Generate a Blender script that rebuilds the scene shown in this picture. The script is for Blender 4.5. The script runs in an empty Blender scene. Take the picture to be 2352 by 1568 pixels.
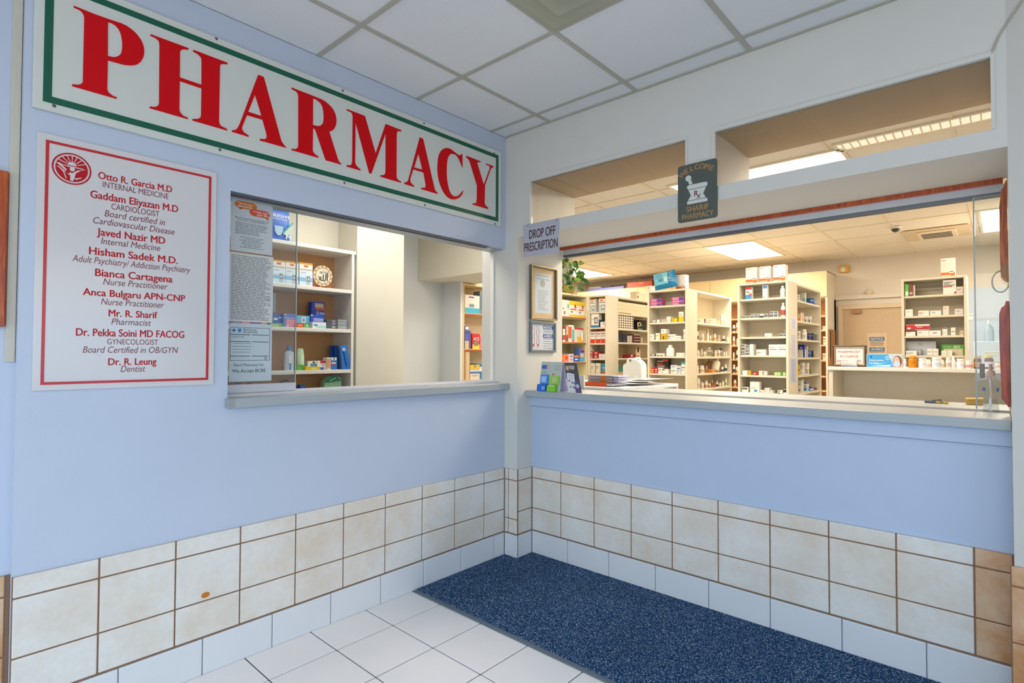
import bpy, bmesh, math, random
from mathutils import Vector, Matrix
from mathutils.geometry import tessellate_polygon

S = bpy.context.scene
COL = S.collection
random.seed(7)

# ------------------------------------------------------------------ camera
CAMP = Vector((2.494, -2.7022, 1.335))
FPX = 1255.8
YAW, PITCH, ROLL = (math.radians(a) for a in (41.9759, 1.27605, -0.22108))
_f = Vector((-math.sin(YAW)*math.cos(PITCH), math.cos(YAW)*math.cos(PITCH), math.sin(PITCH)))
_r = _f.cross(Vector((0, 0, 1))).normalized()
_d = _f.cross(_r)
_c, _s = math.cos(ROLL), math.sin(ROLL)
CR, CD = _c*_r + _s*_d, -_s*_r + _c*_d
cd = bpy.data.cameras.new('camera')
cd.sensor_width = 36.0
cd.lens = FPX/2352*36.0
cd.clip_start = 0.05
cam = bpy.data.objects.new('camera', cd)
COL.objects.link(cam)
cam.matrix_world = Matrix(((CR.x, -CD.x, -_f.x, CAMP.x), (CR.y, -CD.y, -_f.y, CAMP.y), (CR.z, -CD.z, -_f.z, CAMP.z), (0, 0, 0, 1)))
S.camera = cam

def at(px, py, ax, v):
    """where the sight line through a photo pixel meets the plane x/y/z = v"""
    q = _f + CR*((px-1176)/FPX) + CD*((py-784)/FPX)
    return CAMP + q*((v-CAMP[ax])/q[ax])

# ------------------------------------------------------------------ world, lights, exposure
w = bpy.data.worlds.new('world'); S.world = w; w.use_nodes = True
w.node_tree.nodes['Background'].inputs[0].default_value = (0.55, 0.68, 1.0, 1)
w.node_tree.nodes['Background'].inputs[1].default_value = 0.5
S.view_settings.view_transform = 'Standard'
S.view_settings.look = 'None'
S.view_settings.gamma = 1.0
S.view_settings.use_curve_mapping = False
S.view_settings.exposure = 0.04

def area(name, loc, rot, sx, sy, power, color, spread=math.pi):
    l = bpy.data.lights.new(name, 'AREA')
    l.shape = 'RECTANGLE'; l.size = sx; l.size_y = sy; l.energy = power; l.color = color; l.spread = spread
    o = bpy.data.objects.new(name, l); COL.objects.link(o)
    o.location = loc; o.rotation_euler = rot
    return o
P2 = math.pi/2
DAY = (0.56, 0.79, 1.0)
WARM = (1.0, 0.89, 0.74)
NEUT = (1.0, 0.93, 0.82)
# daylight through the shop front behind the camera (two big glazed openings)
# low, cool daylight through the shop front behind the camera
area('daylight_front', (2.2, -5.15, 1.1), (P2-.65, 0, 0), 4.0, 1.6, 66, DAY, 2.1)
area('daylight_side', (4.4, -2.6, 1.1), (P2-.65, 0, P2), 3.6, 1.6, 36, DAY, 2.1)
# added neutral fill, unseen behind the camera, to lift the upper walls
area('waiting_fill', (2.4, -5.1, 2.1), (P2+.4, 0, 0), 3.6, .7, 34, NEUT)
area('waiting_fill', (4.4, -2.6, 2.1), (P2+.4, 0, P2), 3.0, .7, 16, NEUT)
area('waiting_troffer', (2.2, -3.6, 2.74), (0, 0, 0), 1.2, 1.2, 7, NEUT)
# fluorescent troffers in the pharmacy, with added fill among them
LIGHTS = [(-0.20, 3.72, 0.40, 4.93), (-2.82, 3.85, -2.22, 5.04), (2.33, 3.70, 2.70, 4.88), (0.58, 1.19, 1.76, 1.79)]
for i, (x0, y0, x1, y1) in enumerate(LIGHTS):
    area('pharmacy_troffer_and_fill', ((x0+x1)/2, (y0+y1)/2, 2.60), (0, 0, 0), x1-x0-.04, y1-y0-.04, (46, 46, 34, 42)[i], WARM)
area('pharmacy_troffer_and_fill', (-0.62, -0.45, 2.60), (0, 0, 0), 0.6, 1.2, 18, NEUT)  # unseen, no fixture modelled; placed to brighten the shaded passage wall
area('pharmacy_troffer_and_fill', (-0.75, 2.0, 2.60), (0, 0, 0), 1.2, 0.6, 30, WARM)
area('pharmacy_troffer_and_fill', (1.3, 2.45, 2.60), (0, 0, 0), 1.2, 0.6, 24, WARM)  # added fill out of sight, brightens the fronts of the bays

# ------------------------------------------------------------------ materials
def lin(c):
    if isinstance(c, str):
        c = tuple(int(c[i:i+2], 16)/255 for i in (0, 2, 4))
    return tuple((v/12.92 if v <= .04045 else ((v+.055)/1.055)**2.4) for v in c)
_mats = {}
def M(col, rough=.5, metal=0.0, var=.05, scale=30.0, bump=0.0, spec=.5):
    key = (col, rough, metal, var, scale, bump, spec)
    if key in _mats: return _mats[key]
    m = bpy.data.materials.new('paint_' + (col if isinstance(col, str) else 'mix')); m.use_nodes = True
    nt = m.node_tree; b = nt.nodes['Principled BSDF']
    r, g, bl = lin(col)
    tc = nt.nodes.new('ShaderNodeTexCoord'); n = nt.nodes.new('ShaderNodeTexNoise')
    n.inputs['Scale'].default_value = scale; n.inputs['Detail'].default_value = 3
    nt.links.new(tc.outputs['Object'], n.inputs['Vector'])
    mx = nt.nodes.new('ShaderNodeMix'); mx.data_type = 'RGBA'
    mx.inputs['A'].default_value = (r*(1-var), g*(1-var), bl*(1-var), 1)
    mx.inputs['B'].default_value = (min(1, r*(1+var)), min(1, g*(1+var)), min(1, bl*(1+var)), 1)
    nt.links.new(n.outputs['Fac'], mx.inputs['Factor'])
    nt.links.new(mx.outputs['Result'], b.inputs['Base Color'])
    b.inputs['Roughness'].default_value = rough; b.inputs['Metallic'].default_value = metal
    b.inputs['Specular IOR Level'].default_value = spec
    if bump:
        bp = nt.nodes.new('ShaderNodeBump'); bp.inputs['Strength'].default_value = bump; bp.inputs['Distance'].default_value = .004
        nt.links.new(n.outputs['Fac'], bp.inputs['Height']); nt.links.new(bp.outputs['Normal'], b.inputs['Normal'])
    _mats[key] = m
    return m

def m_emit(name, col, strength):
    m = bpy.data.materials.new(name); m.use_nodes = True
    b = m.node_tree.nodes['Principled BSDF']
    r, g, bl = col
    b.inputs['Base Color'].default_value = (.8, .8, .75, 1)
    b.inputs['Emission Color'].default_value = (r, g, bl, 1); b.inputs['Emission Strength'].default_value = strength
    return m

def m_glass(name, tint, alpha, rough=.03, ior=1.35):
    """thin pane: mostly see-through, a little body colour, mirror-like at grazing angles"""
    m = bpy.data.materials.new(name); m.use_nodes = True
    nt = m.node_tree; nt.nodes.clear()
    out = nt.nodes.new('ShaderNodeOutputMaterial')
    tr = nt.nodes.new('ShaderNodeBsdfTransparent'); tr.inputs[0].default_value = (*tint, 1)
    gl = nt.nodes.new('ShaderNodeBsdfGlossy'); gl.inputs['Roughness'].default_value = rough
    df = nt.nodes.new('ShaderNodeBsdfDiffuse'); df.inputs[0].default_value = (.6, .68, .72, 1)
    a = nt.nodes.new('ShaderNodeMixShader'); a.inputs[0].default_value = alpha
    nt.links.new(tr.outputs[0], a.inputs[1]); nt.links.new(df.outputs[0], a.inputs[2])
    b = nt.nodes.new('ShaderNodeMixShader'); b.inputs[0].default_value = .04
    if ior > 1:
        fr = nt.nodes.new('ShaderNodeFresnel'); fr.inputs[0].default_value = ior; nt.links.new(fr.outputs[0], b.inputs[0])
    nt.links.new(a.outputs[0], b.inputs[1]); nt.links.new(gl.outputs[0], b.inputs[2])
    nt.links.new(b.outputs[0], out.inputs['Surface'])
    return m

def m_tile(dark='e2d4c2', light='ece9e3', p0=.34):
    m = bpy.data.materials.new('stone_tile'); m.use_nodes = True
    nt = m.node_tree; b = nt.nodes['Principled BSDF']
    tc = nt.nodes.new('ShaderNodeTexCoord')
    n1 = nt.nodes.new('ShaderNodeTexNoise'); n1.inputs['Scale'].default_value = 3.2; n1.inputs['Detail'].default_value = 6; n1.inputs['Roughness'].default_value = .65
    n2 = nt.nodes.new('ShaderNodeTexNoise'); n2.inputs['Scale'].default_value = 45; n2.inputs['Detail'].default_value = 2
    nt.links.new(tc.outputs['Object'], n1.inputs['Vector']); nt.links.new(tc.outputs['Object'], n2.inputs['Vector'])
    cr = nt.nodes.new('ShaderNodeValToRGB')
    cr.color_ramp.elements[0].position = p0; cr.color_ramp.elements[0].color = (*lin(dark), 1)
    cr.color_ramp.elements[1].position = .60; cr.color_ramp.elements[1].color = (*lin(light), 1)
    nt.links.new(n1.outputs['Fac'], cr.inputs[0])
    mx = nt.nodes.new('ShaderNodeMix'); mx.data_type = 'RGBA'; mx.blend_type = 'MULTIPLY'; mx.inputs['Factor'].default_value = .12
    nt.links.new(cr.outputs[0], mx.inputs['A']); nt.links.new(n2.outputs['Fac'], mx.inputs['B'])
    nt.links.new(mx.outputs['Result'], b.inputs['Base Color'])
    b.inputs['Roughness'].default_value = .42
    return m

def m_carpet():
    m = bpy.data.materials.new('looped_carpet'); m.use_nodes = True
    nt = m.node_tree; b = nt.nodes['Principled BSDF']
    tc = nt.nodes.new('ShaderNodeTexCoord')
    n1 = nt.nodes.new('ShaderNodeTexNoise'); n1.inputs['Scale'].default_value = 190; n1.inputs['Detail'].default_value = 2.5; n1.inputs['Roughness'].default_value = .7
    n2 = nt.nodes.new('ShaderNodeTexNoise'); n2.inputs['Scale'].default_value = 3; n2.inputs['Detail'].default_value = 2
    nt.links.new(tc.outputs['Object'], n1.inputs['Vector']); nt.links.new(tc.outputs['Object'], n2.inputs['Vector'])
    cr = nt.nodes.new('ShaderNodeValToRGB')
    e = cr.color_ramp.elements
    e[0].position = .36; e[0].color = (*lin('0b2a4e'), 1)
    e[1].position = .63; e[1].color = (*lin('cfdcea'), 1)
    k = e.new(.52); k.color = (*lin('1b4674'), 1)
    k = e.new(.58); k.color = (*lin('4a7399'), 1)
    nt.links.new(n1.outputs['Fac'], cr.inputs[0])
    mx = nt.nodes.new('ShaderNodeMix'); mx.data_type = 'RGBA'; mx.blend_type = 'MULTIPLY'; mx.inputs['Factor'].default_value = .3
    nt.links.new(cr.outputs[0], mx.inputs['A']); nt.links.new(n2.outputs['Fac'], mx.inputs['B'])
    nt.links.new(mx.outputs['Result'], b.inputs['Base Color'])
    b.inputs['Roughness'].default_value = .95
    b.inputs['Specular IOR Level'].default_value = .1
    bp = nt.nodes.new('ShaderNodeBump'); bp.inputs['Strength'].default_value = .7; bp.inputs['Distance'].default_value = .006
    nt.links.new(n1.outputs['Fac'], bp.inputs['Height']); nt.links.new(bp.outputs['Normal'], b.inputs['Normal'])
    return m

def m_wood(name, c1, c2, rough=.3):
    m = bpy.data.materials.new(name); m.use_nodes = True
    nt = m.node_tree; b = nt.nodes['Principled BSDF']
    tc = nt.nodes.new('ShaderNodeTexCoord'); mp = nt.nodes.new('ShaderNodeMapping'); mp.inputs['Scale'].default_value = (26, 26, 2.2)
    n = nt.nodes.new('ShaderNodeTexNoise'); n.inputs['Scale'].default_value = 3; n.inputs['Detail'].default_value = 5; n.inputs['Distortion'].default_value = 1.2
    nt.links.new(tc.outputs['Object'], mp.inputs[0]); nt.links.new(mp.outputs[0], n.inputs['Vector'])
    cr = nt.nodes.new('ShaderNodeValToRGB')
    cr.color_ramp.elements[0].position = .35; cr.color_ramp.elements[0].color = (*lin(c1), 1)
    cr.color_ramp.elements[1].position = .65; cr.color_ramp.elements[1].color = (*lin(c2), 1)
    nt.links.new(n.outputs['Fac'], cr.inputs[0]); nt.links.new(cr.outputs[0], b.inputs['Base Color'])
    b.inputs['Roughness'].default_value = rough
    return m

WALL = M('c1cbdd', .42, var=.025, scale=9, bump=.12)      # blue paint of the sign wall
WALLB = M('b9c8e0', .42, var=.025, scale=9, bump=.12)     # same wall below the counter, low blue daylight put into its colour
BULK = M('d8d6cf', .5, var=.025, scale=9, bump=.1)        # same wall, boxed-in upper part and pillar; greyer light put into its colour
PIER = M('cdc9c1', .5, var=.025, scale=9, bump=.1)  # same wall at the right end, warmer light put into its colour
WALLI = M('d9d5c6', .6, var=.03, scale=8)
GREYW = M('d3cabc', .6, var=.03, scale=8)
CEILM = M('e6e8e8', .85, var=.03, scale=120, bump=.25)
CEILI = M('e6ded0', .85, var=.04, scale=120, bump=.25)
TEE = M('b5b4a6', .5)
TEEI = M('e0d4bd', .5)
GROUT = M('8a6a52', .9, var=.15, scale=20)
GROUTF = M('473f4a', .9, var=.15, scale=20)
TILE = m_tile()
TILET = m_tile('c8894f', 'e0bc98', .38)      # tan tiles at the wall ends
BASET = M('dfe1e4', .3, var=.03, scale=6)
FLOORT = M('e6e3e4', .26, var=.03, scale=7)
CARPET = m_carpet()
LAM = M('a9b0b3', .35, var=.03)
SHELF = M('d8d0bc', .5, var=.03, scale=10)
SHELFB = M('dccfb4', .6, var=.04, scale=10)
TANB = M('d69f6a', .65, var=.06, scale=60)
WHITE = M('eceae4', .45)
WOODR = m_wood('red_wood', '8a2206', 'c0480e')
WOODO = m_wood('orange_wood', '96370a', 'cf6a1c')
WOODT = m_wood('trim_wood', '9a3408', 'c05a1a')
GLASS = m_glass('window_glass', (.93, .96, .96), .06)
GLASST = m_glass('transom_glass', (.97, .96, .93), .03)
CHROME = M('c8c8c8', .25, 1.0)
DARKT = M('6d7175', .4, .6)
BLACK = M('17181c', .45)
LENS = m_emit('troffer_lens', (1.0, .86, .62), 3.2)

# ------------------------------------------------------------------ mesh helpers
class MB:
    def __init__(s): s.v = []; s.f = []; s.m = []; s.mats = []
    def mi(s, mat):
        if mat not in s.mats: s.mats.append(mat)
        return s.mats.index(mat)
    def quad(s, a, b, c, d, mat):
        n = len(s.v); s.v += [Vector(a), Vector(b), Vector(c), Vector(d)]
        s.f.append((n, n+1, n+2, n+3)); s.m.append(s.mi(mat)); return s
    def box(s, x0, y0, z0, x1, y1, z1, mat):
        if x0 > x1: x0, x1 = x1, x0
        if y0 > y1: y0, y1 = y1, y0
        if z0 > z1: z0, z1 = z1, z0
        n = len(s.v)
        s.v += [Vector(p) for p in ((x0,y0,z0),(x1,y0,z0),(x1,y1,z0),(x0,y1,z0),(x0,y0,z1),(x1,y0,z1),(x1,y1,z1),(x0,y1,z1))]
        k = s.mi(mat)
        for q in ((0,3,2,1),(4,5,6,7),(0,1,5,4),(1,2,6,5),(2,3,7,6),(3,0,4,7)):
            s.f.append(tuple(n+i for i in q)); s.m.append(k)
        return s
    def bbox(s, x0, y0, z0, x1, y1, z1, mat, bev=.004):
        """box with bevelled edges"""
        if x0 > x1: x0, x1 = x1, x0
        if y0 > y1: y0, y1 = y1, y0
        if z0 > z1: z0, z1 = z1, z0
        bm = bmesh.new(); bmesh.ops.create_cube(bm, size=1)
        for v in bm.verts:
            v.co = Vector(((x0+x1)/2+v.co.x*(x1-x0), (y0+y1)/2+v.co.y*(y1-y0), (z0+z1)/2+v.co.z*(z1-z0)))
        bmesh.ops.bevel(bm, geom=bm.edges[:], offset=min(bev, .45*min(x1-x0, y1-y0, z1-z0)), segments=2, affect='EDGES', profile=.5)
        return s.add_bm(bm, mat)
    def add_bm(s, bm, mat):
        n = len(s.v); k = s.mi(mat); bm.verts.index_update()
        s.v += [v.co.copy() for v in bm.verts]
        for f in bm.faces:
            s.f.append(tuple(n+v.index for v in f.verts)); s.m.append(k)
        bm.free(); return s
    def lathe(s, c, prof, mat, seg=20, sx=1.0, sy=1.0):
        """prof: (radius, height) from the bottom up"""
        c = Vector(c); n = len(s.v); k = s.mi(mat)
        for r, h in prof:
            for i in range(seg):
                a = 2*math.pi*i/seg
                s.v.append(c + Vector((r*math.cos(a)*sx, r*math.sin(a)*sy, h)))
        for j in range(len(prof)-1):
            for i in range(seg):
                i2 = (i+1) % seg
                s.f.append((n+j*seg+i, n+j*seg+i2, n+(j+1)*seg+i2, n+(j+1)*seg+i)); s.m.append(k)
        s.f.append(tuple(n+i for i in reversed(range(seg)))); s.m.append(k)
        s.f.append(tuple(n+(len(prof)-1)*seg+i for i in range(seg))); s.m.append(k)
        return s
    def tube(s, pts, r, mat, seg=8):
        pts = [Vector(p) for p in pts]; n = len(s.v); k = s.mi(mat)
        for i, p in enumerate(pts):
            d = (pts[min(i+1, len(pts)-1)]-pts[max(i-1, 0)]).normalized()
            u = d.cross(Vector((.31, .17, .93))).normalized(); vv = d.cross(u)
            for j in range(seg):
                a = 2*math.pi*j/seg
                s.v.append(p + r*(math.cos(a)*u + math.sin(a)*vv))
        for i in range(len(pts)-1):
            for j in range(seg):
                j2 = (j+1) % seg
                s.f.append((n+i*seg+j, n+i*seg+j2, n+(i+1)*seg+j2, n+(i+1)*seg+j)); s.m.append(k)
        s.f.append(tuple(n+j for j in range(seg))); s.m.append(k)
        s.f.append(tuple(n+(len(pts)-1)*seg+j for j in range(seg))); s.m.append(k)
        return s
    def prism(s, loops, off, mat):
        """flat outline(s) (outer first, then holes) pushed out by vector off"""
        off = Vector(off); k = s.mi(mat); n = len(s.v)
        loops = [[Vector(p) for p in l] for l in loops]
        allp = [p for l in loops for p in l]; N = len(allp)
        s.v += [p.copy() for p in allp] + [p+off for p in allp]
        for t in tessellate_polygon(loops):
            a, b, c = (allp[i] for i in t)
            t = tuple(t)
            if (b-a).cross(c-a).dot(off) < 0: t = (t[0], t[2], t[1])
            s.f.append(tuple(n+N+i for i in t)); s.m.append(k)
            s.f.append(tuple(n+i for i in reversed(t))); s.m.append(k)
        b = 0
        for l in loops:
            L = len(l)
            for i in range(L):
                j = (i+1) % L
                s.f.append((n+b+i, n+b+j, n+N+b+j, n+N+b+i)); s.m.append(k)
            b += L
        return s
    def build(s, name, parent=None, smooth=False, origin=None):
        if parent is not None: o0 = parent_world(parent)
        elif origin is not None: o0 = Vector(origin)
        else:
            xs = [v.x for v in s.v]; ys = [v.y for v in s.v]; zs = [v.z for v in s.v]
            o0 = Vector(((min(xs)+max(xs))/2, (min(ys)+max(ys))/2, min(zs)))
        me = bpy.data.meshes.new(name)
        me.from_pydata([tuple(v-o0) for v in s.v], [], s.f)
        for m in s.mats: me.materials.append(m)
        me.polygons.foreach_set('material_index', s.m)
        bm = bmesh.new(); bm.from_mesh(me); bmesh.ops.recalc_face_normals(bm, faces=bm.faces[:]); bm.to_mesh(me); bm.free()
        if smooth:
            me.polygons.foreach_set('use_smooth', [True]*len(me.polygons))
            try: me.set_sharp_from_angle(angle=math.radians(35))
            except Exception: pass
        me.update()
        o = bpy.data.objects.new(name, me); COL.objects.link(o)
        if parent is not None: o.parent = parent
        else: o.location = o0
        return o

def parent_world(p):
    o = Vector(p.location)
    while p.parent: p = p.parent; o += p.location
    return o

def tag(o, label=None, cat=None, group=None, kind=None):
    if label: o['label'] = label
    if cat: o['category'] = cat
    if group: o['group'] = group
    if kind: o['kind'] = kind
    return o
def thing(name, loc, label, cat, group=None):
    o = bpy.data.objects.new(name, None); COL.objects.link(o); o.location = loc
    o.empty_display_size = .05
    return tag(o, label, cat, group)
def struct(mb, name, **k): return tag(mb.build(name, **k), kind='structure')

_tc = {}
def text_geo(s, bold=0.0, shear=0.0):
    key = (s, bold, shear)
    if key not in _tc:
        cu = bpy.data.curves.new('lettering', 'FONT'); cu.body = s; cu.size = 1; cu.offset = bold; cu.shear = shear
        cu.resolution_u = 4; cu.fill_mode = 'FRONT'
        ob = bpy.data.objects.new('lettering', cu); COL.objects.link(ob)
        me = bpy.data.meshes.new_from_object(ob)
        vs = [v.co.copy() for v in me.vertices]; fs = [tuple(p.vertices) for p in me.polygons]
        bpy.data.objects.remove(ob); bpy.data.curves.remove(cu); bpy.data.meshes.remove(me)
        xs = [v.x for v in vs]; ys = [v.y for v in vs]
        _tc[key] = (vs, fs, min(xs), max(xs), min(ys), max(ys))
    return _tc[key]
def put_text(mb, s, o, u, v, width, height, mat, align='C', bold=0.0, shear=0.0, cap=True):
    """writes s on mb: o = middle of the line, u/v = reading and up directions; fits width; height = cap height"""
    vs, fs, x0, x1, y0, y1 = text_geo(s, 0.0, shear)
    o, u, v = Vector(o), Vector(u).normalized(), Vector(v).normalized()
    capx = text_geo('H')[5]
    sy = height/capx
    sx = (width/(x1-x0)) if width else sy
    n = len(mb.v); k = mb.mi(mat)
    cx = (x0+x1)/2 if align == 'C' else (x0 if align == 'L' else x1)
    nrm = u.cross(v)
    for j, (dx, dy) in enumerate(((0, 0), (-1.3, 0), (1.3, 0), (0, .6), (0, -.6)) if bold else ((0, 0),)):
        n = len(mb.v)
        for p in vs: mb.v.append(o + u*((p.x-cx+dx*bold)*sx) + v*((p.y-capx/2+dy*bold)*sy) + nrm*(j*.00002))
        for f in fs: mb.f.append(tuple(n+i for i in f)); mb.m.append(k)
    return mb
def lines(mb, o, u, v, width, z0, z1, n, mat, th=.0022, rag=.25, align='L', seed=1):
    """rows of unreadable small print between heights z0 and z1"""
    rnd = random.Random(seed); o, u, v = Vector(o), Vector(u), Vector(v)
    for i in range(n):
        t = z1 + (z0-z1)*i/max(1, n-1)
        wd = width*(1-rag*rnd.random())
        a = (-width/2 if align == 'L' else -wd/2); x = a; end = a+wd
        while x < end-.001:
            e = min(end, x + width*rnd.uniform(.06, .2))
            mb.quad(o+u*x+v*t, o+u*e+v*t, o+u*e+v*(t+th), o+u*x+v*(t+th), mat)
            x = e + width*.018
    return mb

X, Y, Z = Vector((1, 0, 0)), Vector((0, 1, 0)), Vector((0, 0, 1))

# ================================================================== SETTING
CH = 2.795; CI = 2.63; TH = .49; JX = .111; RX = 2.513
# floor
mb = MB()
mb.box(-.2, -5.3, -.06, 4.5, .5, -.004, GROUTF)
fx0, fy0 = .2475, -.766
for i in range(-2, 15):
    for j in range(-16, 5):
        x0, x1 = fx0+.3045*i+.003, fx0+.3045*(i+1)-.003
        y0, y1 = fy0+.3045*j+.003, fy0+.3045*(j+1)-.003
        x0, x1, y0, y1 = max(x0, -.19), min(x1, 4.49), max(y0, -5.29), min(y1, .49)
        if x1-x0 > .01 and y1-y0 > .01: mb.bbox(x0, y0, -.02, x1, y1, 0, FLOORT, .0015)
struct(mb, 'floor', origin=(0, 0, 0))
mb = MB(); mb.box(-3.4, .5, -.06, 3.2, 6.0, 0, M('d2c8b8', .5)); mb.box(-3.4, -2.6, -.06, -.2, .5, 0, M('d2c8b8', .5))
struct(mb, 'floor', origin=(0, 0, 0))

# ceilings: lay-in boards on a tee grid
def ceiling(name, rects, z, xs, ys, board, tee, wd=.024, skip=None):
    mb = MB()
    for (x0, y0, x1, y1) in rects:
        mb.box(x0, y0, z+.004, x1, y1, z+.05, board)
        for x in xs:
            if x0 < x < x1: mb.box(x-wd/2, y0, z-.002, x+wd/2, y1, z+.01, tee)
        for y in ys:
            if y0 < y < y1: mb.box(x0, y-wd/2, z-.0012, x1, y+wd/2, z+.0092, tee)
        for a in ((x0, y0, x0+.02, y1), (x1-.02, y0, x1, y1), (x0, y0, x1, y0+.02), (x0, y1-.02, x1, y1)):
            mb.box(a[0], a[1], z-.003, a[2], a[3], z+.01, tee)
    return struct(mb, name, origin=(0, 0, z))
ceiling('ceiling', [(-.045, -5.2, 4.45, 0)], CH, [.382+.611*i for i in range(-1, 8)], [-.146-.61*j for j in range(9)], CEILM, TEE)
ceiling('ceiling', [(-3.4, TH, 3.2, 6.0), (-2.0, -2.6, -.13, TH)], CI, [-.15+.61*i for i in range(-6, 6)], [3.72+.61*j for j in range(-11, 4)], CEILI, TEEI)

# wall_left: the wall that carries the big sign, with the small sliding window
WY0, WY1, WZ0, WZ1 = -1.765, 0.0, 1.095, 2.04
mb = MB()
mb.box(-.13, -2.445, 0, 0, 0, WZ0, WALL)
mb.box(-.13, -2.445, WZ1, 0, 0, CH, WALL)
mb.box(-.13, -2.445, WZ0, 0, WY0, WZ1, WALL)
struct(mb, 'wall_left')
mb = MB(); mb.box(-.16, -5.2, 0, -.045, -2.445, CH, WALL); struct(mb, 'wall_far_left')
# wall_right: thick wall with the drop-off counter opening and two transoms
mb = MB()
mb.box(-.22, 0, 0, JX, TH, CH, BULK)
mb.box(RX, 0, 0, 3.3, TH, CH, PIER)
mb.box(JX, .152, 0, RX, TH, 1.05, WALLB)
T0, T1 = 2.178, 2.453
TR = [(.221, 1.275), (1.43, 2.469)]
mb.box(JX, 0, 2.105, RX, TH, T0, BULK)
mb.box(JX, 0, T1, RX, TH, CH, BULK)
for a, b in ((JX, TR[0][0]), (TR[0][1], TR[1][0]), (TR[1][1], RX)): mb.box(a, 0, T0, b, TH, T1, BULK)
struct(mb, 'wall_right')
# rest of the waiting room (behind the camera), open shop front
mb = MB(); mb.box(4.45, -5.2, 0, 4.55, 0, CH, WALL); mb.box(3.3, 0, 0, 4.55, .1, CH, WALL); struct(mb, 'wall_far_right')
mb = MB(); mb.box(-.16, -5.3, 0, 4.55, -5.2, CH, WALL); struct(mb, 'wall_front')
# apron board under the counter
mb = MB(); mb.box(JX, .132, .987, RX, .152, 1.052, WALLB); mb.box(JX, .1495, .9835, RX, .1515, .987, M('5d6570', .8)); struct(mb, 'trim_1')  # thin dark strip paints the shadow line below the apron
# transom lips and panes
for i, (a, b) in enumerate(TR):
    mb = MB()
    for (p, q, r, s_) in ((a-.018, T1, b+.012, T1+.018), (a-.018, T0, a, T1), (b, T0, b+.012, T1)):
        mb.box(p, -.007, q, r, .0, s_, BULK)
    o = struct(mb, 'window_%d' % (i+2))
    g = MB(); g.box(a+.001, .02, T1-.003, b-.001, TH-.002, T1-.0005, M('b9a07c', .6, var=.06, scale=6)); g.build('head_board', parent=o)
    g = MB(); g.box(a, .012, T0, b, .016, T1, GLASST); tag(g.build('window_pane', parent=o))
# pharmacy shell
mb = MB(); mb.box(-3.4, 5.8, 0, 3.2, 5.95, CI+.1, GREYW); struct(mb, 'wall_back')
mb = MB(); mb.box(2.75, TH, 0, 2.9, 5.8, CI+.1, GREYW); struct(mb, 'wall_pharmacy_right')
mb = MB(); mb.box(-3.4, 3.25, 0, -3.25, 5.8, CI+.1, WALLI); struct(mb, 'wall_pharmacy_left')
mb = MB(); mb.box(-3.25, 3.26, 0, -1.9, 3.36, CI+.1, WALLI); struct(mb, 'wall_pharmacy_corner')
PASW = M('d9dee2', .6, var=.03, scale=8)  # cooler than the other inner walls: daylight put into the colour
mb = MB(); mb.box(-1.9, .02, 0, -1.78, 3.26, CI+.1, PASW); mb.box(-1.78, .975, 0, -1.502, 1.004, 2.045, PASW); struct(mb, 'wall_passage')
mb = MB(); mb.box(-1.9, -.14, 0, -1.15, .02, CI+.1, WALLI); mb.box(-1.9, -.415, 0, -1.15, -.14, CI+.1, WALLI)
mb.box(-1.5, -2.5, 0, -1.42, -.415, CI+.1, WALLI); struct(mb, 'wall_shelf_side')
mb = MB(); mb.box(-1.5, -2.6, 0, -.13, -2.5, CI+.1, WALLI); struct(mb, 'wall_nook')
mb = MB(); mb.box(-1.78, .66, 2.045, -.70, 1.2, CI, WALLI); struct(mb, 'trim_2')      # dropped beam over the passage
# lintel above the door
mb = MB(); mb.box(.80, 5.76, 2.08, 1.66, 5.8, 2.13, GREYW); struct(mb, 'trim_3')

# wall tiles: cap row, full row, cut row; square white base tiles under them
ROWS = [(.155, .302), (.302, .503), (.503, .577)]
def tiles(name, axis, plane, face, lo, hi, joints, bjoints, rows=ROWS, mats=None):
    """axis 1: wall runs along y at x=plane; axis 0: runs along x at y=plane. face = outward sign"""
    mb = MB(); g = .0028; t = .011
    def blk(a, b, z0, z1, th, mat, bev):
        if axis == 1: mb.bbox(plane, a, z0, plane+face*th, b, z1, mat, bev)
        else: mb.bbox(a, plane, z0, b, plane+face*th, z1, mat, bev)
    def flat(a, b, z0, z1, th, mat):
        if axis == 1: mb.box(plane, a, z0, plane+face*th, b, z1, mat)
        else: mb.box(a, plane, z0, b, plane+face*th, z1, mat)
    flat(lo, hi, .004, .15, .006, M('8f98a3', .8)); flat(lo, hi, .15, .574, .0075, GROUT)
    js = sorted([lo]+[j for j in joints if lo < j < hi]+[hi])
    for z0, z1 in rows:
        for a, b in zip(js, js[1:]):
            if b-a > .012: blk(a+g, b-g, z0+g, z1-g, t, (mats(a) if mats else TILE), .003)
    js = sorted([lo]+[j for j in bjoints if lo < j < hi]+[hi])
    for a, b in zip(js, js[1:]):
        if b-a > .012: blk(a+.002, b-.002, 0, .148, t+.001, BASET, .003)
    return struct(mb, name)
ja = [-2.206+.2505*i for i in range(-12, 9)]
jb = [-2.142+.2905*i for i in range(-11, 8)]
panel_a = tiles('baseboard_left', 1, 0, 1, -2.445, -.012, ja, jb)
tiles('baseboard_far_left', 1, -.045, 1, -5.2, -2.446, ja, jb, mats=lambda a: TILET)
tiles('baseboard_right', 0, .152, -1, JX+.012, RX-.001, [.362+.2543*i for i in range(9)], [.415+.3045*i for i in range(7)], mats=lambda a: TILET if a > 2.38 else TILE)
tiles('baseboard_pillar', 0, 0, -1, .013, JX+.012, [.043], [], rows=[(.155, .25), (.25, .503), (.503, .577)])
tiles('baseboard_pillar_side', 1, JX, 1, .001, .14, [], [])
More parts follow.
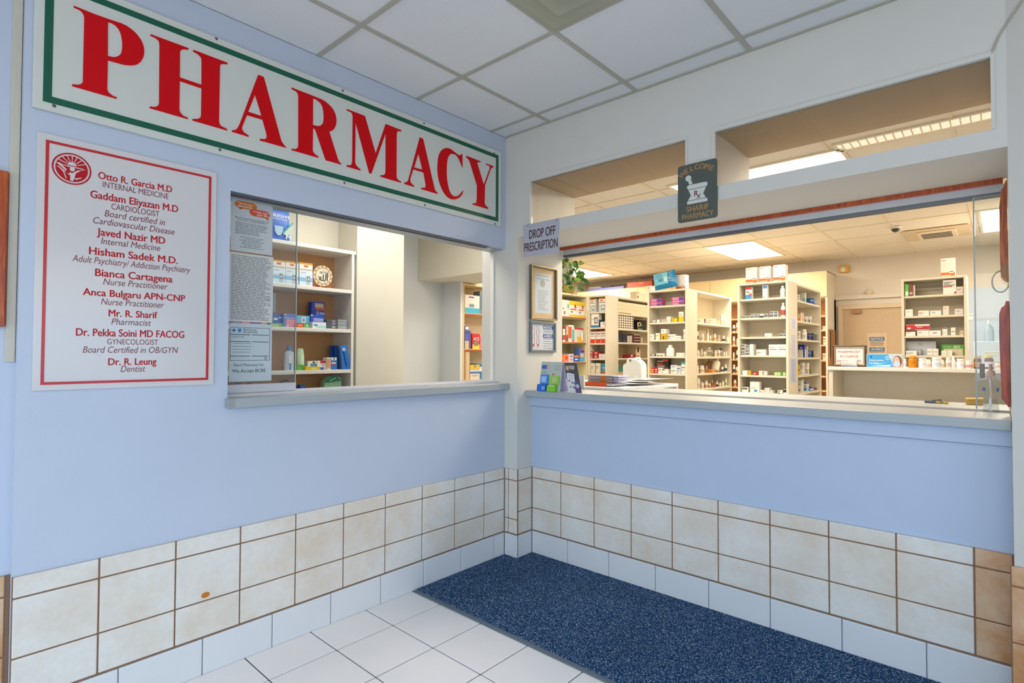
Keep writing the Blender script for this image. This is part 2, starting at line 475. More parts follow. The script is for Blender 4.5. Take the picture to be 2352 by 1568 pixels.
panel_p = tiles('baseboard_far_right', 0, 0, -1, RX-.012, 3.3, [2.76, 3.01, 3.26], [2.8, 3.1], mats=lambda a: TILET)
# marks on the tiles
mb = MB(); p = at(472, 1366, 0, .0115)
mb.lathe((0, 0, 0), [(.010, 0), (.009, .0012), (.004, .0016)], M('c9741a', .6), 12)
for v in mb.v: v.xyz = (v.z + .0112, p.y + v.x*1.7, p.z + v.y*1.2)
tag(mb.build('glue_spot', parent=panel_a), 'orange spot')

a, b = at(2319, 1466, 1, -.0118), at(2352, 1469, 1, -.0118)
mb = MB(); mb.prism([[(a.x, -.0113, a.z), (b.x+.03, -.0113, b.z-.003), (b.x+.03, -.0113, b.z+.001), (a.x+.02, -.0113, a.z+.002)]], (0, -.0006, 0), M('c01c28', .5))
tag(mb.build('red_scratch', parent=panel_p), 'red scratch')

# carpet runner
mb = MB(); mb.bbox(.015, -.745, .0, 3.3, -.0135, .009, CARPET, .004)
mb.bbox(JX+.014, -.0135, .0, RX-.014, .139, .009, CARPET, .004)
mat_o = mb.build('floor_runner'); tag(mat_o, 'dark blue flecked carpet runner along the counter wall', 'mat')
mb = MB(); mb.bbox(.014, -.772, 0, 3.3, -.745, .006, M('5f6d78', .7), .003); tag(mb.build('rubber_edge', parent=mat_o), 'grey rubber edge strip')

# ceiling supply diffuser in the waiting room
t = thing('ceiling_diffuser', (1.285, -1.05, CH), 'square stepped metal air diffuser in the waiting room ceiling', 'vent')
VM = M('a8a892', .4, var=.03)
def ring(mb, c, h0, z0, h1, z1, mat):
    p = [(c[0]+sx*h0, c[1]+sy*h0, z0) for sx, sy in ((-1,-1),(1,-1),(1,1),(-1,1))]
    q = [(c[0]+sx*h1, c[1]+sy*h1, z1) for sx, sy in ((-1,-1),(1,-1),(1,1),(-1,1))]
    for i in range(4): mb.quad(p[i], p[(i+1) % 4], q[(i+1) % 4], q[i], mat)
c = (1.285, -1.05)
mb = MB(); ring(mb, c, .292, CH-.004, .27, CH-.006, VM); ring(mb, c, .27, CH-.006, .20, CH+.003, VM); ring(mb, c, .20, CH+.003, .196, CH-.012, VM); mb.build('frame', t)
mb = MB(); ring(mb, c, .20, CH-.018, .185, CH-.022, VM); ring(mb, c, .185, CH-.022, .12, CH-.004, VM); mb.build('cone', t)
mb = MB(); ring(mb, c, .118, CH-.028, .10, CH-.032, VM); ring(mb, c, .10, CH-.032, .05, CH-.012, VM); mb.build('cone', t)
mb = MB(); mb.bbox(c[0]-.05, c[1]-.05, CH-.04, c[0]+.05, c[1]+.05, CH-.012, VM, .01); mb.build('centre_plate', t)

# ledge of the left window and counter of the right opening
t = thing('window_ledge', (-.08, -.88, 1.09), 'grey laminate ledge under the small left window', 'ledge')
mb = MB(); mb.bbox(-.22, -1.775, 1.097, .045, -.0, 1.138, LAM, .003); mb.build('top', t)
mb = MB(); mb.box(-.205, WY0, 1.138, -.06, -.002, 1.150, M('d6d6dc', .4)); mb.box(-.10, WY0, 1.150, -.095, -.002, 1.156, M('e5e5ea', .3)); mb.box(-.15, WY0, 1.150, -.145, -.002, 1.156, M('e5e5ea', .3)); tag(mb.build('sliding_track', t), 'white plastic glass track')
mb = MB(); mb.bbox(.002, -1.7765, 1.0985, .0462, -1.752, 1.137, M('9a9ea0', .35), .001); mb.build('end_cap', t)
t = thing('drop_off_counter', (1.3, .4, 1.05), 'long grey laminate counter under the drop off opening', 'counter')
mb = MB(); mb.bbox(JX-.004+.005, .079, 1.052, RX-.001, TH, 1.092, LAM, .003); mb.bbox(.56, TH+.001, 1.052, RX-.001, .98, 1.09, LAM, .003); mb.build('top', t)
mb = MB()
for y in (.438, .468): mb.box(JX+.002, y, 1.092, RX-.002, y+.004, 1.099, M('cfc8be', .3))
mb.box(JX+.002, .43, 1.092, RX-.002, .48, 1.0935, M('b3aaa0', .3)); tag(mb.build('sliding_track', t), 'metal glass track')

# head tracks and wood trim of the openings
mb = MB(); mb.box(-.15, WY0, WZ1-.004, -.03, -.002, WZ1-.0005, LAM); mb.box(-.052, WY0, WZ1-.010, -.038, -.14, WZ1-.004, DARKT); mb.box(-.022, WY0, WZ1-.008, -.010, -.14, WZ1-.004, DARKT); struct(mb, 'trim_5')
mb = MB(); mb.box(-.128, -.012, 1.15, -.10, -.001, WZ1-.02, WHITE); struct(mb, 'trim_6')
mb = MB(); mb.box(JX+.002, .462, 2.084, 2.50, .488, 2.1045, WOODT); struct(mb, 'trim_7')
mb = MB(); mb.box(JX+.004, .489, 2.052, 2.51, .53, 2.084, M('c9cfd2', .4)); mb.box(JX+.004, .495, 2.035, 2.51, .51, 2.052, DARKT); mb.box(JX+.004, .516, 2.035, 2.51, .53, 2.052, DARKT); struct(mb, 'trim_8')

# ---------------------------------------------------------------- glass panes
o = thing('sliding_glass', (-.1, -1.3, 1.15), 'sliding glass pane covered in notices at the left window', 'window pane')
gy1 = at(678, 700, 0, -.10).y
mb = MB(); mb.box(-.1, WY0+.002, 1.158, -.095, gy1, WZ1-.01, GLASS); mb.build('pane', o)
mb = MB(); mb.box(-.1, gy1, 1.158, -.095, gy1+.005, WZ1-.01, M('b4c2bd', .2)); mb.build('polished_edge', o)
mb = MB(); mb.bbox(-.104, WY0+.002, 1.152, -.088, gy1+.004, 1.19, M('d4d6dd', .35), .002); mb.build('bottom_rail', o)
o = thing('sliding_glass', (2.45, .47, 1.1), 'sliding glass pane behind the hand sanitizer at the counter', 'window pane')
mb = MB(); mb.box(2.405, .466, 1.1, RX-.002, .471, 2.035, GLASS); mb.build('pane', o)
mb = MB(); mb.box(2.399, .463, 1.1, 2.4045, .474, 2.035, M('a5b8b4', .2)); mb.build('polished_edge', o)
a, b = at(2250, 835, 1, .46), at(2262, 868, 1, .46)
mb = MB(); mb.bbox(a.x, .452, b.z, b.x, .4655, a.z, M('7d8480', .4), .003); mb.build('finger_pull', o)
# ================================================================== SIGNS IN THE WAITING ROOM
def framebars(mb, axis, pl, off, a0, a1, z0, z1, wd, mat):
    """picture-frame strip on the plane axis=pl, thickness off (signed)"""
    for (p, q, r, s_) in ((a0, z0, a1, z0+wd), (a0, z1-wd, a1, z1), (a0, z0+wd, a0+wd, z1-wd), (a1-wd, z0+wd, a1, z1-wd)):
        if axis == 0: mb.box(pl, p, q, pl+off, r, s_, mat)
        else: mb.box(p, pl, q, r, pl+off, s_, mat)
SIGNW = M('d6d9d2', .22, var=.02, scale=5)
RED = M('d2000e', .35, var=.03, spec=.2); GREEN = M('005a42', .3, var=.03)
SY0, SY1, SZ0, SZ1 = -2.423, -.062, 2.18, 2.677
t = thing('pharmacy_sign', (.0, (SY0+SY1)/2, SZ0), 'large white board with red serif capitals and green border above the small window', 'sign')
mb = MB(); mb.bbox(.001, SY0, SZ0, .016, SY1, SZ1, SIGNW, .002); mb.build('board', t)
mb = MB(); framebars(mb, 0, .016, .0012, SY0+.027, SY1-.027, SZ0+.028, SZ1-.028, .024, GREEN); tag(mb.build('border', t), 'green painted border')
zA, zB = (140, 0, 4.3556), (640, 180, 4.523)
LET = [
 (zA, [[(127,58),(330,140),(500,200),(600,232),(655,258),(700,290),(745,328),(780,370),(806,410),(822,450),(831,485),(832,520),(828,555),(815,590),(797,618),(770,640),(738,652),(700,655),(655,652),(610,645),(468,605),(462,890),(468,912),(480,930),(520,960),(558,972),(556,990),(110,862),(112,842),(160,848),(182,847),(200,840),(213,830),(218,815),(232,175),(226,150),(215,130),(200,114),(180,100),(127,76)],
       [(470,222),(468,560),(520,572),(548,570),(570,562),(587,551),(600,535),(609,505),(612,470),(612,430),(608,390),(601,353),(590,320),(573,290),(550,262),(510,235)]]),
 (zA, [[(895,342),(1275,482),(1275,498),(1230,494),(1213,496),(1200,503),(1192,513),(1190,525),(1188,775),(1405,848),(1405,600),(1402,584),(1395,570),(1370,545),(1320,515),(1322,498),(1665,628),(1665,645),(1625,640),(1611,641),(1600,645),(1592,653),(1590,665),(1580,1215),(1586,1240),(1600,1260),(1660,1290),(1660,1306),(1313,1205),(1315,1190),(1360,1190),(1377,1186),(1390,1178),(1397,1166),(1400,1150),(1405,885),(1188,812),(1183,1090),(1186,1112),(1195,1130),(1225,1160),(1267,1176),(1267,1192),(885,1082),(887,1065),(930,1070),(950,1067),(965,1060),(975,1049),(980,1035),(985,450),(982,430),(975,410),(960,394),(940,380),(893,358)]]),
 (zA, [[(1972,748),(2028,770),(2195,1380),(2203,1407),(2215,1430),(2232,1452),(2250,1470),(2250,1478),(1988,1405),(1990,1388),(2030,1392),(2046,1388),(2055,1380),(2057,1362),(2055,1340),(2015,1198),(1860,1152),(1815,1260),(1810,1278),(1812,1297),(1830,1325),(1877,1355),(1876,1369),(1708,1318),(1710,1303),(1740,1300),(1754,1293),(1765,1280),(1785,1245)], [(1940,948),(2005,1160),(1872,1118)]]),
 (zB, [[(133,95),(340,175),(450,220),(487,243),(520,270),(547,298),(570,330),(587,368),(597,410),(600,440),(597,470),(589,500),(575,525),(553,543),(525,555),(615,840),(630,870),(650,885),(648,896),(487,850),(385,550),(375,525),(357,520),(352,740),(355,756),(362,770),(385,795),(412,810),(411,825),(131,745),(133,730),(170,735),(184,730),(195,722),(201,708),(203,690),(203,190),(201,171),(195,155),(184,141),(170,130),(132,110)],
       [(357,208),(355,485),(400,495),(418,495),(435,490),(449,479),(458,465),(464,444),(467,420),(467,390),(465,360),(461,328),(455,300),(445,276),(430,255),(395,225)]]),
 (zB, [[(706,318),(895,390),(1007,780),(1110,473),(1273,538),(1272,552),(1245,548),(1235,552),(1228,560),(1225,590),(1223,1010),(1225,1029),(1232,1045),(1248,1060),(1270,1070),(1270,1084),(1055,1020),(1057,1005),(1085,1005),(1097,999),(1105,990),(1110,960),(1110,570),(962,990),(940,985),(798,455),(793,870),(797,889),(805,905),(830,930),(850,945),(849,958),(704,915),(706,900),(735,903),(748,899),(757,890),(763,860),(768,390),(763,371),(755,355),(706,333)]]),
 (zB, [[(1465,612),(1500,628),(1615,1130),(1621,1152),(1630,1170),(1650,1187),(1649,1200),(1480,1150),(1481,1135),(1510,1137),(1522,1131),(1527,1120),(1525,1095),(1503,978),(1397,945),(1367,1040),(1365,1058),(1368,1075),(1385,1100),(1408,1115),(1407,1128),(1303,1095),(1305,1080),(1325,1080),(1336,1071),(1345,1058)], [(1450,780),(1493,948),(1407,925)]]),
 (zB, [[(1908,780),(1910,932),(1900,907),(1890,885),(1877,850),(1860,820),(1846,802),(1830,790),(1800,782),(1783,787),(1770,800),(1759,822),(1752,850),(1747,890),(1745,930),(1744,970),(1745,1010),(1749,1052),(1755,1090),(1763,1132),(1775,1170),(1788,1197),(1805,1215),(1821,1223),(1840,1225),(1858,1220),(1875,1210),(1915,1162),(1910,1195),(1897,1217),(1880,1235),(1861,1248),(1840,1255),(1820,1258),(1800,1257),(1777,1249),(1755,1235),(1732,1211),(1710,1180),(1692,1143),(1675,1100),(1662,1056),(1653,1010),(1649,965),(1648,920),(1650,873),(1655,830),(1663,797),(1675,770),(1688,750),(1705,735),(1723,726),(1745,722),(1767,726),(1790,735),(1840,775),(1856,788),(1870,797),(1884,798),(1895,793)]]),
 (zB, [[(1947,803),(2095,860),(2095,873),(2072,868),(2065,873),(2062,880),(2070,905),(2130,1105),(2192,935),(2192,915),(2180,905),(2153,897),(2155,884),(2230,912),(2229,925),(2210,930),(2202,942),(2195,960),(2143,1110),(2138,1285),(2141,1304),(2148,1320),(2175,1342),(2174,1357),(2013,1310),(2015,1297),(2040,1298),(2049,1291),(2055,1280),(2058,1250),(2060,1115),(1985,870),(1979,854),(1970,840),(1947,818)]]),
]
for (ox, oy, sc), loops in LET:
    L = [[at(ox+x/sc, oy+y/sc, 0, .0165) for x, y in l] for l in loops]
    mb = MB(); mb.prism(L, (.002, 0, 0), RED); mb.build('letter', t)
def screw(parent, axis, pos, sgn, r=.006):
    mb = MB(); mb.lathe((0, 0, 0), [(r, 0), (r, .001), (r*.6, .0028)], M('6d7072', .35, .9), 10)
    for v in mb.v:
        if axis == 0: v.xyz = (pos[0]+sgn*v.z, pos[1]+v.x, pos[2]+v.y)
        else: v.xyz = (pos[0]+v.x, pos[1]+sgn*v.z, pos[2]+v.y)
    return mb.build('screw', parent)
for px, py in ((124,243),(505,344),(791,420),(976,471),(1137,514),(497,89),(787,208),(974,283),(1135,352)):
    screw(t, 0, at(px, py, 0, .0165), 1)

# doctors' board
PZ0, PZ1, PY0, PY1 = 1.20, 2.101, -2.406, -1.8245
t = thing('doctors_board', (0, (PY0+PY1)/2, PZ0), 'white glossy board listing doctors in red with a red border', 'sign')
BOARD = M('d5d2d2', .16, var=.015, scale=4)
mb = MB(); mb.bbox(.0005, PY0, PZ0, .007, PY1, PZ1, BOARD, .001); mb.build('board', t)
REDB = M('c2242c', .25); REDT = M('b81824', .35, spec=.2); REDD = M('7c2b36', .3)
mb = MB(); framebars(mb, 0, .007, .0008, PY0+.022, PY1-.021, PZ0+.020, PZ1-.022, .0095, REDB); tag(mb.build('border', t), 'red printed border')
TXT = [(255,405,396,430,'Otto R. Garcia M.D',1,0,0,(226,396,401,434)), ]
def poster(s, x0, y0, x1, y1, bold, ital, mat, cap_px):
    """line from photo pixel (x0,y0) to (x1,y1) along its middle"""
    a, b = at(x0, y0, 0, .0075), at(x1, y1, 0, .0075)
    zc = (a.z+b.z)/2
    k = at((x0+x1)/2, (y0+y1)/2 - cap_px/2, 0, .0075).z - at((x0+x1)/2, (y0+y1)/2 + cap_px/2, 0, .0075).z
    mb = MB(); put_text(mb, s, (.0075, (a.y+b.y)/2, zc), Y, Z, b.y-a.y, k, mat, bold=.018 if bold else 0, shear=.22 if ital else 0)
    mb.build('text_line', t)
for a in (
 ('Otto R. Garcia M.D', 226,403, 395,434, 1,0, REDT, 15), ('INTERNAL MEDICINE', 236,424, 387,450, 0,0, REDD, 13),
 ('Gaddam Eliyazan M.D', 208,446, 409,479, 1,0, REDT, 16), ('CARDIOLOGIST', 256,474, 366,491, 0,0, REDD, 13),
 ('Board certified in', 240,489, 379,511, 0,1, REDD, 14), ('Cardiovascular Disease', 214,505, 401,532, 0,1, REDD, 14),
 ('Javed Nazir MD', 223,532, 379,552, 1,0, REDT, 16), ('Internal Medicine', 232,552, 368,570, 0,1, REDD, 14),
 ('Hisham Sadek M.D.', 205,574, 408,599, 1,0, REDT, 16), ('Adult Psychiatry/ Addiction Psychiatry', 166,592, 437,620, 0,1, REDD, 14),
 ('Bianca Cartagena', 219,624, 396,642, 1,0, REDT, 16), ('Nurse Practitioner', 237,645, 385,659, 0,1, REDD, 14),
 ('Anca Bulgaru APN-CNP', 191,667, 425,687, 1,0, REDT, 15), ('Nurse Practitioner', 232,690, 377,702, 0,1, REDD, 14),
 ('Mr. R. Sharif', 250,718, 361,724, 1,0, REDT, 15), ('Pharmacist', 256,737, 347,742, 0,1, REDD, 14),
 ('Dr. Pekka Soini MD FACOG', 175,761, 423,769, 1,0, REDT, 16), ('GYNECOLOGIST', 246,784, 363,786, 0,0, REDD, 12),
 ('Board Certified in OB/GYN', 190,801, 409,805, 0,1, REDD, 14),
 ('Dr. R. Leung', 249,828, 359,832, 1,0, REDT, 15), ('Dentist', 277,846, 334,847, 0,1, REDD, 14)):
    poster(*a)
# round emblem: ring, rising sun with rays, figures with raised arms
cy_, cz_, R_ = -2.3105, 1.9935, .052
def disc(mb, cy, cz, r0, r1, x, th, mat, n=40, a0=0, a1=2*math.pi):
    full = abs(a1-a0-2*math.pi) < 1e-6
    pts = [a0+(a1-a0)*i/n for i in range(n if full else n+1)]
    out = [(x, cy+r1*math.cos(a), cz+r1*math.sin(a)) for a in pts]
    if r0 > 0 and full: mb.prism([out, [(x, cy+r0*math.cos(a), cz+r0*math.sin(a)) for a in pts]], (th, 0, 0), mat)
    elif r0 > 0: mb.prism([out+[(x, cy+r0*math.cos(a), cz+r0*math.sin(a)) for a in reversed(pts)]], (th, 0, 0), mat)
    else: mb.prism([out], (th, 0, 0), mat)
mb = MB()
disc(mb, cy_, cz_, .0515, .0565, .0071, .0006, REDT); disc(mb, cy_, cz_, 0, .0465, .0071, .0004, REDT)
disc(mb, cy_, cz_+.012, 0, .013, .0074, .0004, BOARD, 20, 0, math.pi)
for k in range(7):
    a = math.pi*(k+1)/8; dy, dz = math.cos(a), math.sin(a)
    p = [(.0074, cy_+dy*r-dz*h, cz_+.010+dz*r+dy*h) for r, h in ((.016, -.001), (.046*(.86 if dz > .8 else .95), -.0014), (.046*(.86 if dz > .8 else .95), .0014), (.016, .001))]
    mb.prism([p], (.0004, 0, 0), BOARD)
_bl = [0]
def blade(pts):
    _bl[0] += 1
    mb.prism([[(.0074, cy_+a*.045, cz_+b*.045) for a, b in pts]], (.0004+.0001*_bl[0], 0, 0), BOARD)
blade([(-1,.3),(-.75,.32),(-.3,-.15),(.0,-.35),(.35,-.05),(1,.18),(.55,-.02),(.25,-.3),(.1,-.95),(-.1,-.95),(-.1,-.45),(-.4,-.2)])
blade([(-.95,.02),(-.85,.04),(.25,-.72),(.6,-.55),(.62,-.6),(.28,-.82)]); blade([(-.9,.25),(-.2,.12),(.75,.12),(.75,.18),(-.2,.2)])
blade([(-.85,-.02),(-.5,-.3),(-.32,-.8),(-.38,-.85),(-.55,-.35)])
disc(mb, cy_+.001, cz_-.001, 0, .0075, .0074, .0010, BOARD, 16); disc(mb, cy_-.012, cz_-.013, 0, .006, .0074, .0012, REDT, 16)
tag(mb.build('emblem', t), 'round red emblem of sun and figures')
# faint screw marks in the header paint
for i, (px, py) in enumerate(((828, 458), (944, 488), (1060, 516))):
    o = MB(); p = at(px, py, 0, .0005)
    o.lathe((0, 0, 0), [(.007, 0), (.006, .001), (.002, .0012)], M('cfd0cf', .6), 12)
    for v in o.v: v.xyz = (p.x+v.z, p.y+v.x, p.z+v.y)
    tag(o.build('screw_plug'), 'pale filled screw hole under the big sign, %s of three' % ('leftmost', 'middle one', 'rightmost')[i], 'screw', 'filled screw holes in the header')

# DROP OFF PRESCRIPTION sheet
t = thing('drop_off_sheet', (.31, -.004, 1.965), 'grey plastic sheet reading drop off prescription on the pillar edge', 'sign')
mb = MB(); mb.bbox(.163, -.006, 1.964, .453, -.0025, 2.174, M('b9bcc8', .35), .001); mb.build('sheet', t)
BRN = M('4c2420', .5)
mb = MB(); put_text(mb, 'DROP OFF', (.322, -.0065, 2.106), X, Z, .213, .055, BRN, bold=.014); mb.build('text_line', t)
mb = MB(); put_text(mb, 'PRESCRIPTION', (.309, -.0065, 2.026), X, Z, .272, .055, BRN, bold=.014); mb.build('text_line', t)
for x, z in ((.20, 2.166), (.44, 2.166)): screw(t, 1, (x, -.0062, z), -1, .003)

# WELCOME plate
t = thing('welcome_plate', (1.339, -.01, 2.02), 'dark grey welcome plate with white mortar and pestle on the transom post', 'sign')
PLATE = M('565e58', .4, .2, var=.04); IV = M('d6dad2', .4); GOLD = M('b88a48', .4, .1); MAR = M('6e2038', .4)
def rrect(x0, z0, x1, z1, r, y, n=6):
    pts = []
    for cx, cz, a in ((x1-r, z1-r, 0), (x0+r, z1-r, 90), (x0+r, z0+r, 180), (x1-r, z0+r, 270)):
        for i in range(n+1):
            b = math.radians(a+90*i/n); pts.append((cx+r*math.cos(b), y, cz+r*math.sin(b)))
    return pts
mb = MB(); mb.prism([rrect(1.236, 2.018, 1.443, 2.315, .014, -.005)], (0, -.006, 0), PLATE); mb.build('plate', t)
W0 = lambda u, v: (1.236+.207*u, -.0112, 2.018+.297*v)
# arched WELCOME, each letter turned along the arc
mb = MB()
for i, ch in enumerate('WELCOME'):
    a = math.radians(124-68*i/6); r = .14
    cx, cz = 1.339+r*math.cos(a), 2.153+r*math.sin(a)
    u = Vector((math.sin(a), 0, -math.cos(a))); v = Vector((math.cos(a), 0, math.sin(a)))
    put_text(mb, ch, (cx, -.0114, cz), u, v, None, .026, GOLD, bold=.012)
tag(mb.build('text_line', t), 'gold arched lettering')
for s_, z, wd in (('SHARIF', 2.082, .115), ('PHARMACY', 2.045, .165)):
    mb = MB(); put_text(mb, s_, (1.341, -.0114, z), X, Z, wd, .027, GOLD, bold=.012); tag(mb.build('text_line', t), 'gold lettering')
mb = MB()
mb.prism([[W0(*p) for p in ((.26,.625),(.24,.595),(.27,.56),(.74,.56),(.77,.595),(.75,.625),(.70,.635),(.31,.635))]], (0, -.0016, 0), IV)
mb.prism([[W0(*p) for p in ((.28,.55),(.73,.55),(.655,.45),(.72,.365),(.27,.365),(.345,.45))]], (0, -.0016, 0), IV)
mb.prism([[W0(*p) for p in ((.25,.355),(.76,.355),(.76,.30),(.25,.30))]], (0, -.0016, 0), IV)
mb.prism([[W0(*p) for p in ((.30,.645),(.39,.645),(.345,.725),(.27,.725))]], (0, -.0016, 0), IV)
mb.prism([[(1.236+.207*.28+.0155*math.cos(a*.3142), -.0112, 2.018+.297*.755+.0155*math.sin(a*.3142)) for a in range(20)]], (0, -.0021, 0), IV)
tag(mb.build('mortar_emblem', t), 'white mortar and pestle emblem')
mb = MB(); put_text(mb, 'R', (1.336, -.0132, 2.157), X, Z, .020, .028, MAR, bold=.015)
mb.prism([[(1.338, -.0132, 2.149), (1.342, -.0132, 2.149), (1.358, -.0132, 2.131), (1.353, -.0132, 2.131)]], (0, -.0004, 0), MAR)
mb.prism([[(1.337, -.0132, 2.129), (1.341, -.0132, 2.129), (1.361, -.0132, 2.151), (1.356, -.0132, 2.151)]], (0, -.0004, 0), MAR)
tag(mb.build('text_line', t), 'maroon prescription symbol')
for x in (1.255, 1.425): screw(t, 1, (x, -.0112, 2.155), -1, .0025)

# two framed papers on the pillar jamb (plane x = JX)
def picture(name, y0, y1, z0, z1, wd, depth, fm, label, mat_=None):
    t = thing(name, (JX, (y0+y1)/2, z0), label, 'picture frame')
    mb = MB()
    for (p, q, r, s_) in ((y0, z0, y1, z0+wd), (y0, z1-wd, y1, z1), (y0, z0+wd, y0+wd, z1-wd), (y1-wd, z0+wd, y1, z1-wd)):
        mb.bbox(JX+.001, p, q, JX+depth, r, s_, fm, .003)
    mb.build('frame', t)
    return t
t = picture('certificate_frame', .117, .402, 1.568, 1.938, .014, .024, M('6e675a', .3, .4), 'gold and black framed certificate on the pillar, above the grey framed notice')
mb = MB()
framebars(mb, 0, JX+.0245, .002, .117, .402, 1.568, 1.938, .005, M('cbb27a', .3, .6)); tag(mb.build('gilt_edge', t), 'gilt edge')
mb = MB(); mb.box(JX+.001, .131, 1.582, JX+.008, .388, 1.924, M('d9bd92', .7)); tag(mb.build('mount', t), 'tan mount')
mb = MB(); mb.box(JX+.008, .168, 1.615, JX+.009, .350, 1.89, M('ccd4da', .6)); INK = M('6a6f74', .7)
lines(mb, (JX+.0092, .259, 0), Y, Z, .15, 1.85, 1.873, 2, INK, .003); lines(mb, (JX+.0092, .259, 0), Y, Z, .12, 1.64, 1.77, 12, INK, .0025, .4, seed=3)
disc(mb, .252, 1.822, 0, .026, JX+.0092, .0006, M('a5a9a6', .5), 20)
tag(mb.build('document', t), 'white certificate sheet with grey seal')
t = picture('notice_frame', .117, .398, 1.345, 1.556, .017, .02, M('6f7779', .45), 'grey framed blue and white notice on the pillar below the certificate')
mb = MB(); mb.box(JX+.001, .134, 1.362, JX+.006, .381, 1.539, M('d6dce4', .5)); x = JX+.0062
BL = M('1f4fa0', .5); OR = M('d9623c', .6)
mb.box(JX+.006, .262, 1.505, x, .376, 1.532, BL); mb.box(JX+.006, .262, 1.444, x, .376, 1.472, BL)
put_text(mb, 'NOTICE', (x+.0004, .316, 1.519), Y, Z, .095, .018, WHITE, bold=.02, shear=.15)
put_text(mb, 'AVISO', (x+.0004, .318, 1.458), Y, Z, .095, .018, WHITE, bold=.02, shear=.15)
lines(mb, (x+.0002, .318, 0), Y, Z, .11, 1.48, 1.495, 3, INK, .003, seed=5); lines(mb, (x+.0002, .318, 0), Y, Z, .11, 1.372, 1.435, 5, INK, .004, seed=6)
for cy in (.155, .205):
    pts = [(x, cy-.009+.004*math.sin(k), 1.525-.011*k) for k in range(12)] + [(x, cy+.002, 1.385), (x, cy+.012, 1.4)] + [(x, cy+.013+.004*math.sin(k), 1.405+.011*k) for k in range(11)]
    mb.tube(pts, .0014, OR, 5); disc(mb, cy+.003, 1.393, 0, .010, x-.0002, .0006, OR, 12)
for cy in (.148, .17, .19, .21, .24): mb.box(JX+.006, cy, 1.37, x, cy+.0012, 1.535, INK)
tag(mb.build('document', t), 'notice sheet with orange drawing')

# notices taped on the left pane (outer face, x = -.094)
def sheet(name, px0, px1, py0, py1, label, mat, x=-.0938, extra=0):
    """paper taped to the pane; py0/py1 at its left edge"""
    a = at(px0, py0, 0, x); b = at(px0, py1, 0, x); c = at(px1, (py0+py1)/2, 0, x)
    y0 = max(a.y, WY0+.006); 
    t = thing(name, (x, (y0+c.y)/2, b.z), label, 'notice', 'notices taped to the left window')
    mb = MB(); mb.bbox(x-.0006, y0, b.z, x+.0006, c.y, a.z, mat, .0003); mb.build('paper', t)
    return t, y0, c.y, b.z, a.z
PAP = M('c6cdd0', .5, var=.02); INKD = M('3f4a50', .6)
t, y0, y1, z0, z1 = sheet('pharmacist_notice', 531, 626, 449, 574, 'grey notice with two orange speech bubbles, topmost on the left window', PAP)
wd = y1-y0; x = -.0929; h = z1-z0
P_ = lambda u, v: (x, y0+wd*u, z0+h*v)
mb = MB(); ORG = M('dd7a1c', .5); ORR = M('e0502e', .5)
def rr2(u0, v0, u1, v1, r=.022):
    a, b = P_(u0, v0), P_(u1, v1)
    return [(x, p[0], p[2]) for p in rrect(a[1], a[2], b[1], b[2], r, 0)]
mb.prism([rr2(.08, .80, .61, .94)], (.0004, 0, 0), ORG); mb.prism([[P_(.18,.81),(x,P_(.28,0)[1],P_(0,.81)[2]),P_(.2,.77)]], (.0004, 0, 0), ORG)
put_text(mb, 'Talk to your', (x+.0006, y0+wd*.33, z0+h*.895), Y, Z, wd*.36, .010, WHITE, bold=.01); put_text(mb, 'pharmacist.', (x+.0006, y0+wd*.33, z0+h*.845), Y, Z, wd*.34, .010, WHITE, bold=.01)
tag(mb.build('speech_bubble', t), 'orange speech bubble')
mb = MB(); x2 = x+.0006; mb.prism([[(x2, p[1], p[2]) for p in rr2(.42, .70, .93, .83)]], (.0004, 0, 0), ORR); mb.prism([[(x2,)+P_(.8,.71)[1:], (x2,)+P_(.9,.71)[1:], (x2,)+P_(.88,.66)[1:]]], (.0004, 0, 0), ORR)
put_text(mb, 'It may save', (x+.0014, y0+wd*.70, z0+h*.79), Y, Z, wd*.34, .010, WHITE, bold=.01); put_text(mb, 'your life.', (x+.0014, y0+wd*.74, z0+h*.74), Y, Z, wd*.28, .010, WHITE, bold=.01)
tag(mb.build('speech_bubble', t), 'red speech bubble')
mb = MB(); put_text(mb, 'Illinois law requires the pharmacist talk to you', (x, y0+wd*.5, z0+h*.625), Y, Z, wd*.8, .006, INKD, bold=.01)
put_text(mb, 'about any new or changed prescriptions.', (x, y0+wd*.5, z0+h*.59), Y, Z, wd*.7, .006, INKD, bold=.01)
lines(mb, (x, y0+wd*.5, 0), Y, Z, wd*.8, z0+h*.33, z0+h*.53, 8, INKD, .002, .3); lines(mb, (x, y0+wd*.5, 0), Y, Z, wd*.6, z0+h*.08, z0+h*.27, 7, INKD, .002, .4, 'C')
tag(mb.build('text_block', t), 'small dark print')
t, y0, y1, z0, z1 = sheet('regulation_notice', 527, 627, 577, 737, 'white sheet of dense black print in the middle of the left window', M('d3d6d2', .5, var=.02))
mb = MB(); lines(mb, (x, (y0+y1)/2, 0), Y, Z, (y1-y0)*.92, z0+.01, z1-.014, 42, INKD, .0022, .18, seed=9); mb.build('text_block', t)
t, y0, y1, z0, z1 = sheet('insurance_notice', 527, 624, 741, 877, 'pale blue printed insurance card sheet, lowest on the left window', M('c4d2d8', .5, var=.02))
wd = y1-y0; h = z1-z0
mb = MB(); framebars(mb, 0, x-.0003, .0004, y0+.004, y1-.01, z0+h*.36, z0+h*.93, .0018, INKD)
for v in (.80, .68, .43): mb.box(x-.0003, y0+wd*.03, z0+h*v, x, y0+wd*.48, z0+h*v+.003, INKD); mb.box(x-.0003, y0+wd*.52, z0+h*v, x, y0+wd*.92, z0+h*v+.003, INKD)
LB = M('3f86c4', .5)
a, b = y0+wd*.10, z0+h*.875
mb.box(x-.0003, a-.009, b-.0025, x, a+.009, b+.0025, LB); mb.box(x-.0003, a-.0025, b-.009, x, a+.0025, b+.009, LB)
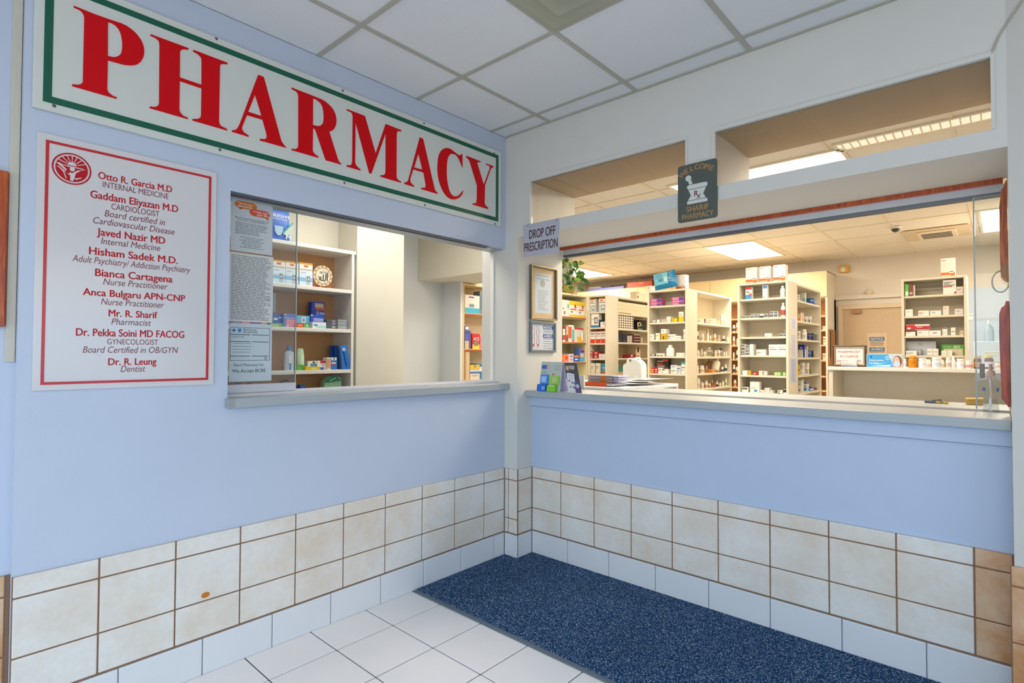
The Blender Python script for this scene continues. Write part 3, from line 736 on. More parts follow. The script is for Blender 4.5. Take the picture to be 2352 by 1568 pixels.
a += wd*.13; mb.prism([[(x-.0003, a+p, b+q) for p, q in ((-.007,.009),(.007,.009),(.007,-.003),(0,-.011),(-.007,-.003))]], (.0005, 0, 0), LB)
put_text(mb, 'BlueCross', (x, y0+wd*.47, z0+h*.895), Y, Z, wd*.3, .010, INKD); put_text(mb, 'BlueShield', (x, y0+wd*.48, z0+h*.855), Y, Z, wd*.32, .010, INKD)
put_text(mb, 'SAMPLE ABC', (x, y0+wd*.2, z0+h*.765), Y, Z, wd*.28, .006, INKD); lines(mb, (x, y0+wd*.3, 0), Y, Z, wd*.45, z0+h*.5, z0+h*.65, 4, INK, .002)
put_text(mb, 'R', (x, y0+wd*.86, z0+h*.395), Y, Z, None, .014, INKD)
tag(mb.build('card_print', t), 'printed card outline')
mb = MB(); put_text(mb, 'Sharif Pharmacy Inc.', (x, y0+wd*.46, z0+h*.285), Y, Z, wd*.72, .0115, INKD, bold=.004); mb.build('text_line', t)
mb = MB(); put_text(mb, 'We Accept BCBS', (x, y0+wd*.46, z0+h*.185), Y, Z, wd*.78, .015, INKD, bold=.008); mb.build('text_line', t)

# wooden pieces on the right jamb, cable, things at the far edges
t = thing('wood_casing', (RX-.02, .4, 1.62), 'broken red wood casing hanging from the top of the right jamb', 'wood trim')
mb = MB()
def pxout(L, y): return [(min(q.x, RX-.001), y, q.z) for q in (at(a_, b_, 1, y) for a_, b_ in L)]
out = pxout([(2310,413),(2304,432),(2299.5,434),(2295,476),(2296,530),(2297,594),(2298.6,632),(2305.7,639),(2313,644),(2321,643),(2329,617),(2329,411)], .36)
mb.prism([out], (0, .088, 0), WOODO); mb.build('casing', t)
mb = MB(); mb.prism([pxout([(2299,632),(2305.7,639),(2313,644),(2321,643),(2329,617),(2322,619),(2316,607),(2304,604)], .3595)], (0, -.0012, 0), M('b58a6a', .8)); tag(mb.build('splintered_end', t), 'raw splintered wood end')
mb = MB(); mb.tube([(2.487+.028*math.cos(a*.3), .47, 1.655+.046*math.sin(a*.3)) for a in range(22)], .003, M('c2bfae', .3), 6); tag(mb.build('pale_ring', t), 'pale ring')  # pale ring at the lower end of the casing
t = thing('wood_plaque', (RX-.02, .25, 1.12), 'dark red wooden plaque with stepped ends on the right jamb above the sanitizer', 'plaque')
mb = MB()
out = pxout([(2310,691),(2322,691),(2326,750),(2325,935),(2316.4,935),(2307.7,922.7),(2301,917),(2297.7,844),(2295,770),(2295,720.5),(2299.8,706.5),(2307.4,701)], .20)
mb.prism([out], (0, .16, 0), WOODR); mb.build('plaque_board', t)
mb = MB(); mb.box(2.5115, .20, 1.15, RX-.0005, .36, 1.53, BLACK); tag(mb.build('backing', t), 'black backing strip')
mb = MB(); pts = [at(px, py, 1, -.004) for px, py in ((2352,-4),(2335,20),(2318,45),(2303,68),(2293,85),(2285,104),(2280,118),(2278,124))]
mb.tube(pts, .0042, M('b3ae9f', .5), 8)
tag(mb.build('wall_cable', smooth=True), 'thin painted cable running down the wall to the transom corner', 'cable')
t = thing('framed_picture', (-.04, -2.55, 1.45), 'orange wood frame at the far left edge beside the white board', 'picture frame')
mb = MB(); mb.bbox(-.044, -2.9, 1.42, -.022, -2.474, 1.95, WOODT, .004); mb.build('frame', t)
mb = MB(); mb.box(-.022, -2.86, 1.46, -.021, -2.51, 1.91, M('cfcabb', .5)); mb.build('picture', t)
t = thing('corner_guard', (-.02, -2.455, 1.3), 'beige wall panel strip at the far left edge behind the corner', 'panel')
mb = MB(); mb.bbox(-.0445, -2.472, 1.30, -.036, -2.4465, 2.79, M('cbc5b4', .5), .002); mb.build('panel', t)
# ================================================================== PHARMACY FURNITURE
LENS2 = m_emit('ribbed_lens', (1.0, .72, .55), .75)
def troffer(x0, y0, x1, y1, label, ribs=0, lens=None):
    t = thing('ceiling_light', ((x0+x1)/2, (y0+y1)/2, CI), label, 'ceiling light')
    mb = MB(); fr = M('e6dcc6', .4)
    for a in ((x0, y0, x1, y0+.022), (x0, y1-.022, x1, y1), (x0, y0+.022, x0+.022, y1-.022), (x1-.022, y0+.022, x1, y1-.022)):
        mb.box(a[0], a[1], CI-.008, a[2], a[3], CI+.004, fr)
    mb.build('frame', t)
    mb = MB(); mb.box(x0+.022, y0+.022, CI-.005, x1-.022, y1-.022, CI+.003, lens or LENS)
    for k in range(ribs):
        xx = x0+.05+(x1-x0-.1)*k/(ribs-1); mb.box(xx-.003, y0+.022, CI-.012, xx+.003, y1-.022, CI-.005, fr)
    tag(mb.build('lens', t), 'glowing frosted lens'); return t
troffer(*LIGHTS[0], 'glowing warm ceiling light above the middle and right end shelves')
troffer(*LIGHTS[1], 'glowing ceiling light behind the hanging plant leaves')
troffer(*LIGHTS[2], 'glowing ceiling light beside the broken wood casing')
troffer(*LIGHTS[3], 'bright ceiling light seen through the right transom near the welcome plate')
troffer(1.72, 1.09, 2.9, 1.25, 'narrow ribbed ceiling light at the right end of the right transom', ribs=26, lens=LENS2)

t = thing('ceiling_vent', (1.98, 4.57, CI), 'cream slotted air vent in the pharmacy ceiling near the black camera', 'vent')
mb = MB(); mb.box(1.72, 4.26, CI-.012, 2.25, 4.88, CI-.003, M('d7c3a2', .5)); mb.bbox(1.82, 4.36, CI-.03, 2.15, 4.78, CI-.012, M('e0d3bb', .5), .008); mb.build('frame', t)
for k in range(4):
    mb = MB(); mb.box(1.86, 4.42+k*.08, CI-.0335, 2.11, 4.455+k*.08, CI-.030, BLACK); mb.build('slot', t)
t = thing('security_camera', (1.695, 3.97, CI-.05), 'small dark dome security camera on the pharmacy ceiling', 'camera')
mb = MB(); mb.lathe((1.695, 3.97, CI-.02), [(.045, 0), (.045, .017)], WHITE, 20); mb.build('mount', t, smooth=True)
mb = MB(); mb.lathe((1.695, 3.97, CI-.055), [(.005, 0), (.025, .008), (.036, .022), (.037, .035)], M('3b3d40', .15), 20); tag(mb.build('dome', t, smooth=True), 'dark dome')

# door in the back wall
o = bpy.data.objects.new('door_1', None); COL.objects.link(o); o.location = (1.2, 5.78, 0); o['kind'] = 'structure'
mb = MB(); mb.bbox(.885, 5.765, .01, 1.60, 5.795, 1.945, M('b79f80', .55), .003); mb.build('door_leaf', o)
mb = MB()
for a in ((.83, 0, .885, 2.0), (1.60, 0, 1.655, 2.0), (.885, 1.945, 1.60, 2.0)): mb.bbox(a[0], 5.745, a[1], a[2], 5.799, a[3], M('c9b597', .5), .004)
mb.build('door_frame', o)
mb = MB(); mb.bbox(1.0, 5.725, 1.885, 1.10, 5.764, 1.93, M('9b6f4a', .4), .006); mb.build('door_closer', o)
mb = MB(); mb.lathe((1.555, 5.73, .98), [(.02, -.03), (.028, 0), (.02, .03)], CHROME, 14); mb.build('door_handle', o)
t = thing('door_notice', (1.27, 5.762, 1.27), 'blue and white notice on the door behind the disposable mask box', 'notice')
mb = MB(); mb.box(1.16, 5.759, 1.20, 1.38, 5.7645, 1.62, M('c3ab8c', .5)); mb.build('sleeve', t)
mb = MB(); NB = M('3f6284', .5)
for z_, s_ in ((1.545, 'NOTICE'), (1.41, 'AVISO')):
    mb.box(1.185, 5.7575, z_-.025, 1.35, 5.759, z_+.025, NB); put_text(mb, s_, (1.267, 5.757, z_), X, Z, .13, .03, M('c9c9c2', .5), bold=.01)
lines(mb, (1.267, 5.7585, 0), X, Z, .15, 1.46, 1.50, 3, INKD, .008, .3, 'C'); lines(mb, (1.267, 5.7585, 0), X, Z, .16, 1.30, 1.37, 3, INKD, .008, .3, 'C')
tag(mb.build('print', t), 'blue headings and dark print')
t = thing('alarm_box', (.93, 5.78, 2.36), 'yellow alarm box on the back wall above the door', 'alarm')
mb = MB(); a, b = at(1927, 627, 1, 5.77), at(1950, 609, 1, 5.77); mb.bbox(a.x, 5.74, a.z, b.x, 5.799, b.z, M('d39a2a', .4), .006); mb.build('housing', t)
mb = MB(); mb.lathe((0,0,0), [(.035, 0), (.03, .012), (.01, .018)], M('d9cfae', .4), 18)
for v in mb.v: v.xyz = (a.x+.055+v.x, 5.74-v.z, (a.z+b.z)/2-.005+v.y*1.2)
tag(mb.build('strobe_lens', t), 'pale strobe lens')
t = thing('wall_sensor', (1.2, 5.78, 2.13), 'round cream sensor on the back wall just over the door lintel', 'sensor')
p = at(1996.5, 671, 1, 5.79)
mb = MB(); mb.lathe((0,0,0), [(.042, 0), (.042, .015), (.036, .03), (.03, .034)], M('d6c8ae', .5), 22)
for v in mb.v: v.xyz = (p.x+v.x, 5.7995-v.z, p.z+v.y)
mb.build('housing', t, smooth=True)
mb = MB(); mb.bbox(p.x-.03, 5.755, p.z-.02, p.x+.03, 5.766, p.z+.012, M('c9b79a', .5), .004); mb.build('cover', t)
t = thing('wooden_board', (.80, 5.5, 1.3), 'narrow brown wooden board fixed to the cabinet end left of the framed card', 'board')
a, b = at(1903, 821, 0, .8), at(1916, 758, 0, .8); mb = MB(); mb.bbox(.7965, a.y, a.z-.3, .815, b.y, b.z, M('9a6a3e', .5), .004); mb.build('board', t)
mb = MB(); mb.box(.8155, a.y+.01, a.z, .8165, a.y+.07, b.z-.01, M('2a1b2e', .5)); tag(mb.build('dark_edge', t), 'dark edge strip')

# back wall cabinets with open shelves below
t = thing('wall_cabinet_run', (-1.2, 5.4, 0), 'cream wall cabinets with open bottle shelves along the back wall', 'cabinet')
BX0, BX1, BY, BTOP, BBOT = -3.15, .795, 5.32, 2.43, 2.085
CAB = M('e0c79a', .5, var=.03, scale=8)
dx = [-3.15, -2.55, -1.95, -1.35, -.75, -.15, .32, .795]
for a, b in zip(dx, dx[1:]):
    mb = MB(); mb.bbox(a+.002, BY-.018, BBOT+.012, b-.002, BY-.001, BTOP-.012, CAB, .002); mb.build('door', t)
mb = MB(); mb.box(BX0, BY, BBOT, BX1, 5.798, BTOP-.001, SHELF); mb.bbox(BX0, BY-.022, BTOP-.012, BX1, 5.798, BTOP, CAB, .002); mb.build('carcass', t)
BZ = []
for py in (717, 732, 762, 793, 825, 858, 888): BZ.append(at(1688, py, 1, 5.34).z)
mb = MB(); mb.box(BX0, 5.70, .1, BX1, 5.798, BBOT, TANB); mb.build('back_panel', t)
for xx in (-3.15, -1.5, -.75, -.16, .21):
    mb = MB(); mb.box(xx, BY+.02, 0, xx+.02, 5.70, BBOT, SHELF); mb.build('divider', t)
mb = MB(); mb.bbox(.77, BY, 0, .795, 5.798, BBOT-.001, M('d9cfc0', .5), .002); mb.build('end_panel', t)
for z_ in BZ[1:]:
    mb = MB(); mb.box(BX0+.02, BY+.02, z_-.018, BX1-.026, 5.70, z_, M('dcb98a', .5)); mb.build('shelf', t)

# shelving bays ------------------------------------------------------------
def bay_y(name, label, x0, x1, y, depth, top, zs, side=.022, base=0):
    """bay facing the counter (-y)"""
    t = thing(name, ((x0+x1)/2, y+depth/2, base), label, 'shelving')
    for xx in (x0, x1-side):
        mb = MB(); mb.bbox(xx, y, base, xx+side, y+depth, top, SHELF, .002); mb.build('side_panel', t)
    mb = MB(); mb.box(x0+side, y+depth-.012, base, x1-side, y+depth, top-.02, SHELFB); mb.build('back_panel', t)
    mb = MB(); mb.bbox(x0+side, y+.004, top-.02, x1-side, y+depth, top, SHELF, .002); mb.build('top_panel', t)
    for z_ in zs:
        mb = MB(); mb.bbox(x0+side+.001, y+.012, z_-.02, x1-side-.001, y+depth-.013, z_, SHELF, .003); mb.build('shelf', t)
    mb = MB(); mb.box(x0+side+.001, y+depth-.03, top-.10, x1-side-.001, y+depth-.0125, top-.075, SHELFB); mb.build('back_rail', t)
    return t
def bay_x(name, label, y0, y1, x, depth, top, zs, side=.022, base=0, mat=SHELF, backm=SHELFB, edge=None):
    """bay facing +x"""
    t = thing(name, (x-depth/2, (y0+y1)/2, base), label, 'shelving')
    for yy in (y0, y1-side):
        mb = MB(); mb.bbox(x-depth, yy, base, x, yy+side, top, mat, .002); mb.build('side_panel', t)
    mb = MB(); mb.box(x-depth, y0+side, base, x-depth+.012, y1-side, top-.02, backm); mb.build('back_panel', t)
    mb = MB(); mb.bbox(x-depth, y0+side, top-.022, x-.003, y1-side, top, mat, .002); mb.build('top_panel', t)
    for z_ in zs:
        mb = MB(); mb.bbox(x-depth+.013, y0+side+.001, z_-.022, x-.008, y1-side-.001, z_, mat, .003)
        s_ = mb.build('shelf', t)
        if edge:
            mb = MB(); mb.box(x-.0078, y0+side+.002, z_-.02, x-.006, y1-side-.002, z_-.006, edge); tag(mb.build('edge_strip', s_), 'red-brown edge strip')
    return t
GY = 3.2; GT = 2.083
zU2E = [at(1355, p, 1, GY+.012).z for p in (716.8, 752.4, 788, 823, 857.5, 893)]
zU3E = [at(1491, p, 1, GY+.012).z for p in (703.6, 741.3, 780.4, 817.8, 856.8, 895)]
zU4E = [at(1703, p, 1, GY+.012).z for p in (687.6, 731, 774, 815.5, 860.6, 900.7)]
bay_y('shelving_bay', 'left end shelf bay with glucose meter boxes on its top shelf', -1.500, -1.218, GY, .26, GT, zU2E)
bay_y('shelving_bay', 'middle end shelf bay with the tilted blue pack on top', -.653, -.162, GY, .26, GT, zU3E)
bay_y('shelving_bay', 'right end shelf bay with three white cartons on top', .398, .895, GY, .31, GT, zU4E)
zU2S = [at(1419, p, 0, -1.218).z for p in (681, 718, 753.8, 785.6, 822.5, 858, 890)]
zU3S = [at(1601, p, 0, -.162).z for p in (740, 781.5, 819.4, 858.5, 895)]
zU4S = [at(1832, p, 0, .895).z for p in (687.6, 735, 778, 821, 862.7, 905)]
bay_x('shelving_bay', 'left aisle shelving with stacked white long cartons', 3.463, 5.25, -1.218, .27, GT, zU2S)
bay_x('shelving_bay', 'middle aisle shelving crowded with warm lit pill bottles', 3.463, 4.56, -.162, .25, GT, zU3S)
bay_x('shelving_bay', 'right aisle shelving with blue and white cartons', 3.513, 4.52, .895, .25, GT, zU4S)
U5Y = 3.95
zU5 = [at(2085, p, 1, U5Y+.012).z for p in (680, 726, 771.4, 816)] + [1.0]
bay_y('shelving_bay', 'shelf tower with green and red cartons right of the door', 1.738, 2.242, U5Y, .28, 2.09, zU5)
U1X = -1.5
zA1 = [at(1080, p, 0, U1X).z for p in (719, 801, 873)]
zB1 = [at(1292, p, 0, U1X).z for p in (724.5, 784, 831.5)] + [.95]
OCH = M('b79a55', .6, var=.06, scale=12)
REDE = M('a4512f', .5)
bay_x('wall_shelf', 'wall shelves seen at the right edge of the small window', 1.005, 1.95, U1X, .27, 2.04, zA1, edge=REDE, mat=M('d9c08a', .5))
bay_x('wall_shelf', 'wall shelves under the potted plant', 1.97, 3.196, U1X, .27, 2.085, zB1, edge=REDE, mat=M('d8d0ae', .5), backm=M('c3b88e', .6))
SX = -1.15
zS = [2.103, 1.807, 1.512, 1.212, .912]
t = thing('window_shelf', (SX-.13, -.92, .6), 'white wall shelving with tan back seen through the small window', 'shelving')
SW = M('e6e3da', .4)
mb = MB(); mb.bbox(SX-.26, -.458, .5, SX, -.436, 2.085, SW, .002); mb.build('side_panel', t)
mb = MB(); mb.bbox(SX-.26, -1.36, .5, SX, -1.338, 2.085, SW, .002); mb.build('side_panel', t)
mb = MB(); mb.box(SX-.268, -1.338, .5, SX-.256, -.458, 2.085, TANB); mb.build('back_panel', t)
for k, z_ in enumerate(zS):
    mb = MB(); mb.bbox(SX-.255, -1.337 if k else -1.36, z_-.026, SX+.002, -.459 if k else -.424, z_, SW, .003); mb.build('shelf', t)
mb = MB(); mb.bbox(SX-.2555, -.985, 1.62, SX-.2, -.94, 1.76, M('cfd3dc', .4), .003); tag(mb.build('bracket', t), 'small white bracket')

# desk behind the counter and raised back counter
t = thing('writing_desk', (.1, 1.05, 0), 'white desk behind the counter holding papers and a jug', 'desk')
DZ = 1.098
mb = MB(); mb.bbox(-.75, .62, DZ-.025, .53, 1.50, DZ, M('dfe2e4', .4), .003); mb.build('top', t)
mb = MB(); mb.bbox(.505, 1.476, 0, .528, 1.498, DZ-.026, WHITE, .002); mb.box(-.75, 1.476, 0, .504, 1.498, DZ-.026, WHITE); mb.build('end_panel', t)
mb = MB(); mb.box(.30, .62, 0, .32, 1.475, DZ-.026, M('b9bfc4', .5)); mb.box(.32, .62, .93, .50, 1.475, .95, WHITE); mb.build('cubby', t)
t = thing('back_counter', (2.1, 2.5, 0), 'raised cream back counter carrying bottles and the framed card', 'counter')
CZ = 1.240; CY = 2.32
mb = MB(); mb.bbox(1.425, CY, CZ-.028, 2.748, 2.78, CZ, M('e3ddd2', .35), .003); mb.build('top', t)
mb = MB(); mb.bbox(1.432, CY+.012, 0, 1.462, 2.74, CZ-.029, SHELF, .002); mb.build('side_panel', t)
mb = MB(); mb.box(1.463, 2.74, 0, 2.748, 2.76, CZ-.029, M('e0d6c0', .5)); mb.build('back_panel', t)
mb = MB(); mb.bbox(1.463, CY+.02, .85, 2.748, 2.739, .88, M('e3ddd2', .4), .002); mb.build('lower_shelf', t)

# ================================================================== STOCK
ORD = ['leftmost', 'second', 'third', 'fourth', 'fifth', 'sixth', 'seventh', 'eighth', 'ninth', 'tenth', 'eleventh', 'twelfth', 'thirteenth', 'fourteenth', 'fifteenth', 'sixteenth', 'seventeenth', 'eighteenth', 'nineteenth', 'twentieth']
SHN = ['top', 'second', 'third', 'fourth', 'fifth', 'sixth', 'bottom']
def conv(zm, x=None, y=None):
    ox, oy, sc = zm
    return (None if x is None else ox+x/sc), (None if y is None else oy+y/sc)
def printed_box(name, x0, x1, y0, y1, z0, z1, face, col, prints=(), top=None, bev=.0015, texts=(), rough=.45, both=False):
    """carton; face = '-y' or '+x' is the printed side; prints are (u0,v0,u1,v1,colour) patches"""
    mb = MB(); m = M(col, rough, var=.03)
    mb.bbox(x0, y0, z0, x1, y1, z1, m, bev)
    e = .0006
    for k, (u0, v0, u1, v1, c_) in enumerate(prints):
        ee = e*(1+.5*k)
        cm = M(c_, rough, var=.03) if isinstance(c_, str) else c_
        if face == '-y' or both: mb.quad((x0+(x1-x0)*u0, y0-ee, z0+(z1-z0)*v0), (x0+(x1-x0)*u1, y0-ee, z0+(z1-z0)*v0), (x0+(x1-x0)*u1, y0-ee, z0+(z1-z0)*v1), (x0+(x1-x0)*u0, y0-ee, z0+(z1-z0)*v1), cm)
        if face == '+x': mb.quad((x1+ee, y0+(y1-y0)*u0, z0+(z1-z0)*v0), (x1+ee, y0+(y1-y0)*u1, z0+(z1-z0)*v0), (x1+ee, y0+(y1-y0)*u1, z0+(z1-z0)*v1), (x1+ee, y0+(y1-y0)*u0, z0+(z1-z0)*v1), cm)
    for (s_, u, v, wu, hv, c_) in texts:
        cm = M(c_, .5)
        if face == '-y': put_text(mb, s_, (x0+(x1-x0)*u, y0-e*4, z0+(z1-z0)*v), X, Z, (x1-x0)*wu, (z1-z0)*hv, cm, bold=.01)
        else: put_text(mb, s_, (x1+e*4, y0+(y1-y0)*u, z0+(z1-z0)*v), Y, Z, (y1-y0)*wu, (z1-z0)*hv, cm, bold=.01)
    return mb
LBL = {'w': [(.1,.62,.7,.70,'6b6f74'), (.1,.45,.55,.52,'8b8f94'), (.1,.12,.9,.2,'c2c4c6')],
       'wb': [(.1,.6,.8,.74,'3d5f9c'), (.1,.3,.6,.4,'8b8f94')],
       'wr': [(.08,.62,.75,.74,'a63a34'), (.1,.35,.7,.43,'777777')],
       'wg': [(.1,.62,.7,.72,'4f8f6c'), (0,0,1,.16,'bcd4c2')],
       'k': [(.04,.12,.96,.80,'2b3036'), (.14,.4,.8,.52,'c9ccce')],
       'rw': [(0,.0,1,.33,'d23a22'), (.08,.72,.9,.80,'5a5a5a'), (.08,.55,.9,.60,'8a8a8a'), (0,.92,1,1,'b3262c')],
       'red': [(.08,.55,.72,.70,'ece2dc'), (.08,.2,.8,.32,'ece2dc'), (.75,.1,.95,.6,'7c1218')],
       'pink': [(.62,.35,.95,.9,'2c3c9c'), (.08,.75,.5,.82,'f0dbe4'), (.08,.5,.55,.56,'e6c3d2'), (.08,.12,.6,.2,'f0dbe4')],
       'yw': [(0,0,1,.5,'d7bb1c'), (.15,.7,.8,.76,'777777')],
       'or': [(.15,.3,.6,.8,'ede6da'), (.2,.45,.5,.65,'6a4a9a')],
       'blue': [(.1,.6,.8,.75,'dfe6f2'), (.1,.3,.6,.38,'b8c8e2')],
       'grn': [(.1,.45,.55,.6,'eef4e6'), (.6,.3,.9,.7,'d5e8b4')],
       'teal': [(0,0,1,.25,'3d9a98'), (.1,.6,.7,.7,'8b8f94')]}
def cap_bottle(t, cx, cy, z0, r, h, body, capm, labm=None, neck=.62, sq=1.0):
    """bottle + cap (+ wrapped label) as parts of t"""
    hb = h*.80
    mb = MB(); mb.lathe((cx, cy, z0), [(r*.93, 0), (r, h*.02), (r, hb*.80), (r*.9, hb*.90), (r*neck, hb*.97), (r*neck, hb)], body, 18, sy=sq); mb.build('bottle', t, smooth=True)
    mb = MB(); mb.lathe((cx, cy, z0+hb), [(r*(neck+.13), 0), (r*(neck+.13), h*.19), (r*(neck+.08), h*.20)], capm, 18, sy=sq); mb.build('cap', t, smooth=True)
    if labm:
        mb = MB(); mb.lathe((cx, cy, z0), [(r*1.012, h*.14), (r*1.012, h*.52)], labm, 18, sy=sq)
        o_ = mb.build('label', t, smooth=True)
_seen = {}
def stock(shelf_name, group, zs, face, plane, rows, bounds=(-9, 9), aisle=False, bdepth=.25, top=2.056):
    """rows: list of (shelf index, zoom, items); item: (kind, x0, x1, ytop, colour, style, description[, extra])
    extra: dict(lift=z of what it stands on, back=setback, depth=..)"""
    for si, zm, items in rows:
        n = len(items)
        order = sorted(range(n), key=lambda i: items[i][1])
        for i, it in enumerate(items):
            kind, a, b, yt, col, sty, desc = it[:7]; ex = it[7] if len(it) > 7 else {}
            back = ex.get('back', .022)
            px0, px1, py = zm[0]+a/zm[2], zm[0]+b/zm[2], zm[1]+yt/zm[2]
            z0 = ex['z'] if 'z' in ex else zs[si]
            pc = (px0+px1)/2
            if face == '-y':
                f = plane+back; A, B = at(px0, py, 1, f), at(px1, py, 1, f); u0, u1 = A.x, B.x
                zc = at(pc, py, 1, f)
            else:
                f = plane-back; A, B = at(px0, py, 0, f), at(px1, py, 0, f); u0, u1 = A.y, B.y
                zc = at(pc, py, 0, f)
            z1 = zc.z
            z0 = (ex['z'] if 'z' in ex else zs[si])+.0005
            full = (px1-px0)*(zc-CAMP).dot(_f)/FPX          # width seen square-on
            if aisle and kind == 'box' and 'depth' not in ex:
                wd = full/1.25
                u0 = u1-wd; inner = at(px0, py, 1, u0).x; dep = min(max(f-inner, .02), .20-back)
                z1 = at(pc, py, 1, u0).z
            else:
                wd = u1-u0
                dep = ex.get('depth', min(.16, max(.05, wd*.8)))
            u0, u1 = max(u0, bounds[0]), min(u1, bounds[1])
            rad = min(full/2, .10)
            if kind != 'box' and face == '+x':
                rad = min(rad, (bdepth-.03-back)/2)
                q_ = at(pc, py, 0, f-rad); u0, u1 = q_.y-rad, q_.y+rad; z1 = q_.z
            elif kind != 'box':
                q_ = at(pc, py, 1, f+rad); u0, u1 = q_.x-rad, q_.x+rad; z1 = q_.z
            cap_ = (zs[si-1]-.026) if si else top
            u0, u1 = max(u0, bounds[0]), min(u1, bounds[1])
            if kind != 'box': rad = min(rad, (u1-u0)/2)
            z1 = min(max(z1, z0+.008), cap_)
            rank = order.index(i)
            place = '%s %s of %s' % (SHN[si] if si < 6 else 'bottom', 'shelf', shelf_name)
            label = ex.get('label') or '%s, %s from left, %s shelf, %s' % (desc, ORD[min(rank, 19)] if rank else 'first', SHN[si] if si < len(SHN) else 'bottom', shelf_name)
            g = ex.get('group', group)
            if kind == 'box':
                pr = LBL.get(sty, ()) if isinstance(sty, str) else sty
                if face == '-y': mb = printed_box('carton', u0, u1, f, f+dep, z0, z1, face, col, pr, texts=ex.get('texts', ()))
                else: mb = printed_box('carton', f-dep, f, u0, u1, z0, z1, face, col, pr, texts=ex.get('texts', ()), both=aisle)
                o_ = mb.build(ex.get('name', 'carton')); tag(o_, label, ex.get('cat', 'box'), g)
            elif kind == 'bot':
                r = rad; cx, cy = ((u0+u1)/2, f+r) if face == '-y' else (f-r, (u0+u1)/2)
                t = thing(ex.get('name', 'pill_bottle'), (cx, cy, z0), label, ex.get('cat', 'bottle'), g)
                lab = M(sty, .5) if sty else None
                cap_bottle(t, cx, cy, z0, r, z1-z0, M(col, .35), M(ex.get('cap', 'efece6'), .4), lab, ex.get('neck', .66))
            elif kind == 'jug':
                r = rad; cx, cy = ((u0+u1)/2, f+r) if face == '-y' else (f-r, (u0+u1)/2)
                t = thing('tall_bottle', (cx, cy, z0), label, 'bottle', g); h = z1-z0
                mb = MB(); mb.lathe((cx, cy, z0), [(r*.9, 0), (r, h*.04), (r, h*.62), (r*.8, h*.74), (r*.42, h*.82), (r*.42, h*.86)], M(col, .4), 20); mb.build('bottle', t, smooth=True)
                mb = MB(); mb.lathe((cx, cy, z0+h*.86), [(r*.5, 0), (r*.5, h*.13), (r*.45, h*.14)], M(ex.get('cap', 'efece6'), .4), 18); mb.build('cap', t, smooth=True)
                if sty: mb = MB(); mb.lathe((cx, cy, z0), [(r*1.01, h*.12), (r*1.01, h*.5)], M(sty, .5), 20); mb.build('label', t, smooth=True)
Z1 = (1280, 580, 10.69); Z2 = (1280, 700, 10.69); Z3 = (1220, 800, 10.69)
Z4 = (1470, 600, 9.8); Z5 = (1470, 750, 9.222); Z6 = (1680, 590, 9.225); Z7 = (1680, 750, 9.225)
ZC = (2060, 570, 7.84); ZD = (2060, 750, 7.468)
W = 'e8e4da'
GM = [(0,.9,1,1,'b5652a'), (.2,.76,.6,.84,'c8452f'), (.05,.64,.9,.69,'55585c'), (0,0,1,.5,'b9c6cf'), (.42,.12,.85,.48,'7d868c'), (.5,.22,.78,.42,'dfe6ea')]
stock('left end bay', 'cartons on the left end bay', zU2E, '-y', GY, [
 (0, Z1, [('box', 768, 925, 1130, W, GM, 'grey and white glucose meter carton', dict(depth=.1)), ('box', 1018, 1185, 1105, W, GM, 'grey and white glucose meter carton', dict(depth=.1))]),
 (1, Z2, [('box', 835, 1010, 222, W, [(0,0,1,.17,'2b7fae'),(.42,.3,.9,.75,'4a4d50'),(.5,.38,.82,.66,'c9cbc8'),(.1,.62,.5,.65,'5a8a3a')], 'white carton with blue base band'),
          ('box', 1018, 1050, 365, '24446c', (), 'thin dark blue carton'), ('box', 1058, 1165, 415, W, [(.6,.5,.85,.8,'777777')], 'small white carton')]),
 (2, Z2, [('box', 757, 803, 670, W, 'rw', 'red topped white tall carton', dict(lim=(-1.477, 9))), ('box', 818, 925, 640, W, 'rw', 'red topped white tall carton'), ('box', 950, 1066, 636, W, 'rw', 'red topped white tall carton'), ('box', 1080, 1190, 628, W, 'rw', 'red topped white tall carton', dict(lim=(-9, -1.242)))]),
 (4, Z3, [('box', 1392, 1442, 372, W, [(0,.8,1,1,'b34048'),(0,.0,1,.3,'8d6fb0')], 'narrow pink and white carton'), ('box', 1462, 1560, 362, 'ddd5bf', 'w', 'cream tall carton'), ('box', 1586, 1686, 362, 'ddd5bf', 'w', 'cream tall carton'), ('box', 1738, 1835, 372, '3f95bb', [(0,0,1,.24,'b8632c'),(.2,.55,.8,.62,'cfe2ea')], 'light blue carton with orange base', dict(lim=(-9, -1.242)))]),
], bounds=(-1.477, -1.241))
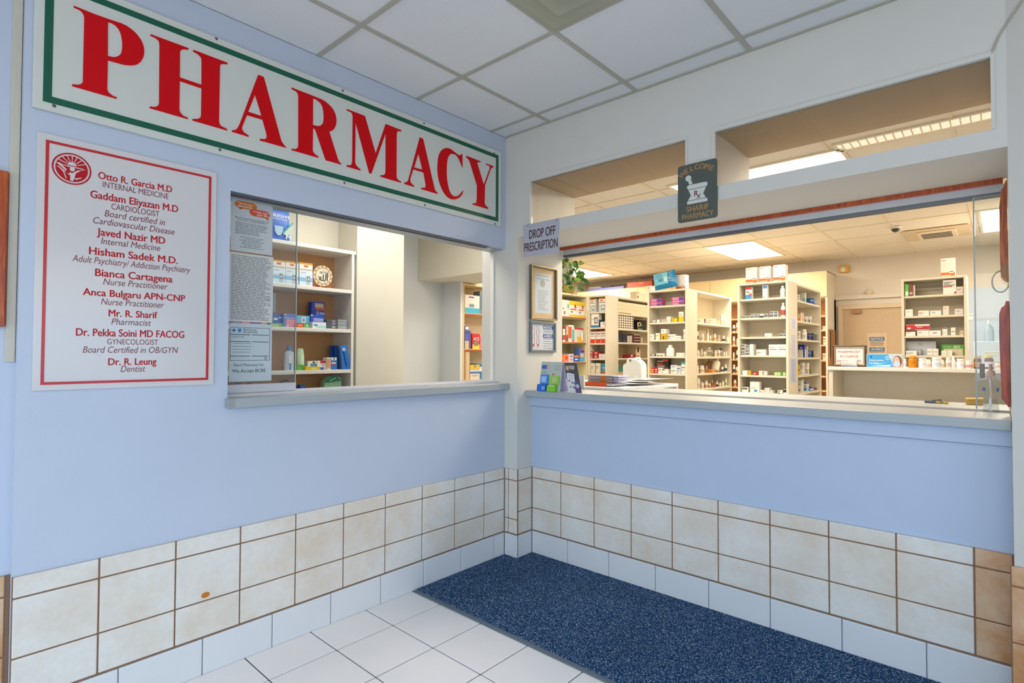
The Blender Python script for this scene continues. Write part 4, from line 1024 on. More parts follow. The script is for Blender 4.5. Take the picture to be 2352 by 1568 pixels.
# two-high red cartons beside flat white ones
def pile(shelf_name, group, z0, face, plane, zm, x0, x1, rows, col, sty, desc, back=.022, depth=.1, names=None, where='', bounds=(-9, 9)):
    """things stacked on one another; rows = photo heights of the tops, from the bottom up"""
    f = plane+back if face == '-y' else plane-back
    px0, px1 = zm[0]+x0/zm[2], zm[0]+x1/zm[2]
    zb = z0
    for k, yt in enumerate(rows):
        py = zm[1]+yt/zm[2]
        A, B = at(px0, py, 1 if face == '-y' else 0, f), at(px1, py, 1 if face == '-y' else 0, f)
        z1 = max((A.z+B.z)/2, zb+.008)
        c_, s_ = (col[k], sty[k]) if isinstance(col, list) else (col, sty)
        pr = LBL.get(s_, ()) if isinstance(s_, str) else s_
        if face == '-y': mb = printed_box('carton', max(A.x+.001, bounds[0]), min(B.x-.001, bounds[1]), f, f+depth, zb+.0005, z1, face, c_, pr)
        else: mb = printed_box('carton', f-depth, f, max(A.y+.001, bounds[0]), min(B.y-.001, bounds[1]), zb+.0005, z1, face, c_, pr)
        pos = 'single' if len(rows) == 1 else ('lowest' if k == 0 else 'topmost' if k == len(rows)-1 else ORD[k]+' up')
        tag(mb.build('carton'), '%s, %s, %s, %s' % (desc, pos, where, shelf_name), 'box', group)
        zb = z1
G2 = 'cartons on the left end bay'
pile('left end bay', G2, zU2E[3], '-y', GY, Z2, 768, 890, (1222, 1142), 'a8222a', 'red', 'small red carton', where='left on fourth shelf', bounds=(-1.477, -1.241))
pile('left end bay', G2, zU2E[3], '-y', GY, Z2, 902, 1012, (1222, 1142), 'a8222a', 'red', 'small red carton', where='middle of fourth shelf', bounds=(-1.477, -1.241))
pile('left end bay', G2, zU2E[3], '-y', GY, Z2, 1018, 1180, (1250, 1200), W, 'wr', 'flat white carton', where='right on fourth shelf', bounds=(-1.477, -1.241))
pile('left end bay', G2, zU2E[5], '-y', GY, Z3, 1400, 1700, (790, 740, 690), W, [(.05,.3,.5,.7,'9a9da0')], 'flat white carton', where='on the sixth shelf', depth=.15, bounds=(-1.477, -1.241))

# middle end bay
G3 = 'cartons on the middle end bay'
pile('middle end bay', G3, zU3E[0], '-y', GY, Z4, 230, 485, (962, 842), 'b34d80', 'pink', 'pink carton with blue spot', where='left on top shelf', bounds=(-.63, -.185))
pile('middle end bay', G3, zU3E[0], '-y', GY, Z4, 715, 988, (925, 800), 'b9588a', 'pink', 'pink carton with blue spot', where='right on top shelf', bounds=(-.63, -.185))
TY = [(0,0,1,.55,'d8bd12'), (.15,.68,.8,.73,'777777'), (.15,.8,.6,.84,'777777')]
stock('middle end bay', G3, zU3E, '-y', GY, [
 (1, Z4, [('box', 268, 358, 1320, '9c9a98', [(.2,.5,.9,.8,'e6e4e0')], 'small grey carton'), ('box', 375, 460, 1315, W, [(.8,0,1,1,'6a6f86')], 'small white carton'), ('box', 495, 530, 1312, 'ddc7a8', 'w', 'tiny tan carton'), ('box', 541, 577, 1306, 'ddc7a8', 'w', 'tiny tan carton'), ('box', 718, 747, 1284, 'd9bd16', (), 'narrow yellow carton'), ('box', 755, 832, 1284, 'd9bd16', [(.3,.3,.7,.35,'8a7410')], 'yellow carton'), ('box', 872, 975, 1134, W, TY, 'tall white and yellow carton')]),
 (2, Z5, [('box', 190, 292, 160, W, 'w', 'white lined carton'), ('box', 332, 415, 135, W, [(.1,.5,.8,.75,'c9c31f'),(.1,.3,.6,.35,'999999')], 'white carton with yellow square'), ('box', 566, 745, 160, W, [(.1,.55,.45,.7,'445066'),(.55,.6,.9,.68,'556070'),(.1,.2,.5,.3,'777777')], 'wide white carton', dict(back=.06)), ('box', 718, 862, 195, W, [(.1,.4,.4,.5,'667080'),(.5,.4,.9,.5,'667080')], 'low white carton', dict(back=.03)), ('box', 917, 968, 55, W, 'w', 'tall white carton', dict(lim=(-9, -.186)))]),
 (3, Z5, [('box', 232, 305, 575, '85888c', [(.3,.4,.9,.7,'dddddd')], 'small grey carton'), ('box', 342, 500, 565, W, [(.08,.1,.45,.4,'4a4f55'),(.55,.1,.9,.4,'4a4f55')], 'low white carton'), ('jug', 556, 732, 388, 'e9e8e2', None, 'large white medicine bottle', dict(label='large white rounded medicine bottle on the fourth shelf, middle end bay')), ('box', 765, 945, 553, W, [(.2,.4,.3,.6,'666666'),(.7,.3,.8,.5,'666666')], 'wide white carton')]),
 (4, Z5, [('box', 204, 240, 875, 'd3b31a', [(.2,.4,.8,.5,'a03028')], 'narrow yellow carton', dict(lim=(-.63, 9))), ('box', 243, 310, 868, 'b83030', 'red', 'small red carton'), ('box', 315, 376, 862, 'b83030', 'red', 'small red carton'), ('box', 382, 462, 868, W, 'wr', 'small white carton'), ('box', 470, 600, 900, W, [(.0,.75,.4,1,'9a4038')], 'low white carton'), ('box', 790, 862, 832, 'c9d4de', 'wb', 'pale blue carton'), ('box', 872, 968, 750, W, [(0,.82,1,1,'2f9aa8'),(.1,.5,.8,.6,'888888'),(.1,.3,.6,.36,'888888')], 'tall white and teal carton', dict(lim=(-9, -.186)))]),
], bounds=(-.63, -.185))
pile('middle end bay', G3, zU3E[1], '-y', GY, Z4, 592, 685, (1300, 1243), W, 'w', 'small white carton', where='middle of second shelf', bounds=(-.63, -.185))
pile('middle end bay', G3, zU3E[2], '-y', GY, Z5, 440, 550, (150, 50), ['c9a21a', W], [[(.4,.1,.65,.6,'3a3420')], 'w'], 'square carton', where='third shelf', bounds=(-.63, -.185))
pile('middle end bay', G3, zU3E[4], '-y', GY, Z5, 352, 596, (865, 765, 692), ['6a5a50', '34302e', '34302e'], [(), [(0,.55,.55,.95,'c8502a'),(.05,.15,.7,.4,'b8b4b0')], [(.5,.4,1,1,'c8502a'),(.05,.25,.6,.6,'b8b4b0')]], 'black and orange carton', back=.10, depth=.08, where='behind on fifth shelf', bounds=(-.63, -.185))
pile('middle end bay', G3, zU3E[4], '-y', GY, Z5, 646, 782, (898, 815), W, 'wb', 'white carton', where='right half of fifth shelf', bounds=(-.63, -.185))

# right end bay
G4 = 'cartons on the right end bay'
KB = [(.06,.15,.94,.85,'2d343b'), (.16,.42,.8,.56,'aeb4ba')]
stock('right end bay', G4, zU4E, '-y', GY, [
 (0, Z6, [('box', 296, 428, 640, W, [(0,.8,1,1,'b8202a'),(0,0,1,.36,'3a8fc8'),(.55,.25,1,.45,'c8483a'),(.1,.6,.6,.65,'555555'),(.1,.52,.8,.56,'555555')], 'red white and blue carton'), ('box', 657, 760, 572, W, [(.1,.72,.95,.98,'4f74b4'),(.15,.5,.7,.53,'9a9da0'),(.1,.08,.5,.12,'777777')], 'tall white carton with blue square'), ('jug', 1035, 1135, 610, 'e6e3dc', 'd9d2cc', 'white medicine bottle')]),
 (1, Z6, [('box', 217, 298, 1252, W, KB, 'tiny black labelled carton'), ('box', 300, 378, 1247, W, KB, 'tiny black labelled carton'), ('box', 571, 592, 1220, '8a8d90', (), 'narrow grey carton'), ('box', 597, 680, 1205, W, [(.0,.0,1,.5,'2d343b')], 'white carton with black base'), ('box', 690, 768, 1210, W, KB, 'tiny black labelled carton'), ('box', 776, 806, 1215, '77736e', (), 'narrow grey carton'), ('jug', 1050, 1140, 972, 'e6e3dc', 'b0524a', 'tall white medicine bottle')]),
 (2, Z7, [('box', 705, 842, 140, W, [(.05,.05,.6,.12,'888888')], 'pale white carton')]),
 (3, Z7, [('box', 527, 722, 482, W, [(.08,.5,.3,.56,'777777'),(.08,.36,.5,.46,'5a616c')], 'white carton with dark line'), ('box', 787, 1197, 376, W, [(.06,.5,.46,.57,'5a6ab0'),(.56,.5,.99,.57,'5a6ab0'),(.06,.7,.3,.76,'9aa0aa'),(.58,.7,.85,.76,'9aa0aa')], 'long white carton with blue lines', dict(depth=.2, lim=(0, .872)))]),
 (4, Z7, [('box', 232, 340, 930, W, [(.85,.3,.95,.7,'6a86b8')], 'small pale carton'), ('box', 363, 405, 930, 'd2a716', (), 'yellow carton'), ('box', 457, 570, 957, 'a8302a', [(.1,.3,.5,.6,'e0c8c0')], 'red carton'), ('box', 578, 668, 935, 'e3d6c0', [(.9,0,1,1,'8a4a3a')], 'cream carton'), ('box', 680, 745, 943, W, 'w', 'small white carton'), ('box', 907, 970, 965, '9fc873', 'grn', 'green carton'), ('box', 973, 1037, 963, '9fc873', 'grn', 'green carton'), ('box', 1043, 1080, 968, '6a8a3e', (), 'dark green carton'), ('box', 1086, 1143, 966, '9fc873', 'grn', 'green carton'), ('box', 1147, 1197, 962, '9fc873', 'grn', 'green carton', dict(lim=(0, .872)))]),
 (5, Z7, [('box', 221, 350, 1280, W, [(.06,.55,.85,.9,'20262e'),(.15,.65,.7,.75,'9aa0a6')], 'white carton with black panel'), ('box', 393, 590, 1168, W, [(.45,.1,.78,.3,'3a8fd0'),(.1,.42,.6,.47,'999999')], 'large white carton with blue corner'), ('box', 1098, 1197, 1330, W, [(.0,.4,1,.95,'20262e')], 'white carton with black panel', dict(lim=(0, .872)))]),
], bounds=(.421, .872))
for x0, x1, rows, wh in ((402, 478, (1240, 1200), 'third on second shelf'), (482, 556, (1240, 1200), 'fourth on second shelf'), (810, 893, (1205, 1150), 'left pair on second shelf'), (897, 980, (1205, 1155), 'right pair on second shelf')):
    pile('right end bay', G4, zU4E[1], '-y', GY, Z6, x0, x1, rows, W, KB, 'tiny black labelled carton', where=wh, depth=.06, bounds=(.421, .872))
pile('right end bay', G4, zU4E[2], '-y', GY, Z7, 1012, 1100, (150,), W, KB, 'tiny black labelled carton', where='left of two on third shelf', bounds=(.421, .872))
pile('right end bay', G4, zU4E[2], '-y', GY, Z7, 1112, 1195, (150, 92), W, KB, 'tiny black labelled carton', where='right of third shelf', bounds=(.421, .872))
pile('right end bay', G4, zU4E[3], '-y', GY, Z7, 212, 285, (562, 510, 430, 370), W, KB, 'small black labelled carton', where='first column of fourth shelf', bounds=(.421, .872))
pile('right end bay', G4, zU4E[3], '-y', GY, Z7, 295, 375, (545, 490, 450, 390), W, KB, 'small black labelled carton', where='second column of fourth shelf', bounds=(.421, .872))
pile('right end bay', G4, zU4E[3], '-y', GY, Z7, 384, 462, (372,), W, (), 'plain white carton', where='third column of fourth shelf', bounds=(.421, .872))
pile('right end bay', G4, zU4E[5], '-y', GY, Z7, 700, 800, (1350, 1300), W, 'w', 'small white carton', where='middle of bottom shelf', bounds=(.421, .872))
pile('right end bay', G4, zU4E[5], '-y', GY, Z7, 606, 696, (1345,), W, 'w', 'small white carton', where='left of middle, bottom shelf', bounds=(.421, .872))
pile('right end bay', G4, zU4E[5], '-y', GY, Z7, 806, 868, (1350,), W, 'w', 'small white carton', where='right of middle, bottom shelf', bounds=(.421, .872))
pile('right end bay', G4, zU4E[5], '-y', GY, Z7, 967, 1080, (1385, 1350), W, [(.05,.2,.6,.7,'50565e')], 'grey striped carton', where='right on bottom shelf', bounds=(.421, .872))

# left aisle: long cartons, a wall of small cartons, dark blocks
G2S = 'cartons on the left aisle shelving'
pile('left aisle shelving', G2S, zU2S[1], '+x', -1.218, Z1, 1490, 2600, (1445, 1360, 1275), 'dfcfae', (), 'long cream carton', where='upper shelf', depth=.2, bounds=(3.487, 5.2))
f = -1.24
ys = [at(1419.5+5.05*i, 740, 0, f).y for i in range(8)]
proto = None
for i in range(7):
    for k in range(7 if i < 6 else 6):
        hh = .0305; y0, y1 = ys[i]+.0006, ys[i+1]-.0006
        if proto is None or True:
            mb = printed_box('carton', f-.06, f, y0, y1, zU2S[2]+.0005+hh*k, zU2S[2]+hh*(k+1), '+x', 'e6dcc6', [(.2,.25,.8,.85,'2c3040')])
            o_ = mb.build('small_carton')
        tag(o_, 'tiny white carton with dark label, column %s, row %s of the block, left aisle' % (ORD[i].replace('leftmost', 'first'), ORD[k].replace('leftmost', 'bottom')), 'box', 'block of tiny dark labelled cartons in the left aisle')
stock('left aisle shelving', G2S, zU2S, '+x', -1.218, [
 (2, Z2, [('box', 2010, 2190, 375, '202326', [(.3,.45,.7,.5,'666a6e')], 'black carton', dict(depth=.1, back=.08))]),
 (3, Z2, [('box', 1484, 1600, 712, '1c2436', [(.1,.2,.5,.25,'8a93a8')], 'navy carton', dict(depth=.12)), ('box', 1606, 1716, 712, '1c2436', [(.3,.15,.7,.2,'8a93a8')], 'navy carton', dict(depth=.12)), ('box', 2050, 2100, 800, 'b5a58a', (), 'tan carton', dict(back=.07))]),
 (4, Z2, [('box', 1930, 2040, 1020, 'd8c3a0', [(.3,.5,.7,.9,'40342c'),(.35,.1,.6,.2,'40342c')], 'tan figured carton', dict(back=.08)), ('box', 1800, 1942, 1218, 'a8282a', [(.05,.4,.35,.9,'ddd2c6')], 'red carton')]),
 (5, Z3, [('box', 2132, 2245, 440, '2c8f86', [(0,.0,1,.3,'c9a57c')], 'teal carton')]),
 (6, Z3, [('box', 2126, 2245, 640, '4d807a', (), 'dull teal carton')]),
], bounds=(3.487, 5.2))
for x0, x1, wh in ((1722, 1778, 'left column'), (1786, 1840, 'right column')):
    pile('left aisle shelving', G2S, zU2S[3], '+x', -1.218, Z2, x0, x1, (865, 810, 755), 'e0d6c0', [(.1,.2,.9,.8,'3a3d48'),(.2,.35,.7,.65,'d5cfc0')], 'small white carton', where=wh+' on fourth shelf', depth=.06, bounds=(3.487, 5.2))
pile('left aisle shelving', G2S, zU2S[3], '+x', -1.218, Z2, 1848, 2040, (865, 795, 725), '4c2226', [(.2,.75,1,.95,'c8b8a8')], 'maroon carton', where='fourth shelf', depth=.1, bounds=(3.487, 5.2))
t = thing('cream_gadget', (-1.3, 4.2, zU2S[2]), 'small cream coiled gadget beside the black carton in the left aisle', 'gadget')
p = at(1280+2020/10.69, 700+500/10.69, 0, -1.235)
mb = MB(); mb.tube([(-1.235, p.y+.04*math.cos(a*.35), p.z+.012+.022*math.sin(a*.35)) for a in range(19)], .006, M('dcc49a', .5), 6); mb.tube([(-1.235, p.y-.05, p.z+.04), (-1.235, p.y-.055, p.z-.01), (-1.235, p.y-.02, zU2S[2]+.008)], .004, M('dcc49a', .5), 6); mb.build('coil', t)
mb = MB(); mb.bbox(-1.25, p.y-.02, zU2S[2]+.0005, -1.23, p.y+.08, zU2S[2]+.02, M('2f8f80', .5), .003); tag(mb.build('base', t), 'teal base')

# middle aisle: crowd of bottles
G3S = 'pill bottles on the middle aisle shelving'
B_ = 'ece2cf'
def bots(rows): return rows
stock('middle aisle shelving', G3S, zU3S, '+x', -.162, [
 (0, Z4, [('box', 1270, 1442, 1300, B_, [(.1,.5,.8,.6,'8a5a3a'),(.3,.2,.5,.3,'777777')], 'white carton'), ('box', 1452, 1482, 1290, '7d6590', (), 'narrow violet carton'), ('box', 1492, 1715, 1290, B_, [(.1,.3,.6,.4,'999999'),(.1,.6,.9,.7,'c8a88a')], 'long white carton'), ('box', 1720, 1800, 1330, 'e8c9a0', 'w', 'cream carton'), ('bot', 1760, 1890, 1192, B_, None, 'large white bottle', dict(back=.09)), ('bot', 1885, 1960, 1250, B_, 'e0d0b8', 'white bottle')]),
 (1, Z5, [('bot', 1204, 1240, 105, B_, '3a3d48', 'white bottle'), ('bot', 1292, 1358, 150, B_, 'd9c8ae', 'white bottle'), ('box', 1248, 1400, 80, 'd8c2a0', (), 'tan carton', dict(back=.14, depth=.08)), ('bot', 1402, 1464, 50, B_, 'd9c8ae', 'tall white bottle', dict(back=.12)), ('bot', 1405, 1462, 150, B_, None, 'white bottle'), ('bot', 1470, 1512, 190, B_, 'c8b8a0', 'white bottle'), ('bot', 1556, 1612, 150, B_, 'd0a070', 'white bottle'), ('box', 1618, 1700, 175, 'e0cdae', 'w', 'cream carton', dict(back=.06)), ('bot', 1744, 1796, 195, B_, '3a3440', 'dark labelled bottle'), ('bot', 1828, 1876, 215, B_, 'd9c8ae', 'white bottle')]),
 (2, Z5, [('bot', 1212, 1262, 500, B_, 'd9c8ae', 'white bottle'), ('bot', 1266, 1330, 468, B_, None, 'white bottle', dict(back=.1)), ('bot', 1330, 1398, 525, B_, 'd9b890', 'wide white bottle'), ('bot', 1385, 1512, 435, B_, '9aa89a', 'large white bottle', dict(back=.1)), ('bot', 1572, 1622, 500, B_, 'd9c8ae', 'white bottle'), ('bot', 1645, 1698, 490, B_, 'd0a880', 'white bottle'), ('bot', 1668, 1750, 465, B_, 'b8b8c0', 'blue capped bottle', dict(cap='2c4f9c', back=.1)), ('bot', 1756, 1800, 540, B_, 'd0b8a0', 'white bottle'), ('bot', 1806, 1846, 525, B_, None, 'white bottle')]),
 (3, Z5, [('bot', 1204, 1242, 828, B_, 'd9c8ae', 'white bottle'), ('bot', 1252, 1362, 820, B_, 'd5b58c', 'wide white bottle'), ('jug', 1400, 1578, 678, 'd8a468', None, 'large amber jug', dict(back=.1)), ('bot', 1712, 1770, 850, B_, '4a4f60', 'white bottle'), ('bot', 1776, 1842, 798, B_, '3a4f70', 'white bottle'), ('box', 1368, 1600, 905, 'd98f4c', [(.1,.3,.8,.4,'b06a30')], 'orange carton')]),
 (4, Z5, [('bot', 1206, 1272, 1090, B_, 'd0c0b0', 'tall white bottle'), ('bot', 1282, 1350, 1180, B_, 'd9c8ae', 'white bottle'), ('bot', 1362, 1442, 1160, B_, 'd08a60', 'white bottle'), ('bot', 1452, 1500, 1200, B_, 'a08878', 'white bottle'), ('box', 1540, 1602, 1188, 'cf5a24', 'w', 'orange carton'), ('bot', 1606, 1656, 1170, B_, '3a3440', 'white bottle'), ('bot', 1662, 1720, 1190, B_, 'd9c8ae', 'white bottle'), ('bot', 1724, 1782, 1150, B_, None, 'white bottle'), ('bot', 1790, 1842, 1098, B_, 'a8c070', 'tall white bottle')]),
 (1, Z5, [('bot', 1250, 1302, 150, B_, 'd0a880', 'white bottle in the back row', dict(back=.13, label='white bottle in the back row, first from left, second shelf, middle aisle shelving')), ('bot', 1380, 1432, 157, B_, 'd9c8ae', 'white bottle in the back row', dict(back=.13, label='white bottle in the back row, second from left, second shelf, middle aisle shelving')), ('bot', 1500, 1552, 164, B_, 'd0a880', 'white bottle in the back row', dict(back=.13, label='white bottle in the back row, third from left, second shelf, middle aisle shelving')), ('bot', 1600, 1652, 171, B_, 'd9c8ae', 'white bottle in the back row', dict(back=.13, label='white bottle in the back row, fourth from left, second shelf, middle aisle shelving')), ('bot', 1740, 1792, 178, B_, 'd0a880', 'white bottle in the back row', dict(back=.13, label='white bottle in the back row, fifth from left, second shelf, middle aisle shelving'))]),
 (2, Z5, [('bot', 1250, 1302, 480, B_, 'd0a880', 'white bottle in the back row', dict(back=.13, label='white bottle in the back row, first from left, third shelf, middle aisle shelving')), ('bot', 1380, 1432, 487, B_, 'd9c8ae', 'white bottle in the back row', dict(back=.13, label='white bottle in the back row, second from left, third shelf, middle aisle shelving')), ('bot', 1500, 1552, 494, B_, 'd0a880', 'white bottle in the back row', dict(back=.13, label='white bottle in the back row, third from left, third shelf, middle aisle shelving')), ('bot', 1600, 1652, 501, B_, 'd9c8ae', 'white bottle in the back row', dict(back=.13, label='white bottle in the back row, fourth from left, third shelf, middle aisle shelving')), ('bot', 1740, 1792, 508, B_, 'd0a880', 'white bottle in the back row', dict(back=.13, label='white bottle in the back row, fifth from left, third shelf, middle aisle shelving'))]),
 (3, Z5, [('bot', 1250, 1302, 820, B_, 'd0a880', 'white bottle in the back row', dict(back=.13, label='white bottle in the back row, first from left, fourth shelf, middle aisle shelving')), ('bot', 1380, 1432, 827, B_, 'd9c8ae', 'white bottle in the back row', dict(back=.13, label='white bottle in the back row, second from left, fourth shelf, middle aisle shelving')), ('bot', 1500, 1552, 834, B_, 'd0a880', 'white bottle in the back row', dict(back=.13, label='white bottle in the back row, third from left, fourth shelf, middle aisle shelving')), ('bot', 1600, 1652, 841, B_, 'd9c8ae', 'white bottle in the back row', dict(back=.13, label='white bottle in the back row, fourth from left, fourth shelf, middle aisle shelving')), ('bot', 1740, 1792, 848, B_, 'd0a880', 'white bottle in the back row', dict(back=.13, label='white bottle in the back row, fifth from left, fourth shelf, middle aisle shelving'))]),
 (4, Z5, [('bot', 1250, 1302, 1120, B_, 'd0a880', 'white bottle in the back row', dict(back=.13, label='white bottle in the back row, first from left, fifth shelf, middle aisle shelving')), ('bot', 1380, 1432, 1127, B_, 'd9c8ae', 'white bottle in the back row', dict(back=.13, label='white bottle in the back row, second from left, fifth shelf, middle aisle shelving')), ('bot', 1500, 1552, 1134, B_, 'd0a880', 'white bottle in the back row', dict(back=.13, label='white bottle in the back row, third from left, fifth shelf, middle aisle shelving')), ('bot', 1600, 1652, 1141, B_, 'd9c8ae', 'white bottle in the back row', dict(back=.13, label='white bottle in the back row, fourth from left, fifth shelf, middle aisle shelving')), ('bot', 1740, 1792, 1148, B_, 'd0a880', 'white bottle in the back row', dict(back=.13, label='white bottle in the back row, fifth from left, fifth shelf, middle aisle shelving'))]),
], bounds=(3.487, 4.537), aisle=True)
t = thing('spray_bottle', (-.25, 4.25, zU3S[3]), 'leaning white bottle beside the amber jug, middle aisle shelving', 'bottle')
p = at(1470+1640/9.222, 750+870/9.222, 0, -.20)
mb = MB(); mb.lathe((0, 0, 0), [(.045, 0), (.05, .01), (.05, .11), (.02, .15), (.02, .165)], M(B_, .4), 16)
for v in mb.v: a = v.y*math.cos(.45)+v.z*math.sin(.45); b = -v.y*math.sin(.45)+v.z*math.cos(.45); v.xyz = (-.225+v.x, p.y-.02+a, zU3S[3]+.024+b)
mb.build('bottle', t, smooth=True)
mb = MB(); mb.lathe((0, 0, .165), [(.026, 0), (.026, .03)], WHITE, 14)
for v in mb.v: a = v.y*math.cos(.45)+v.z*math.sin(.45); b = -v.y*math.sin(.45)+v.z*math.cos(.45); v.xyz = (-.225+v.x, p.y-.02+a, zU3S[3]+.024+b)
mb.build('cap', t, smooth=True)

# right aisle
G4S = 'stock on the right aisle shelving'
stock('right aisle shelving', G4S, zU4S, '+x', .895, [
 (0, Z6, [('box', 1402, 1450, 790, W, 'w', 'small white carton'), ('box', 1456, 1585, 757, 'd5d8d6', [(.5,0,1,.5,'7fb8ac')], 'pale carton with teal corner', dict(back=.05)), ('box', 1588, 1768, 872, '1f62b8', [(.6,.5,.95,.75,'c8d8ee'),(.6,.2,.9,.3,'88a8d8')], 'bright blue carton'), ('box', 1774, 1855, 922, W, [(.5,.4,.65,.6,'666666')], 'white carton')]),
 (1, Z6, [('box', 1402, 1530, 1182, 'd9861c', [(.15,.35,.4,.85,'e8e2d6'),(.6,0,1,1,'e8e2d6')], 'orange and white carton'), ('box', 1542, 1616, 1258, W, [(.2,.1,.7,.5,'6f6a60')], 'low white carton'), ('box', 1622, 1700, 1256, W, [(.2,.1,.7,.5,'6f6a60')], 'low white carton')]),
 (2, Z7, [('box', 1412, 1462, 90, W, 'w', 'white carton'), ('bot', 1472, 1592, 58, W, 'c5c5c2', 'white bottle'), ('box', 1602, 1668, 140, '27356e', [(.3,.6,.7,.7,'c8d0e8')], 'navy carton'), ('box', 1674, 1750, 140, '27356e', [(.3,.6,.7,.7,'c8d0e8')], 'navy carton'), ('box', 1756, 1838, 160, '74808a', [(.8,0,1,1,'c0b060')], 'grey carton')]),
 (3, Z7, [('box', 1412, 1590, 380, '1d2c8c', [(0,0,.75,.62,'d2d2d0'),(.25,.7,.6,.8,'d8dcee')], 'navy framed carton'), ('box', 1594, 1620, 415, 'e2d8c2', (), 'thin cream carton'), ('box', 1624, 1694, 500, '2f68ac', [(.2,.5,.5,.8,'c8d8ee')], 'blue carton'), ('box', 1706, 1736, 505, '20242c', (), 'thin black carton'), ('box', 1740, 1795, 580, 'c0a888', (), 'tan carton')]),
 (4, Z7, [('box', 1412, 1450, 810, 'd9bc20', [(0,.4,1,.6,'d07a2a')], 'narrow yellow carton'), ('box', 1454, 1552, 762, W, 'w', 'white carton'), ('box', 1556, 1646, 768, W, [(.1,.35,.8,.42,'b04038'),(.5,.1,.8,.28,'555a66')], 'white carton with red line'), ('box', 1652, 1700, 905, '5f9470', (), 'green carton')]),
 (5, Z7, [('box', 1412, 1530, 1112, W, [(0,.85,1,1,'b8cc8a'),(.1,.6,.6,.64,'777777'),(.2,.1,.5,.25,'666a72')], 'white tall carton'), ('box', 1534, 1640, 1172, W, [(0,.82,1,1,'2f74cc'),(0,.1,.7,.4,'3a86dc'),(0,.5,.7,.58,'2f74cc'),(.7,.86,1,1,'d0602a')], 'white and blue carton'), ('bot', 1648, 1725, 1270, '2d62c0', 'e0e4ee', 'blue bottle', dict(cap='2d62c0')), ('box', 1748, 1812, 1290, '9c2c2c', 'w', 'red carton')]),
], bounds=(3.537, 4.497), aisle=True)
# lists taped to the side of the right end bay
mb = None
for k, (x0, x1, y0, y1, lab) in enumerate(((1816, 1830, 731, 757, 'small printed list taped highest on the right end bay side'), (1816, 1829, 767, 821, 'long printed list taped in the middle of the right end bay side'), (1816, 1829, 823, 879, 'pale blue printed list taped lowest on the right end bay side'))):
    a, b = at(x0, y1, 0, .8962), at(x1, y0, 0, .8962)
    mb = MB(); mb.bbox(.8955, a.y, a.z, .8965, b.y, b.z, M('d3d6e4' if k < 2 else 'b9c4e6', .6), .0003)
    lines(mb, (.8968, (a.y+b.y)/2, 0), Y, Z, (b.y-a.y)*.7, a.z+.02, b.z-.02, int((b.z-a.z)/.016), M('8288a0', .6), .004, seed=k)
    tag(mb.build('paper_list'), lab, 'notice', 'lists taped on the shelving')

